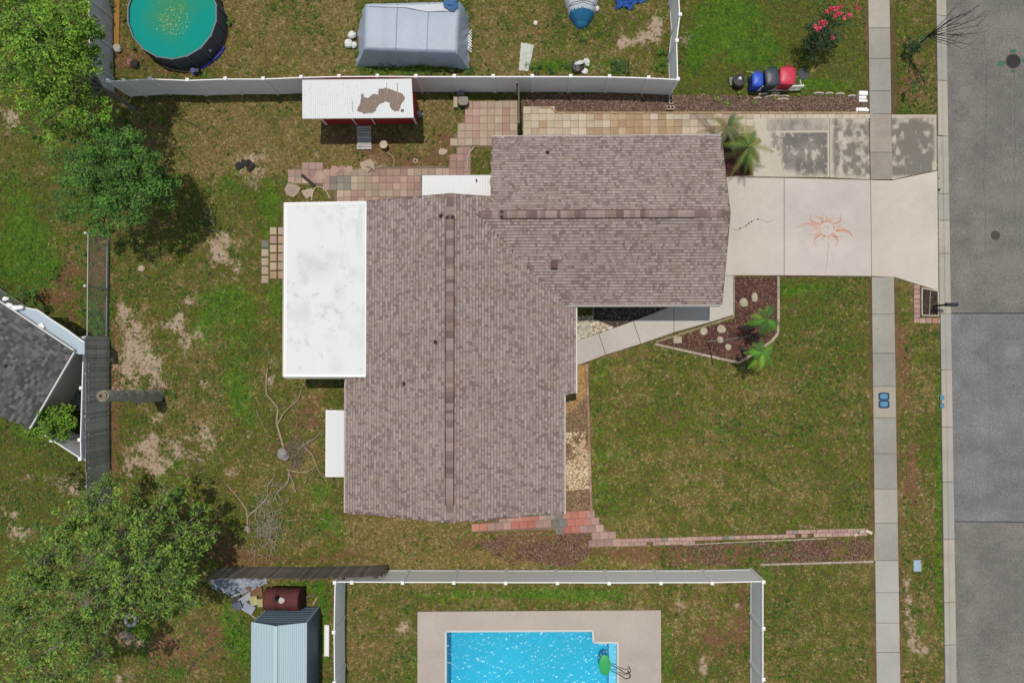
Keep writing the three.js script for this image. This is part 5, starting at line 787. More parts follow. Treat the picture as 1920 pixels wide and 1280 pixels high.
const PC = [[108, 140, 54], [92, 124, 44], [126, 152, 62], [150, 156, 80]];
palm('shaggy palm with arching fronds beside the bark strip and paver drive', [1352, 268], [1364, 238, 1.25], 20, 1.6, [[110, 132, 70], [96, 118, 60], [132, 142, 84], [150, 146, 92]], { leaflet: 0.26 });
palm('leaning palm with yellow green fronds over the stained concrete drive', [1380, 300], [1406, 274, 1.5], 17, 1.5, [[130, 150, 56], [104, 136, 46], [150, 162, 76], [84, 120, 40]], { leaflet: 0.3 });
palm('green palm rising over the curved end of the front bed', [1396, 616], [1438, 598, 2.6], 15, 1.0, [[92, 142, 34], [66, 110, 28], [116, 164, 46], [78, 118, 40]], { leaflet: 0.27 });
palm('bright green palm on the lawn side of the front bed edging', [1390, 652], [1430, 662, 2.9], 15, 0.95, [[108, 162, 36], [72, 120, 28], [128, 180, 48], [92, 140, 36]], { leaflet: 0.26 });
shrub('groundcover_plant', 'dark red leafed plant under the palms by the garage corner', 'plant', [[1362, 312, 0.3, 8], [1385, 318, 0.25, 7]], { cols: [[120, 40, 44], [96, 32, 38], [70, 50, 40]], leaf: 0.1, per: 30, clump: 0.12, leaves: 16, mat: mLeafDull });

// ---------------------------------------------------------------- western neighbour's house
{
  const hE = 2.6, roofC = [[92, 95, 96], [80, 83, 84], [106, 108, 108], [70, 73, 75]], t = thing('neighbour_house', 'dark grey shingled house corner beyond the white fence', 'house', V(-24, 0, 0));
  const c = G(135, 659, hE), n = G(-2, 568, hE), s = G(52, 802, hE);                    // eave corner and two eave directions
  const dN = n.clone().sub(c).normalize(), dS = s.clone().sub(c).normalize(); const far = (p, d, L) => p.clone().addScaledVector(d, L);
  // hip roof: two slopes rising from both eaves
  const inw = dN.clone().add(dS).normalize(); const e1 = far(c, dN, 9), e2 = far(c, dS, c.distanceTo(s)), hip = far(c, inw, 5); hip.y = hE + 1.2; const k2 = e1.clone().addScaledVector(dS, 4).setY(hE + 1.2), k1 = e2.clone().addScaledVector(dN, 4).setY(hE + 1.2);
  const mk = pts => { const g = new THREE.BufferGeometry(); const P = []; for (let i = 1; i < pts.length - 1; i++) P.push(...pts[0].toArray(), ...pts[i].toArray(), ...pts[i + 1].toArray()); g.setAttribute('position', new THREE.Float32BufferAttribute(P, 3)); g.computeVertexNormals(); if (g.attributes.normal.getY(0) < 0) { for (let i = 0; i < P.length; i += 9) for (let q = 0; q < 3; q++) { const z = P[i + 3 + q]; P[i + 3 + q] = P[i + 6 + q]; P[i + 6 + q] = z; } g.setAttribute('position', new THREE.Float32BufferAttribute(P, 3)); g.computeVertexNormals(); } return worldUV(g); };
  const base = std(alb(66, 70, 74), 0.95, { map: T_GRAIN, side: THREE.DoubleSide });
  for (const [A, B, C, D] of [[c, e1, k2, hip], [c, hip, k1, e2]]) {
    const slope = obj('roof_slope', mk([A, B, C, D]), base, t); const eD = (A === c && B === e1 ? dN : dS), up = (B === e1 ? hip : hip).clone().sub(c); const e0 = c, upN = up.clone().addScaledVector(eD, -up.dot(eD)).normalize(); const Lr = up.dot(upN), list = []; const outl = [A, B, C, D].map(p => [p.clone().sub(c).dot(eD), p.clone().sub(c).dot(upN)]);
    for (let r = 0; r < Lr / 0.142; r++) { let u = -1 - R() * .3; while (u < 9.2) { const w = pick([0.14, 0.18, 0.24, 0.3]), q = [u + w / 2, (r + .5) * 0.142]; if (inPoly(outl, q[0], q[1])) list.push([q[0], q[1], w]); u += w; } }
    const nrm = eD.clone().cross(upN).normalize(); if (nrm.y < 0) nrm.multiplyScalar(-1); const zAx = upN.clone().multiplyScalar(-1), xAx = nrm.clone().cross(zAx).normalize(); const Mb = new THREE.Matrix4().makeBasis(xAx, nrm, zAx), Qb = new THREE.Quaternion().setFromRotationMatrix(Mb).multiply(new THREE.Quaternion().setFromEuler(new THREE.Euler(0.06, 0, 0)));
    const im = new THREE.InstancedMesh(new THREE.BoxGeometry(1, 0.014, 0.16), std(0xffffff, 0.95), list.length), M = new THREE.Matrix4(), col = new THREE.Color(), og = ORG.get(slope);
    list.forEach(([u, v, w], i) => { const p = e0.clone().addScaledVector(eD, u).addScaledVector(upN, v).addScaledVector(nrm, 0.01).sub(og); M.compose(p, Qb, V(w - .004, R() < .5 ? 1.4 : .7, 1)); im.setMatrixAt(i, M); const a = albA(...pick(roofC)), q = rr(.85, 1.15); col.setRGB(a[0] * q, a[1] * q, a[2] * q); im.setColorAt(i, col); }); im.name = 'shingles'; im.userData.kind = 'stuff'; slope.add(im);
  }
  const gt = (a, b2, off, y) => { const q = off; return obj('gutter', [beam(V(a.x + q.x, y, a.z + q.z), V(b2.x + q.x, y, b2.z + q.z), 0.07, 0.1)], mGutter, t); };
  const nOut = dS.clone().multiplyScalar(-1), sOut = dN.clone().multiplyScalar(-1); gt(c, e1, nOut.clone().multiplyScalar(0.07), hE - 0.06); gt(c, e2, sOut.clone().multiplyScalar(0.07), hE - 0.06);
  const wl = (a, b2, off) => { const q = off; obj('wall', beam(V(a.x + q.x, 1.2, a.z + q.z), V(b2.x + q.x, 1.2, b2.z + q.z), 0.15, 2.4), mWall, t); };
  wl(far(c, inw, .6), far(e1, dS, .4), V(0, 0, 0)); wl(far(c, inw, .6).addScaledVector(dN, .1), far(e2, dN, .4), V(0, 0, 0));
  // pale flat patio roof along the north eave
  const f0 = G(132, 652, 2.35), f1 = G(20, 570, 2.35), w = 1.25; const q = [[137, 664], [18, 582], [22, 572], [70, 581], [94, 598], [122, 616], [158, 642], [158, 664]].map(k => G2(k[0], k[1], 2.35)); void f0; void f1;
  const pr = obj('patio_roof', slab(q, 2.28, 2.36), std(alb(178, 196, 212), 0.6), t); void w; obj('patio_roof_trim', [2, 3, 4, 5].map(k => beam(V(q[k][0], 2.34, q[k][1]), V(q[k + 1][0], 2.34, q[k + 1][1]), 0.05, 0.1)), mWhite, pr);
  const sk = G(76, 612, 2.45); obj('roof_vent', [bx(0.3, 0.14, 0.25, sk.x, 2.42, sk.z, 0.5)], mWhite, pr);
  for (const k of [3, 5]) obj('patio_post', bx(0.06, 2.28, 0.06, q[k][0] - .25, 1.14, q[k][1] + .3), mDark, t);
  const pat = obj('patio_slab', slab(poly([[205, 650], [150, 655], [110, 760], [150, 770], [205, 700]]), 0, 0.04), std(alb(150, 162, 160), 0.9, { map: T_CONC })); pat.userData.kind = 'structure';
  const j = [[8, 560], [14, 572], [26, 578], [34, 576]]; j.forEach(([px, py], i) => { const p = G(px, py, 2.55); const g = rock(0.13, 0.6, i + 3); g.scale(1.3, 1, .8); bumpy(g, .05, 8, i); g.translate(p.x, 2.5, p.z); lone('white_sack', 'white sack lying on the pale patio roof end', 'sack', g, mWhite, V(p.x, 2.38, p.z), 'white sacks on the patio roof'); });
}

// ---------------------------------------------------------------- standing dead trunk
{
  const b0 = G(296, 742), h = 4.4, t0 = G(190, 742, h); b0.y = 0; const t = thing('dead_trunk', 'tall dead grey tree trunk cut flat at its top', 'tree trunk', b0);
  const m = std(alb(198, 194, 178), 0.95, { map: T_FINE, bumpMap: T_FINE, bumpScale: 0.05 });
  const g = tube([b0.clone().add(V(0, -.02, 0)), b0.clone().lerp(t0, .1), b0.clone().lerp(t0, .4), b0.clone().lerp(t0, .75), t0], 0.31, 0.25, 20, 60); bumpy(g, 0.13, 3.2, 9); obj('bark', g, m, t);
  obj('cut_face', cyl(0.22, 0.22, 0.03, t0.x, h - 0.005, t0.z, 16), std(alb(150, 138, 122), 0.95, { map: T_FINE }), t); obj('hollow', cyl(0.08, 0.08, 0.012, t0.x - .03, h + 0.022, t0.z, 10), mDark, t);
  for (const [f, dz] of [[0.35, 0.3], [0.42, 0.28], [0.72, -0.26]]) { const p = b0.clone().lerp(t0, f); obj('branch_stub', tube([p, p.clone().add(V(0.02, 0.06, dz * 0.7)), p.clone().add(V(0.03, 0.1, dz * 1.3))], 0.11, 0.06, 8), m, t); }
  const wds = []; for (let k = 0; k < 40; k++) { const a = R() * 6.28, r = rr(.25, .5); wds.push(tube([V(b0.x + Math.cos(a) * r, 0, b0.z + Math.sin(a) * r), V(b0.x + Math.cos(a) * r * 1.2, rr(.1, .3), b0.z + Math.sin(a) * r * 1.2), V(b0.x + Math.cos(a) * r * 1.6, rr(.05, .3), b0.z + Math.sin(a) * r * 1.6)], 0.012, 0.004, 3, 3)); } obj('dry_weeds', wds, std(alb(96, 92, 80), 1), t).userData.kind = 'stuff';
}

// ---------------------------------------------------------------- above-ground pool
{
  const H = 1.1, c = G(322, 26, H), r = 2.26, t = thing('round_pool', 'round above ground pool full of murky green water', 'pool', V(c.x, 0, c.z));
  const N = 18, mP = std(alb(70, 78, 92), 0.6), ringPts = k => { const a = (k + 0.5) / N * Math.PI * 2; return V(c.x + Math.cos(a) * r, 0, c.z + Math.sin(a) * r); };
  for (let k = 0; k < N; k++) { const a = ringPts(k), b2 = ringPts(k + 1), m = a.clone().add(b2).multiplyScalar(.5), L = a.distanceTo(b2), ry = Math.atan2(-(b2.z - a.z), b2.x - a.x); const g = bx(L + .01, H - .03, 0.03, 0, (H - .03) / 2, 0, ry); g.translate(m.x, 0, m.z); obj('wall_panel', g, mP, t); obj('frame_tube', tube([V(a.x, H, a.z), V(b2.x, H, b2.z)], 0.04, 0.04, 8, 2), std(alb(120, 128, 140), 0.5), t); objAt('leg', new THREE.CylinderGeometry(0.025, 0.03, H, 8), std(alb(96, 104, 118), 0.5), t, V(c.x + Math.cos((k + .5) / N * 6.2832) * (r + .05), H / 2, c.z + Math.sin((k + .5) / N * 6.2832) * (r + .05))); }
  const tex = dtex(512, 512, (i, j) => { const u = i / 512 - .5, v = .5 - j / 512, n = fbm(i * 0.012, j * 0.012, 4, 3), d = Math.hypot((u + .02) / .3, (v + .06) / .38); let q = mix3(albA(14, 152, 142), albA(66, 142, 92), clamp(sstep(1.3, 0.2, d) * .75 + (n - .5) * .6)); const f = fbm(i * .08, j * .08, 3, 9); q = mix3(q, albA(120, 170, 80), sstep(.62, .75, f) * .35 * sstep(1.1, .3, d)); return q; });
  const g = new THREE.CircleGeometry(r - .03, 48); g.rotateX(-Math.PI / 2); g.translate(c.x, H - .07, c.z);
  const wat = obj('water', g, new THREE.MeshPhysicalMaterial({ map: tex, roughness: 0.06, bumpMap: T_GRAIN, bumpScale: 0.01, ior: 1.33 }), t);
  const bits = []; for (let k = 0; k < 130; k++) { const a = R() * 6.28, q = Math.sqrt(R()) * 0.95; const x = c.x + 0.05 + Math.cos(a) * q * 0.9 + (R() - .5) * .4, z = c.z + 0.3 + Math.sin(a) * q * 0.75; bits.push(bx(rr(.02, .06), 0.006, rr(.01, .03), x, H - .062, z, R() * 3)); } obj('floating_leaves', bits, std(alb(206, 206, 150), 0.8), wat).userData.kind = 'stuff';
  obj('drain_cap', [cyl(0.07, 0.07, 0.04, c.x + 1.66, 0.55, c.z + 1.6, 10)], std(alb(180, 184, 188), 0.6), t);
  HARD.push(Array.from({ length: 20 }, (_, k) => [c.x + Math.cos(k / 20 * 6.28) * (r + .1), c.z + Math.sin(k / 20 * 6.28) * (r + .1)]));
  // blue liner bunched at the foot, plank, junk
  const arc = []; for (let k = 0; k <= 8; k++) { const a = 0.5 + k * 0.12; arc.push(V(c.x + Math.cos(a) * (r + .18), 0.05, c.z + Math.sin(a) * (r + .18))); }
  lone('blue_liner', 'bunched blue plastic liner at the foot of the round pool', 'liner', bumpy(tube(arc, 0.09, 0.05, 8, 24), 0.04, 5, 2), std(alb(34, 44, 150), 0.6), V(c.x + 1.8, 0, c.z + 1.8));
  let p = G(219, 40), pl = [bx(0.32, 0.05, 4.4, p.x, 0.05, p.z - .6)]; lone('timber_plank', 'long yellowish timber plank lying between fence and round pool', 'plank', pl, std(alb(178, 132, 66), 0.9, { map: T_FINE }), V(p.x, 0.02, p.z));
  p = G(367, 137); const pump = thing('pool_pump', 'small blue and black pump beside the round pool wall', 'pump', V(p.x, 0, p.z)); obj('motor', [cyl(0.14, 0.14, 0.34, p.x, 0, p.z, 12)], std(alb(40, 70, 130), 0.5), pump); obj('filter_can', cyl(0.11, 0.1, 0.42, p.x + .26, 0, p.z + .03, 12), std(alb(40, 44, 54), 0.5), pump); obj('hose', tube([V(p.x, 0.12, p.z - .1), V(p.x - .5, 0.06, p.z - .05), V(p.x - 1.3, 0.05, p.z - .22), V(p.x - 2.1, 0.05, p.z - .5)], 0.03, 0.03, 6), std(alb(150, 140, 120), 0.8), pump);
  for (const [px, py, col, l] of [[254, 122, [52, 50, 52], 'black junk heap on bare soil near the round pool'], [222, 92, [196, 196, 182], 'whitish crumpled sacks beside the timber plank'], [247, 118, [170, 110, 112], 'pinkish cloth scrap beside the black junk heap']]) { p = G(px, py); const q = rock(0.22, 0.6, px); bumpy(q, 0.09, 6, py); q.translate(p.x, 0.11, p.z); lone('junk_heap', l, 'junk', q, std(alb(...col), 0.85, { map: T_FINE }), V(p.x, 0, p.z)); }
}

// ---------------------------------------------------------------- grey tarp canopy
{
  const H = 1.62, A = G(688, 8, H), B = G(860, 4, H), C = G(855, 97, H), D = G(684, 91, H), t = thing('tarp_canopy', 'frame canopy covered by a slate blue tarp in the northern plot', 'canopy', V(-5.5, 0, -15));
  const N = 72, M = 44, pos = [], idx = []; const E = 1.42;
  for (let j = 0; j <= M; j++) for (let i = 0; i <= N; i++) {
    let u = (i / N * 2 - 1) * E, v = (j / M * 2 - 1) * E; const cu = clamp(u, -1, 1), cv = clamp(v, -1, 1), ou = Math.abs(u) - 1, ov = Math.abs(v) - 1, o = Math.max(0, ou, ov); // skirt
    const a = (cu + 1) / 2, b2 = (cv + 1) / 2; const p = A.clone().lerp(B, a).lerp(D.clone().lerp(C, a), b2); let y = H + 0.04 * (1 - cv * cv) + (1 - b2) * 0.1;
    y += 0.03 * (fbm(p.x * 1.2, p.z * 1.2, 3, 5) - .5) - 0.02 * Math.pow(Math.abs(Math.sin(a * Math.PI * 3)), 8);
    if (o > 0) { const d = o / (E - 1); y = lerp(y, 0.02, d); const n = fbm(p.x * 2.4 + d, p.z * 2.4 + 3 * d, 3, 8) - .5, fl = 0.06 * d + 0.03 + n * 0.3 * d; if (ou > 0) p.x += Math.sign(u) * (fl + (u > 0 ? 0.34 * d : 0.7 * d)) * (ou >= ov * 0.7 ? 1 : 0.4); if (ov > 0) p.z += Math.sign(v) * fl * (ov >= ou * 0.7 ? 1 : 0.4); y += Math.abs(n) * 0.12 * (1 - d); }
    pos.push(p.x, Math.max(0.01, y), p.z);
  }
  for (let j = 0; j < M; j++) for (let i = 0; i < N; i++) { const a = j * (N + 1) + i, b2 = a + 1, c = a + N + 1, d = c + 1; idx.push(a, c, b2, b2, c, d); }
  const g = new THREE.BufferGeometry(); g.setAttribute('position', new THREE.Float32BufferAttribute(pos, 3)); g.setIndex(idx); g.computeVertexNormals(); worldUV(g);
  const tp = obj('tarp', g, new THREE.MeshStandardMaterial({ color: alb(178, 194, 214), roughness: 0.55, map: T_CONC, side: THREE.DoubleSide }), t);
  for (const f of [0.34, 0.68]) { const a = A.clone().lerp(B, f), d = D.clone().lerp(C, f); const pts = []; for (let k = 0; k <= 6; k++) { const q = a.clone().lerp(d, k / 6); const cv = k / 3 - 1; q.y = H + 0.04 * (1 - cv * cv) + (1 - k / 6) * .1 + .014; pts.push(q); } obj('seam', tube(pts, 0.012, 0.012, 4), std(alb(110, 122, 136), 0.7), tp); }
  for (const p of [A, B, C, D]) obj('pole', cyl(0.03, 0.03, H - .1, p.x, 0, p.z, 8), mGutter, t);
  const W = G(800, 16, H + .24), ws = [[690, 10], [780, 8], [858, 4], [856, 18], [800, 20], [760, 12]].map(q => { const p = G(q[0], q[1], H + 0.22); return [p.x, p.z]; }); void W; obj('white_patch', slab(ws, H + 0.10, H + 0.155), std(alb(206, 214, 224), 0.7), tp);
  { const p = G(845, 4, H + .3), q = rock(0.35, 0.3, 8); bumpy(q, 0.12, 5, 3); q.translate(p.x, H + .24, p.z); lone('blue_cloth', 'crumpled blue cloth lying on the canopy top', 'cloth', q, std(alb(60, 110, 160), 0.8), V(p.x, H + .2, p.z)); }
  for (const [px, py, r] of [[661, 68, 8], [655, 84, 8], [665, 86, 6]]) { const p = G(px, py), q = rock(r * PX, 0.8, px); q.translate(p.x, r * PX * .75, p.z); lone('white_sack', 'white plastic sack leaning beside the tarp canopy', 'sack', q, std(alb(226, 230, 230), 0.6), V(p.x, 0, p.z), 'white sacks by the canopy'); }
  { // lattice offcut
    const p = G(878, 82), t2 = thing('garden_trellis', 'white diagonal lattice trellis leaning beside the tarp canopy', 'trellis', V(p.x, 0, p.z)); for (let s = 0; s < 2; s++) for (let k = 0; k < 6; k++) { const g2 = bx(0.62, 0.012, 0.035, 0, s * .013, -0.35 + k * 0.14, s ? 0.8 : -0.8); g2.rotateZ(0.35); g2.translate(p.x, 0.22, p.z); obj('slat', g2, mWhite, t2); } }
}
// ---------------------------------------------------------------- pop-up tent, tarps and bundles in the northern plot
{
  const c = G(1090, -2), t = thing('dome_tent', 'small silver and blue dome tent in the northern plot', 'tent', V(c.x, 0, c.z)); const cols = (z, y) => (z > 0.42 ? albA(28, 118, 160) : albA(196, 204, 212));
  const g = new THREE.SphereGeometry(1, 40, 20, 0, Math.PI * 2, 0, Math.PI / 2).toNonIndexed(); const p = g.attributes.position; const n = fbm; for (let i = 0; i < p.count; i++) { const x = p.getX(i), y = p.getY(i), z = p.getZ(i), w = 1 + 0.05 * (n(x * 3 + 4, z * 3, 2, 3) - .5); p.setXYZ(i, x * 0.86 * w * (z > 0 ? 1 - .16 * z : 1), y * 1.0 * (1 - .1 * Math.abs(Math.sin(x * 4))), z * 1.55 * w); }
  const part = (f, mat, name) => { const P = []; for (let i = 0; i < p.count; i += 3) { const z = (p.getZ(i) + p.getZ(i + 1) + p.getZ(i + 2)) / 3; if (f(z)) for (let k = 0; k < 3; k++) P.push(p.getX(i + k) + c.x, p.getY(i + k) + .01, p.getZ(i + k) + c.z); } const q = new THREE.BufferGeometry(); q.setAttribute('position', new THREE.Float32BufferAttribute(P, 3)); q.computeVertexNormals(); obj(name, q, mat, t); }; void cols;
  part(z => z <= 0.85, std(alb(196, 206, 216), 0.4, { side: THREE.DoubleSide }), 'tent_shell'); part(z => z > 0.85 && z < 1.36, std(alb(26, 104, 150), 0.6, { side: THREE.DoubleSide }), 'tent_door'); part(z => z >= 1.36, std(alb(48, 132, 176), 0.6, { side: THREE.DoubleSide }), 'tent_porch');
  obj('tent_pole', tube([V(c.x - .76, .02, c.z + .6), V(c.x - .5, .78, c.z + .62), V(c.x, 1.0, c.z + .63), V(c.x + .5, .78, c.z + .62), V(c.x + .74, .02, c.z + .6)], 0.015, 0.015, 5), mDark, t);
  const crumple = (name, label, cat, pts, col, hgt, seed) => { const q = poly(pts); const xs = q.map(k => k[0]), zs = q.map(k => k[1]), x0 = Math.min(...xs), x1 = Math.max(...xs), z0 = Math.min(...zs), z1 = Math.max(...zs), n2 = 40, P = []; const y = (x, z) => 0.015 + hgt * Math.pow(Math.abs(fbm(x * 2.6, z * 2.6, 4, seed) - .5) * 2, 0.8); for (let j = 0; j < n2; j++) for (let i = 0; i < n2; i++) { const a = x0 + (x1 - x0) * i / n2, b2 = x0 + (x1 - x0) * (i + 1) / n2, cc = z0 + (z1 - z0) * j / n2, d = z0 + (z1 - z0) * (j + 1) / n2; if (!inPoly(q, (a + b2) / 2, (cc + d) / 2)) continue; P.push(a, y(a, cc), cc, a, y(a, d), d, b2, y(b2, cc), cc, b2, y(b2, cc), cc, a, y(a, d), d, b2, y(b2, d), d); } const g2 = new THREE.BufferGeometry(); g2.setAttribute('position', new THREE.Float32BufferAttribute(P, 3)); g2.computeVertexNormals(); worldUV(g2); const m = lone(name, label, cat, g2, new THREE.MeshStandardMaterial({ color: alb(...col), roughness: 0.6, side: THREE.DoubleSide, map: T_CONC }), V((x0 + x1) / 2, 0, (z0 + z1) / 2)); HARD.push(q); return m; };
  crumple('blue_tarp', 'crumpled bright blue tarp lying near the vinyl fence corner', 'tarp', [[1143, -20], [1215, -20], [1212, 4], [1190, 8], [1182, 21], [1170, 14], [1152, 20], [1156, 8]], [52, 104, 190], 0.5, 4);
  crumple('plastic_sheet', 'pale grey plastic sheet flattened on the northern grass', 'sheet', [[977, 80], [1001, 84], [997, 108], [990, 134], [973, 132], [975, 105]], [206, 212, 204], 0.08, 6);
  crumple('silver_tarp', 'crumpled silver tarp heaped against the dark board fence', 'tarp', [[396, 1083], [420, 1080], [500, 1083], [503, 1092], [470, 1106], [452, 1112], [436, 1118], [420, 1106], [400, 1103]], [176, 186, 202], 0.5, 12);
  for (const [px, py, w, d, ry, h, m, l] of [[1085, 122, .5, .22, .3, .2, [214, 216, 222], 'white cushion lying across the black bag'], [1100, 118, .3, .42, .5, .25, [216, 220, 216], 'white folded cushion beside the vinyl fence'], [1096, 134, .34, .3, .1, .18, [226, 230, 234], 'white square cushion touching the vinyl fence foot']]) { const p2 = G(px, py), g2 = rock(0.5, 1, px); g2.scale(w, h, d); g2.rotateY(ry); g2.translate(p2.x, h * .42 + (px === 1085 ? .16 : 0), p2.z); lone('cushion', l, 'cushion', g2, std(alb(...m), 0.9), V(p2.x, 0, p2.z), 'white cushions by the fence'); }
  { const p2 = G(1082, 128), g2 = rock(0.3, 0.45, 4); g2.translate(p2.x, .12, p2.z); lone('black_bag', 'black plastic bag under the white cushions', 'bag', g2, std(alb(40, 42, 44), 0.5), V(p2.x, 0, p2.z)); }
  const k = G(1162, 130); { const t3 = thing('wire_crate', 'dark green wire crate standing in the weeds by the fence', 'crate', V(k.x, 0, k.z)); const mW = std(alb(40, 64, 44), .7); for (let i = 0; i < 7; i++) { obj('wire', bx(.02, .02, .55, k.x - .42 + i * .14, .34, k.z), mW, t3); } for (let i = 0; i < 5; i++) obj('wire', bx(.86, .02, .02, k.x, .36, k.z - .27 + i * .135), mW, t3); for (const [a, b2] of [[-1, -1], [1, -1], [1, 1], [-1, 1]]) obj('leg', bx(.03, .34, .03, k.x + a * .42, .17, k.z + b2 * .27), mW, t3); }
  { const p2 = G(1004, 44), g2 = rock(.11, .5, 5); g2.translate(p2.x, .05, p2.z); lone('white_scrap', 'small white scrap on the grass near the dome tent', 'litter', g2, std(alb(226, 220, 206), .9), V(p2.x, 0, p2.z)); }
  { const p2 = G(1119, 19), g2 = rock(.13, 1, 5); g2.translate(p2.x, .12, p2.z); lone('white_jug', 'small white jug standing beside the dome tent', 'jug', g2, std(alb(228, 230, 230), .5), V(p2.x, 0, p2.z)); }
}
// ---------------------------------------------------------------- bins and lattice by the sidewalk
{
  const bin = (name, label, px, py, w, d, h, col, lidCol, ry = 0) => { const p = G(px, py, h), b0 = V(p.x, 0, p.z), t = thing(name, label, 'bin', b0, 'bins behind the lattice'); const g = new THREE.CylinderGeometry(0.72, 0.6, h - .06, 4, 1); g.rotateY(Math.PI / 4); g.scale(w, 1, d); g.rotateY(ry); g.translate(p.x, (h - .06) / 2, p.z); const m = std(alb(...col), 0.55); obj('body', g.toNonIndexed(), m, t); t.children[0].geometry.computeVertexNormals();
    const lid = new THREE.SphereGeometry(0.5, 20, 10, 0, 6.283, 0, Math.PI / 2); const q = lid.attributes.position; for (let i = 0; i < q.count; i++) { const x = q.getX(i), z = q.getZ(i), r = Math.hypot(x, z) || 1, s = Math.max(Math.abs(x), Math.abs(z)) / r || 1, f = Math.pow(1 / s, .75); q.setXYZ(i, x * f * w * 1.12, q.getY(i) * .24, z * f * d * 1.12); } lid.computeVertexNormals(); lid.rotateY(ry); lid.translate(p.x, h - .06, p.z); const L = obj('lid', lid, std(alb(...lidCol), 0.45), t); obj('handle', tube([V(p.x - w * .4, h - .03, p.z - d * .56), V(p.x, h - .02, p.z - d * .64), V(p.x + w * .4, h - .03, p.z - d * .56)], .02, .02, 6), m, L);
    for (const s of [-1, 1]) { const wg = new THREE.CylinderGeometry(.11, .11, .05, 12); wg.rotateZ(Math.PI / 2); wg.translate(p.x + s * w * .42, .11, p.z - d * .5); obj('wheel', wg, mDark, t); } return t; };
  bin('wheeled_bin', 'blue recycling bin behind the small white lattice', 1422, 148, 0.50, 0.62, 0.85, [36, 74, 190], [44, 86, 206]);
  bin('wheeled_bin', 'black wheeled bin between the blue and red bins', 1449, 143, 0.62, 0.76, 1.0, [48, 56, 66], [60, 70, 82], 0.1);
  bin('wheeled_bin', 'red wheeled bin at the end of the row', 1478, 141, 0.70, 0.78, 1.02, [176, 40, 66], [206, 52, 82], -0.03);
  let p = G(1387, 150, .4); const t = thing('hose_reel', 'black round hose reel pot beside the bins', 'hose reel', V(p.x, 0, p.z)); obj('drum', cyl(.3, .33, .38, p.x, 0, p.z, 22), std(alb(36, 36, 38), .5), t); obj('coil', (() => { const g = new THREE.TorusGeometry(.26, .06, 8, 24); g.rotateX(Math.PI / 2); g.translate(p.x, .4, p.z); return g; })(), std(alb(48, 48, 50), .5), t); obj('hub', cyl(.1, .08, .08, p.x + .02, .38, p.z - .08, 14), std(alb(196, 200, 204), .5), t);
  p = G(1370, 155); lone('concrete_block', 'grey concrete block lying against the hose reel', 'block', bx(.2, .19, .4, p.x, .095, p.z, .15), GREYP[0], V(p.x, 0, p.z));
  const a = G(1409, 170), b2 = G(1497, 169), lat = thing('lattice_screen', 'low white lattice screen in front of the bins', 'lattice', V(a.x, 0, a.z)); const L = b2.x - a.x, nS = 22; for (let k = 0; k < nS; k++) { const x = a.x + (k + .3) * L / nS; obj('slat', beam(V(x, .06, a.z), V(x + .2, .52, a.z), .022, .03), mWhite, lat); } for (const y of [.05, .54]) obj('rail', bx(L + .1, .05, .05, (a.x + b2.x) / 2, y, a.z), mWhite, lat); for (const x of [a.x, b2.x]) obj('stake', bx(.05, .6, .05, x, .3, a.z - .03), mWhite, lat); obj('side_screen', [beam(V(b2.x, .3, a.z), V(b2.x - .03, .2, a.z - .36), .025, .26)], mWhite, lat);
  for (const [px, py, w] of [[1431, 176, .45], [1454, 175, .45], [1450, 180, .9], [1470, 180, .5], [1468, 186, .55], [1420, 184, .4], [1535, 175, .5], [1555, 175, .4], [1575, 176, .45], [1597, 180, .4]]) { const q = G(px, py), s = new THREE.Shape(); s.moveTo(-w / 2, 0); s.lineTo(w / 2, 0); s.lineTo(w / 2, .06); s.quadraticCurveTo(0, .2, -w / 2, .06); const g = new THREE.ExtrudeGeometry(s, { depth: .07, bevelEnabled: false }); g.rotateX(-.25); g.rotateY((R() - .5) * .15); g.translate(q.x, 0, q.z); lone('scallop_edging', px < 1500 ? 'pale scalloped edging stone below the low lattice screen' : 'pale scalloped edging stone near the white painted blocks', 'edging', g, CREAM[2], V(q.x, 0, q.z), 'scalloped edging along the bark strip'); }
  for (const [px, py, w, d, h] of [[1616, 177, .42, .2, .2], [1616, 184, .36, .14, .12], [1617, 190, .4, .12, .12], [1614, 207, .55, .18, .14], [1616, 209, .5, .1, .22]]) { const q = G(px, py); lone('white_block', 'white painted block stacked at the end of the bark strip', 'block', bx(w, h, d, q.x, h / 2, q.z, (R() - .5) * .1), mWhite, V(q.x, 0, q.z), 'white blocks by the sidewalk'); }
  { const q = G(1403, 136); lone('broom_stick', 'thin yellow green stick lying behind the blue bin', 'stick', [beam(V(q.x - .1, .03, q.z - .05), V(q.x + .75, .03, q.z + .12), .03, .03)], std(alb(190, 200, 120), .8), V(q.x, 0.01, q.z)); }
  { const q = G(1506, 139); lone('floor_mat', 'dark grey mat lying beside the red bin', 'mat', slab(Array.from({ length: 16 }, (_, k) => [q.x + Math.cos(k / 16 * 6.28) * .28, q.z + Math.sin(k / 16 * 6.28) * .3]), .01, .045), std(alb(84, 90, 98), .9, { map: T_FINE }), V(q.x, 0.01, q.z)); }
  // hollow concrete blocks
  for (const [px, py, ry, l] of [[1257, 190, 0.02, 'hollow concrete block touching the end post of the fence'], [1256, 204, Math.PI / 2, 'hollow concrete block against the drive edging']]) { const q = G(px, py), s = new THREE.Shape([[-.1, -.2], [.1, -.2], [.1, .2], [-.1, .2]].map(k => new THREE.Vector2(...k))); for (const y of [-.09, .09]) s.holes.push(new THREE.Path([[-.06, y - .065], [.06, y - .065], [.06, y + .065], [-.06, y + .065]].map(k => new THREE.Vector2(...k)))); const g = new THREE.ExtrudeGeometry(s, { depth: .19, bevelEnabled: false }); g.rotateX(-Math.PI / 2); g.rotateY(ry); g.translate(q.x, .015, q.z); lone('hollow_block', l, 'block', g, CREAM[1], V(q.x, .015, q.z)); }
}
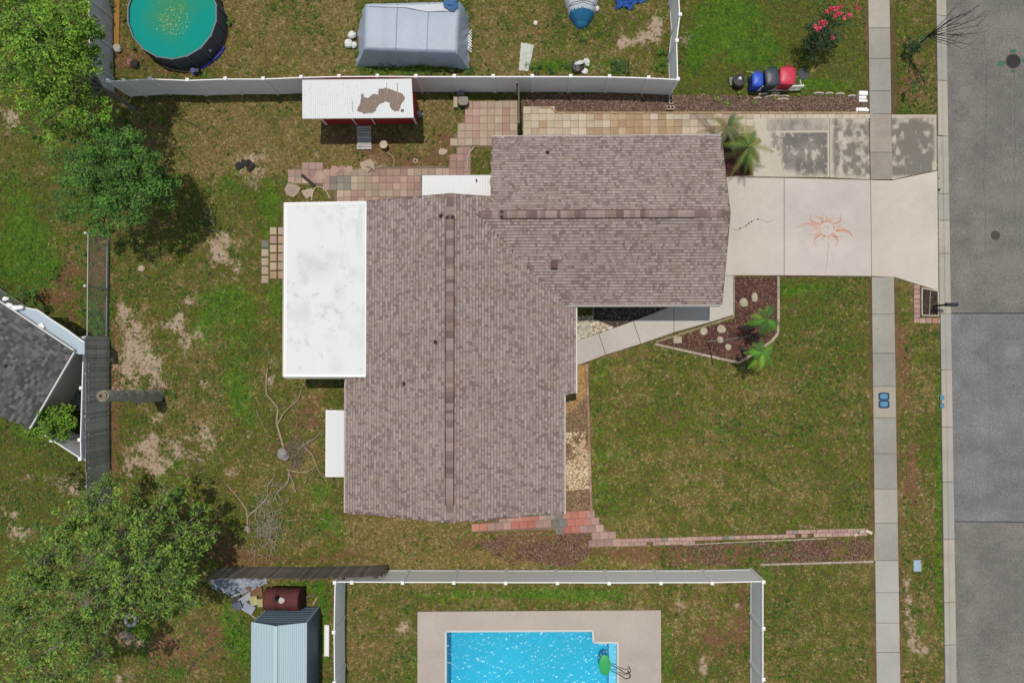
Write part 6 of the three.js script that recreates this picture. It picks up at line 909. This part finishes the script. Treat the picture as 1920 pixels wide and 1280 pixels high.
// ---------------------------------------------------------------- mailbox
{
  const b0 = G(1750, 574); b0.y = 0; const t = thing('mailbox', 'black mailbox on a post in the paver planter', 'mailbox', b0), m = std(alb(36, 42, 46), 0.5), y = 1.05;
  obj('post', cyl(.05, .05, y, b0.x, 0, b0.z, 10), m, t); obj('base_plate', bx(.2, .03, .2, b0.x, .03, b0.z), m, t);
  const s = new THREE.Shape(); s.moveTo(-.085, 0); s.lineTo(.085, 0); s.lineTo(.085, .13); s.absarc(0, .13, .085, 0, Math.PI, false); const g = new THREE.ExtrudeGeometry(s, { depth: .52, bevelEnabled: false, curveSegments: 10 }); g.rotateY(Math.PI / 2); g.translate(b0.x - .1, y, b0.z); const bd = obj('box', g, m, t); obj('door', bx(.015, .19, .16, b0.x + .425, y + .1, b0.z), m, bd); obj('flag', bx(.16, .05, .01, b0.x + .1, y + .2, b0.z + .095), std(alb(160, 40, 40), .6), bd); obj('bracket', bx(.5, .04, .06, b0.x + .1, y - .02, b0.z), m, t);
  obj('arm', tube([V(b0.x, .55, b0.z), V(b0.x + .18, .7, b0.z), V(b0.x + .3, y - .03, b0.z)], .018, .018, 6), m, t);
}
// ---------------------------------------------------------------- swimming pool
{
  const T = 0.06, out = poly([[783, 1146], [1239, 1143], [1241, 1700], [783, 1700]]), hole = POOL;
  const dk = structGroup('pool_deck'); obj('deck_slab', slab(out, 0, T, [hole]), std(alb(196, 186, 178), 0.9, { map: T_CONC, bumpMap: T_FINE, bumpScale: .002 }), dk); HARD.push(out);
  const cop = []; for (let i = 0; i < hole.length; i++) { const a = hole[i], c = hole[(i + 1) % hole.length]; cop.push(beam(V(a[0], T + .008, a[1]), V(c[0], T + .008, c[1]), .1, .03)); } cop.forEach(g => obj('coping', g, std(alb(206, 210, 206), .7), dk));
  const t = thing('swimming_pool', 'bright turquoise swimming pool with a step bench', 'pool', V(0, 0, 15)); const mP = std(new THREE.Color().setRGB(0.0, 0.46, 0.71), 0.6, { map: T_CONC }), mStep = std(new THREE.Color().setRGB(0.14, 0.55, 0.78), .6);
  for (let i = 0; i < hole.length; i++) { const a = hole[i], c = hole[(i + 1) % hole.length], dx = c[0] - a[0], dz = c[1] - a[1], l = Math.hypot(dx, dz), ox = dz / l * -.06, oz = -dx / l * -.06; obj('basin_wall', beam(V(a[0] - ox, -.62, a[1] - oz), V(c[0] - ox, -.62, c[1] - oz), .1, 1.28), mP, t); }
  const z0 = hole[0][1], x0 = hole[0][0], x1 = hole[3][0], zE = hole[4][1]; const fy = -1.25;
  obj('floor', slab(hole, fy - .05, fy), mP, t);
  const sx = G2(1143, 1203)[0], sz0 = G2(1143, 1204)[1]; obj('step_bench', bx(x1 - sx, 1.0, zE - sz0, (x1 + sx) / 2, fy + .502, (zE + sz0) / 2), mStep, t);
  const g = new THREE.PlaneGeometry(x1 - x0, zE - z0, 260, 330); g.rotateX(-Math.PI / 2); g.translate((x0 + x1) / 2, 0, (z0 + zE) / 2); const p = g.attributes.position; const nx = hole[2][0], nz = hole[2][1];
  for (let i = 0; i < p.count; i++) { const x = p.getX(i), z = p.getZ(i); p.setY(i, -0.06 + 0.085 * (fbm(x * 3.4, z * 3.4, 3, 41) - .5) + 0.045 * (vn(x * 11, z * 11, 9) - .5)); }
  const ix = g.index, keep = []; for (let i = 0; i < ix.count; i += 3) { const a = ix.getX(i), x = p.getX(a), z = p.getZ(a); if (x > nx - .02 && z < nz + .02) continue; keep.push(ix.getX(i), ix.getX(i + 1), ix.getX(i + 2)); } g.setIndex(keep); g.computeVertexNormals();
  obj('water', g, new THREE.MeshPhysicalMaterial({ color: 0xf4feff, roughness: .3, transmission: 1, thickness: 0, ior: 1.33 }), t);
  // hand rails and a green float
  const r0 = G(1146, 1245), r1 = G(1178, 1247), mR = std(alb(92, 78, 66), .4, { metalness: .4 }); const ladder = thing('pool_handrail', 'metal hand rail bent over the pool edge', 'handrail', V(r1.x, T, r1.z)); for (const dz of [0, .26]) obj('rail', tube([V(r1.x, T, r1.z + dz), V(r1.x + .02, .62, r1.z + dz), V(r1.x - .25, .8, r1.z + dz), V((r0.x + r1.x) / 2, .62, r0.z + dz), V(r0.x, .06, r0.z + dz * 1.1)], .022, .022, 8, 24), mR, ladder); obj('cross_rail', tube([V(r1.x - .06, .76, r1.z), V(r1.x - .06, .76, r1.z + .26)], .018, .018, 6, 2), mR, ladder);
  const f = G(1134, 1246), fs = new THREE.SphereGeometry(1, 18, 12); fs.scale(.3, .06, .52); fs.translate(f.x, .03, f.z); lone('pool_float', 'small green pool float beside the hand rail', 'float', fs, std(alb(46, 172, 92), .5), V(f.x, .05, f.z));
}
// ---------------------------------------------------------------- blue grey metal shed and scrap
{
  const x0 = -13.07, x1 = -10.5, zN = 12.82, zS = 17.6, hE = 2.05, hR = 2.45, xm = (x0 + x1) / 2, t = thing('metal_shed', 'blue grey metal garden shed with pale ribbed gable roof', 'shed', V(xm, 0, 15)); const mW = std(alb(104, 128, 146), .6, { metalness: .2 }), mRf = std(alb(188, 210, 222), .5, { metalness: .1, side: THREE.DoubleSide });
  const zn = zN - .05;
  for (const s of [-1, 1]) { const xe = s < 0 ? x0 - .05 : x1 + .05, N = 15, P = []; for (let k = 0; k < N; k++) for (const [a, c, ha, hc] of [[0, .5, 0, 0], [.5, .62, 0, .025], [.62, .88, .025, .025], [.88, 1, .025, 0]]) { const X = u => lerp(xm, xe, (k + u) / N), Y = (u, h) => lerp(hR, hE - .01, (k + u) / N) + h + .02; const A = [X(a), Y(a, ha), zn], B = [X(c), Y(c, hc), zn], C = [X(a), Y(a, ha), zS], D = [X(c), Y(c, hc), zS]; s > 0 ? P.push(...A, ...C, ...B, ...B, ...C, ...D) : P.push(...A, ...B, ...C, ...B, ...D, ...C); } const g = new THREE.BufferGeometry(); g.setAttribute('position', new THREE.Float32BufferAttribute(P, 3)); g.computeVertexNormals(); obj('roof_slope', g, mRf, t); }
  obj('ridge_cap', bx(.2, .03, zS - zn, xm, hR + .055, (zn + zS) / 2), mRf, t);
  const sh = new THREE.Shape([[x0 + .05, 0], [x1 - .02, 0], [x1 - .02, hE], [xm, hR], [x0 + .05, hE]].map(q => new THREE.Vector2(...q))), gw = z => { const g = new THREE.ExtrudeGeometry(sh, { depth: .04, bevelEnabled: false }); g.translate(0, 0, z); return g; }; obj('wall', gw(zN), mW, t); obj('wall', gw(zS - .08), mW, t); for (const x of [x0 + .05, x1 - .04]) obj('wall', bx(.04, hE, zS - zN - .14, x, hE / 2, (zN + zS) / 2 - .02), mW, t);
  for (let k = 0; k < 9; k++) obj('wall_rib', bx(x1 - x0 - .1, .02, .02, xm, .25 + k * .21, zN - .012), mW, t); for (const x of [x0 + .05, x1 - .02]) obj('corner_trim', bx(.06, hE, .05, x, hE / 2, zN - .005), mRf, t);
  HARD.push([[x0, zN], [x1, zN], [x1, zS], [x0, zS]]);
  // rusty barrel cooker
  let p = G(541, 1113); const br = thing('rusty_barrel', 'rusty dark red barrel cooker between board fence and metal shed', 'barrel', V(p.x, 0, p.z)), mr = std(alb(112, 58, 58), .85, { map: T_FINE, metalness: .1 }); const bg = new THREE.CylinderGeometry(.52, .52, 1.75, 22, 6); bg.rotateZ(Math.PI / 2); bg.translate(p.x, .62, p.z); bumpy(bg, .04, 3, 5); worldUV(bg); obj('drum', bg, mr, br); for (const s of [-1, -.3, .35, 1]) { const r = new THREE.TorusGeometry(.53, .025, 6, 24); r.rotateY(Math.PI / 2); r.translate(p.x + s * .84, .62, p.z); obj('hoop', r, mr, br); } for (const s of [-.6, .6]) for (const z of [-.3, .3]) obj('leg', bx(.07, .3, .07, p.x + s, .15, p.z + z), mr, br); obj('chimney', cyl(.09, .09, .5, p.x - .15, 1.05, p.z - .25, 10), mDark, br); { const e = rock(.16, .3, 3); e.translate(p.x + .05, 1.14, p.z - .1); obj('white_rag', e, std(alb(200, 196, 192), .8), br); const k = bumpy(new THREE.CylinderGeometry(.535, .535, .36, 22, 3, true, -.2, 1.2), .03, 5, 8); k.rotateZ(Math.PI / 2); k.translate(p.x + .62, .63, p.z); obj('red_paint_band', k, std(alb(150, 36, 46), .7, { map: T_FINE, side: THREE.DoubleSide }), br); }
  const planks = [[505, 1135, 486, 1160, [190, 182, 140]], [595, 1118, 588, 1132, [180, 172, 140]], [600, 1140, 598, 1180, [150, 136, 116]], [470, 1150, 480, 1158, [170, 160, 130]], [560, 1133, 578, 1120, [90, 80, 70]], [520, 1130, 575, 1131, [150, 124, 110]], [566, 1122, 592, 1112, [120, 110, 96]], [500, 1131, 520, 1128, [140, 130, 110]]];
  const tl = ['pale diagonal timber leaning at the metal shed corner', 'short pale timber at the barrel end', 'brown timber along the metal shed wall', 'tiny timber offcut below the grey metal sheet', 'dark stick resting by the barrel foot', 'reddish timber between barrel and metal shed', 'greyish timber pointing away from the barrel end', 'short grey timber at the yellow box']; let ti0 = 0;
  for (const [a, c, d, e, col] of planks) { const P = G(a, c), Q = G(d, e); P.y = .06; Q.y = .07; lone('scrap_timber', tl[ti0++], 'timber', [beam(P, Q, .09, .05)], std(alb(...col), .9, { map: T_FINE }), V((P.x + Q.x) / 2, .02, (P.z + Q.z) / 2), 'scrap timber around the metal shed'); }
  const scr = [[462, 1120, .5, .22, .6, [176, 184, 200], 'pale grey metal panel leaning over the scrap heap'], [468, 1138, .4, .3, -.5, [170, 178, 196], 'pale grey metal sheet at the scrap heap foot'], [448, 1133, .3, .26, .4, [96, 104, 126], 'dark blue grey tub on the scrap heap'], [443, 1119, .34, .34, .2, [56, 62, 62], 'black crate on the scrap heap'], [478, 1124, .25, .3, .2, [198, 196, 140], 'yellowish box beside the grey metal panel'], [492, 1127, .26, .26, .1, [196, 190, 130], 'small yellow box alone on the weeds by the barrel'], [478, 1107, .55, .3, .1, [132, 92, 62], 'rusty brown metal tray beside the barrel']];
  scr.forEach(([px, py, w, d, ry, col, l], i) => { const q = G(px, py), h = .12 + .05 * (i % 3); lone('scrap_piece', l, 'scrap', bumpy(new THREE.BoxGeometry(w * 1.5, h, d * 1.5, 4, 2, 4), .02, 6, i).rotateY(ry).translate(q.x, h / 2 + .012, q.z), std(alb(...col), .7, { map: T_GRAIN }), V(q.x, 0, q.z)); });
  { const a = G(612, 1170), c = G(614, 1228); lone('gutter_length', 'white length of gutter standing beside the vinyl fence', 'gutter', [bx(.22, .1, c.z - a.z, (a.x + c.x) / 2, .06, (a.z + c.z) / 2), bx(.05, .14, c.z - a.z, (a.x + c.x) / 2 + .12, .09, (a.z + c.z) / 2)], mWhite, V(a.x, 0.01, (a.z + c.z) / 2)); }
  p = G(247, 1161); const ti = new THREE.TorusGeometry(.26, .09, 10, 24); ti.rotateX(Math.PI / 2); ti.translate(p.x, .1, p.z); lone('round_tub', 'pale round tub ring lying under the sprawling tree', 'tub', ti, std(alb(186, 184, 190), .7, { map: T_GRAIN }), V(p.x, 0, p.z));
}
// ---------------------------------------------------------------- small things in the back yard
{
  const dead = std(alb(186, 170, 146), .95, { map: T_FINE }), dead2 = std(alb(176, 162, 146), .95, { map: T_FINE });
  const branch = (label, paths, mat, group) => { const f = G(...paths[0][0]); const t = thing('fallen_branch', label, 'branch', V(f.x, 0, f.z), group); for (const P of paths) { const pts = P.map((q, i) => { const p = G(q[0], q[1]); p.y = .07 + .04 * Math.sin(i * 2.1 + q[0]); return p; }); const w = (P.w || .045) * .85; obj('limb', tube(pts, w, w * .45, 6), mat, t); } };
  const wd = (w, ...a) => { a.w = w; return a; };
  branch('forked dead branch stretching from the grey stump toward the flat roof', [wd(.075, [532, 838], [526, 815], [520, 790], [521, 765], [510, 750], [501, 738], [500, 710], [503, 690]), wd(.05, [521, 795], [532, 775], [545, 762], [560, 748], [566, 728])], dead);
  branch('bent dead branch reaching the small white awning', [wd(.055, [560, 842], [575, 830], [592, 820], [602, 808]), wd(.05, [572, 838], [585, 850], [592, 868], [600, 885], [614, 897])], dead2);
  branch('curved pale branch lying south of the grey stump', [wd(.05, [538, 880], [555, 884], [575, 884], [590, 876]), wd(.05, [543, 884], [540, 905], [522, 920], [512, 940]), wd(.045, [543, 886], [550, 905], [556, 922])], dead);
  branch('long pale branch lying beside the brush pile', [wd(.05, [465, 985], [462, 955], [445, 930], [425, 908]), wd(.055, [465, 968], [490, 945], [502, 930], [503, 910], [516, 892])], dead);
  branch('thin dead twig lying alone on the back lawn', [wd(.025, [481, 768], [488, 785], [497, 805], [505, 812])], dead);
  branch('short pale stick lying near the south west corner of the house', [wd(.025, [600, 970], [612, 976], [634, 984])], dead);
  branch('thin dark stick lying on the tan grass by the corner tree', [wd(.03, [825 / 4 + 140, 225], [365, 235], [385, 250], [398, 268])], BARKD);
  branch('dark crooked twigs lying near the patio paving', [wd(.03, [690, 325], [697, 317], [684, 312]), wd(.025, [697, 317], [704, 322])], BARKD);
  branch('long thin twig arching over bare soil under the sprawling tree', [wd(.03, [350, 1265], [362, 1245], [378, 1228], [402, 1212])], BARKD);
  const p0 = G(532, 850), st = rock(.32, .7, 12); bumpy(st, .1, 5, 3); st.translate(p0.x, .15, p0.z); lone('grey_stump', 'pale grey jagged stump at the centre of the dead branches', 'stump', st, std(alb(172, 168, 164), .95, { map: T_FINE }), V(p0.x, 0, p0.z));
  const pile = (label, px, py, r, n, mat) => { const p = G(px, py), t = thing('brush_pile', label, 'brush pile', V(p.x, 0, p.z)), tw = []; for (let k = 0; k < n; k++) { const a = R() * 6.28, q = Math.pow(R(), .8) * r * PX * 1.1, x = p.x + Math.cos(a) * q * .55 - Math.sin(a) * q * .15, z = p.z + Math.sin(a) * q, d = R() * 6.28, l = rr(.2, .9), y = rr(.02, .18); tw.push(tube([V(x, y, z), V(x + Math.cos(d) * l * .5 + rr(-.05, .05), y + rr(0, .08), z + Math.sin(d) * l * .5), V(x + Math.cos(d) * l, y * rr(.3, 1), z + Math.sin(d) * l)], rr(.006, .014), .004, 4, 4)); } obj('twigs', tw, mat, t).userData.kind = 'stuff'; };
  pile('tangled heap of dead grey twigs near the sprawling tree', 502, 976, 62, 190, std(alb(186, 176, 162), .95)); pile('scattered brown twigs around the grey stump', 555, 850, 34, 110, dead2);
  for (const [px, py, r, l, c] of [[465, 992, 6, 'flat pale stone at the end of the long branch', [188, 174, 166]], [442, 1025, 5, 'tan stone on bare soil near the board fence', [190, 148, 112]], [265, 503, 6, 'pale wedge stone on the lawn near the shade tree', [208, 186, 160]]]) { const p = G(px, py), g = rock(r * PX, .5, px); g.translate(p.x, .05, p.z); lone('field_stone', l, 'stone', g, std(alb(...c), .95, { map: T_GRAIN }), V(p.x, 0, p.z)); }
  { const p = G(460, 310), g = Array.from({ length: 9 }, (_, k) => { const e = rock(rr(.08, .17), .5, 9 + k); bumpy(e, .06, 9, k); e.translate(p.x + rr(-.4, .4), .05, p.z + rr(-.2, .2)); return e; }); lone('black_debris', 'ragged black debris lump on the tan back lawn', 'debris', g, std(alb(54, 50, 50), .9, { map: T_FINE }), V(p.x, 0, p.z)); }
  { const p = G(277, 519); lone('dark_pipe', 'short dark pipe bit lying on the back lawn', 'pipe', [beam(V(p.x - .14, .04, p.z - .03), V(p.x + .16, .04, p.z + .05), .06, .06)], mDark, V(p.x, .01, p.z)); }
  { const p = G(722, 275), t = thing('birdbath', 'round pale concrete pedestal disc near the red shed', 'birdbath', V(p.x, 0, p.z)); obj('pedestal', cyl(.1, .09, .3, p.x, 0, p.z, 12), CREAM[1], t); obj('dish', cyl(.17, .2, .07, p.x, .3, p.z, 22), CREAM[0], t); }
  { const p = G(779, 302), g = new THREE.TorusGeometry(.1, .035, 8, 18); g.rotateX(Math.PI / 2); g.translate(p.x, .04, p.z); lone('ring_collar', 'small pale ring lying on soil above the patio', 'ring', g, CREAM[0], V(p.x, 0, p.z)); }
  { const p = G(868, 195), t = thing('concrete_bench', 'weathered grey concrete bench top at the patio corner', 'bench', V(p.x, 0, p.z)); const rr2 = (w, d, y0, y1, x, z) => slab([[x - w / 2 + .05, z - d / 2], [x + w / 2 - .05, z - d / 2], [x + w / 2, z - d / 2 + .1], [x + w / 2, z + d / 2 - .12], [x + w / 2 - .12, z + d / 2], [x - w / 2 + .12, z + d / 2], [x - w / 2, z + d / 2 - .12], [x - w / 2, z - d / 2 + .1]], y0, y1); obj('seat', rr2(.52, .42, .36, .44, p.x + .05, p.z), GREYP[2], t); obj('leg', bx(.34, .36, .1, p.x + .05, .18, p.z - .12), GREYP[1], t); obj('leg', bx(.34, .36, .1, p.x + .05, .18, p.z + .12), GREYP[1], t); obj('side_block', bx(.2, .3, .52, p.x - .35, .15, p.z), CREAM[1], t); obj('back_block', bx(.36, .3, .2, p.x - .1, .15, p.z - .42), GREYP[0], t); }
  { const p = G(787, 214), g = rock(.16, .6, 4); bumpy(g, .06, 7, 4); g.translate(p.x, .08, p.z); lone('white_rag', 'white and black rag on the grass beside the red shed', 'rag', g, std(alb(206, 202, 196), .9, { map: T_FINE }), V(p.x, 0, p.z)); }
  // hose, dark drain pipe, garden curve on the patio
  { const a = G(567, 329), c = G(592, 350); a.y = c.y = .1; lone('drain_pipe', 'dark brown corrugated drain pipe lying on the patio end', 'pipe', [tube([a, a.clone().lerp(c, .5), c], .08, .08, 10, 12)], std(alb(62, 46, 42), .7), V((a.x + c.x) / 2, .05, (a.z + c.z) / 2)); }
  { const pts = [[592, 350], [604, 352], [613, 360], [619, 373]].map(q => { const p = G(...q); p.y = .08; return p; }), p2 = [[592, 352], [587, 362], [585, 376]].map(q => { const p = G(...q); p.y = .08; return p; }); lone('garden_hose', 'pale garden hose curling from the drain pipe', 'hose', [tube(pts, .025, .025, 6), tube(p2, .03, .03, 6)], std(alb(206, 196, 174), .6), V(pts[0].x, .04, pts[0].z)); }
  { const pts = [[876, 322], [877, 300], [880, 288], [889, 277]].map(q => { const p = G(...q); p.y = .07; return p; }); lone('edging_hose', 'curved pale edging strip beside the small planting bed', 'edging', [tube(pts, .045, .045, 6)], CREAM[0], V(pts[0].x, 0.03, pts[0].z)); }
  { const pts = [[727, 286], [735, 292], [739, 300], [738, 312]].map(q => { const p = G(...q); p.y = .035; return p; }), p2 = [[722, 284], [712, 290]].map(q => { const p = G(...q); p.y = .035; return p; }); lone('rope', 'frayed tan rope lying below the concrete pedestal disc', 'rope', [tube(pts, .02, .02, 5), tube(p2, .02, .02, 5)], std(alb(190, 170, 140), .9), V(pts[0].x, .02, pts[0].z)); }
  { const a = G(1327, 642), c = G(1337, 685); lone('black_hose', 'thin black pipe lying across the front bed edging', 'pipe', [tube([V(a.x, .14, a.z), V((a.x + c.x) / 2, .15, (a.z + c.z) / 2), V(c.x, .06, c.z)], .022, .022, 6)], mDark, V((a.x + c.x) / 2, .05, (a.z + c.z) / 2)); }
  { const a = G(1326, 640), c = G(1405, 629); a.y = .06; c.y = .06; lone('fallen_palm_trunk', 'slim grey dead palm stem lying in the front bed', 'palm stem', [tube([a, a.clone().lerp(c, .5).add(V(0, .04, .05)), c], .045, .03, 7)], BARKG, V((a.x + c.x) / 2, .02, (a.z + c.z) / 2)); }
  { const p = G(1028, 1060); shrub('weed_clump', 'small grey green weed touching the pool yard fence foot', 'weeds', [[1030, 1060, .15, 8]], { cols: [[150, 166, 140], [96, 130, 80], [190, 200, 180]], leaf: .07, per: 40, clump: .1, leaves: 14, mat: mLeafDull }); void p; }
}

// ---------------------------------------------------------------- grass
{
  const blade = (() => { const P = [], Rb = mulberry(3); for (let k = 0; k < 7; k++) { const a = Rb() * 6.28, d = 0.035 * Math.sqrt(Rb()), x = Math.cos(a) * d, z = Math.sin(a) * d, b2 = Rb() * 6.28, h = 0.03 + 0.03 * Rb(), w = 0.007, l = 0.02 + 0.045 * Rb(), ux = Math.cos(b2), uz = Math.sin(b2); P.push(x - uz * w, 0, z + ux * w, x + uz * w, 0, z - ux * w, x + ux * l, h, z + uz * l); } const g = new THREE.BufferGeometry(); g.setAttribute('position', new THREE.Float32BufferAttribute(P, 3)); g.computeVertexNormals(); return g; })();
  const MG = 0.1, mw = XS / MG, mh = ZS / MG, mask = new Uint8Array(mw * mh);
  for (const p of HARD) { const xs = p.map(q => q[0]), zs = p.map(q => q[1]); const i0 = Math.max(0, Math.floor((Math.min(...xs) - X0) / MG)), i1 = Math.min(mw - 1, Math.ceil((Math.max(...xs) - X0) / MG)), j0 = Math.max(0, Math.floor((Math.min(...zs) - Z0) / MG)), j1 = Math.min(mh - 1, Math.ceil((Math.max(...zs) - Z0) / MG)); for (let j = j0; j <= j1; j++) for (let i = i0; i <= i1; i++) if (inPoly(p, X0 + (i + .5) * MG, Z0 + (j + .5) * MG)) mask[j * mw + i] = 1; }
  const N = 590000, xA = -32, xB = 24, zA = -22.5, zB = 22.5, list = []; const Rg = mulberry(99);
  for (let k = 0; k < N; k++) {
    const x = xA + (xB - xA) * Rg(), z = zA + (zB - zA) * Rg(); if (mask[Math.floor((z - Z0) / MG) * mw + Math.floor((x - X0) / MG)]) continue;
    const c = lawnAt(x, z), dens = (1 - 0.92 * c.sand) * (1 - 0.8 * c.dirt) * (0.8 + 0.2 * c.lush); if (Rg() > dens) continue; const dp = c.dry * (1 - .8 * c.lush), pal = Rg() < dp ? P_DRY : Rg() < c.lush ? P_LUSH : P_GREEN; list.push([x, z, pal[Math.floor(Rg() * pal.length)], 0.75 + 0.6 * Rg() + 0.4 * c.lush]);
  }
  const im = new THREE.InstancedMesh(blade, std(0xffffff, 0.9, { side: THREE.DoubleSide }), list.length), M = new THREE.Matrix4(), q = new THREE.Quaternion(), e = new THREE.Euler(), col = new THREE.Color();
  list.forEach(([x, z, c, s], i) => { e.set((Rg() - .5) * .5, Rg() * 6.28, (Rg() - .5) * .5); q.setFromEuler(e); M.compose(V(x, 0.002, z), q, V(s * 1.5, s * .85, s * 1.5)); im.setMatrixAt(i, M); const v = (0.84 + 0.44 * Rg()) * 1.1, k = c; col.setRGB(k[0] * v, k[1] * v, k[2] * v); im.setColorAt(i, col); });
  im.name = 'grass'; im.userData = { kind: 'stuff', label: 'patchy green and straw coloured lawn grass around the houses', category: 'grass' }; scene.add(im);
  console.log('grass tufts', list.length);
}
{ // broad weeds and fallen leaves in the lawns
  const Rw = mulberry(41), inHard = (x, z) => HARD.some(p => inPoly(p, x, z));
  const rosette = (() => { const P = []; for (let k = 0; k < 6; k++) { const a = k / 6 * 6.28 + Rw() * .5, l = .06 + .03 * Rw(), c = Math.cos(a), s = Math.sin(a), w = .022; P.push(0, .012, 0, c * l * .55 - s * w, .035, s * l * .55 + c * w, c * l, .02, s * l, 0, .012, 0, c * l, .02, s * l, c * l * .55 + s * w, .035, s * l * .55 - c * w); } const g = new THREE.BufferGeometry(); g.setAttribute('position', new THREE.Float32BufferAttribute(P, 3)); g.computeVertexNormals(); return g; })();
  const leaf = (() => { const g = new THREE.BufferGeometry(); g.setAttribute('position', new THREE.Float32BufferAttribute([-.04, 0, 0, 0, .012, .02, .04, .004, 0, -.04, 0, 0, .04, .004, 0, 0, .012, -.02], 3)); g.computeVertexNormals(); return g; })();
  const put = (name, label, cat, geo, n, want, cols, y) => { const L = []; let guard = 0; while (L.length < n && guard++ < n * 14) { const x = -28 + 51 * Rw(), z = -19 + 38 * Rw(); if (Rw() > want(x, z) || inHard(x, z)) continue; L.push([x, z]); } const im = new THREE.InstancedMesh(geo, std(0xffffff, .85, { side: THREE.DoubleSide }), L.length), M = new THREE.Matrix4(), col = new THREE.Color(); L.forEach(([x, z], i) => { const s = .45 + .75 * Rw(); M.compose(V(x, y + .02 * Rw(), z), new THREE.Quaternion().setFromEuler(new THREE.Euler((Rw() - .5) * .4, Rw() * 6.28, (Rw() - .5) * .4)), V(s, s, s)); im.setMatrixAt(i, M); const c = albA(...cols[Math.floor(Rw() * cols.length)]); col.setRGB(...c); im.setColorAt(i, col); }); im.name = name; im.userData = { kind: 'stuff', label, category: cat }; scene.add(im); };
  put('lawn_weeds', 'small broad leaved weeds sprinkled through the lawns', 'weeds', rosette, 9000, (x, z) => { const c = lawnAt(x, z); return clamp((1 - c.sand) * sstep(.45, .75, fbm(x * .8 + 40, z * .8, 3, 61)) * (.35 + .65 * (1 - c.dry))); }, [[70, 112, 30], [58, 98, 26], [92, 130, 44], [108, 132, 60], [50, 86, 26]], .02);
  const trees0 = [G2(251, 204), G2(322, 380), G2(330, 1000), G2(200, 1000), G2(300, 740), G2(540, 850)];
  put('leaf_litter', 'dry brown fallen leaves scattered over the grass', 'leaves', leaf, 8000, (x, z) => Math.min(1, .12 + trees0.reduce((a, [tx, tz]) => a + Math.exp(-((x - tx) ** 2 + (z - tz) ** 2) / 9), 0)), [[150, 116, 78], [176, 146, 104], [120, 88, 58], [196, 176, 140], [102, 78, 54]], .05);
}
let tris = 0, meshes = 0; scene.traverse(o => { if (o.isMesh) { o.castShadow = o.receiveShadow = true; meshes++; if (!o.isInstancedMesh) tris += (o.geometry.index ? o.geometry.index.count : o.geometry.attributes.position.count) / 3; } });
console.log('meshes', meshes, 'tris', Math.round(tris));
renderer.render(scene, camera);
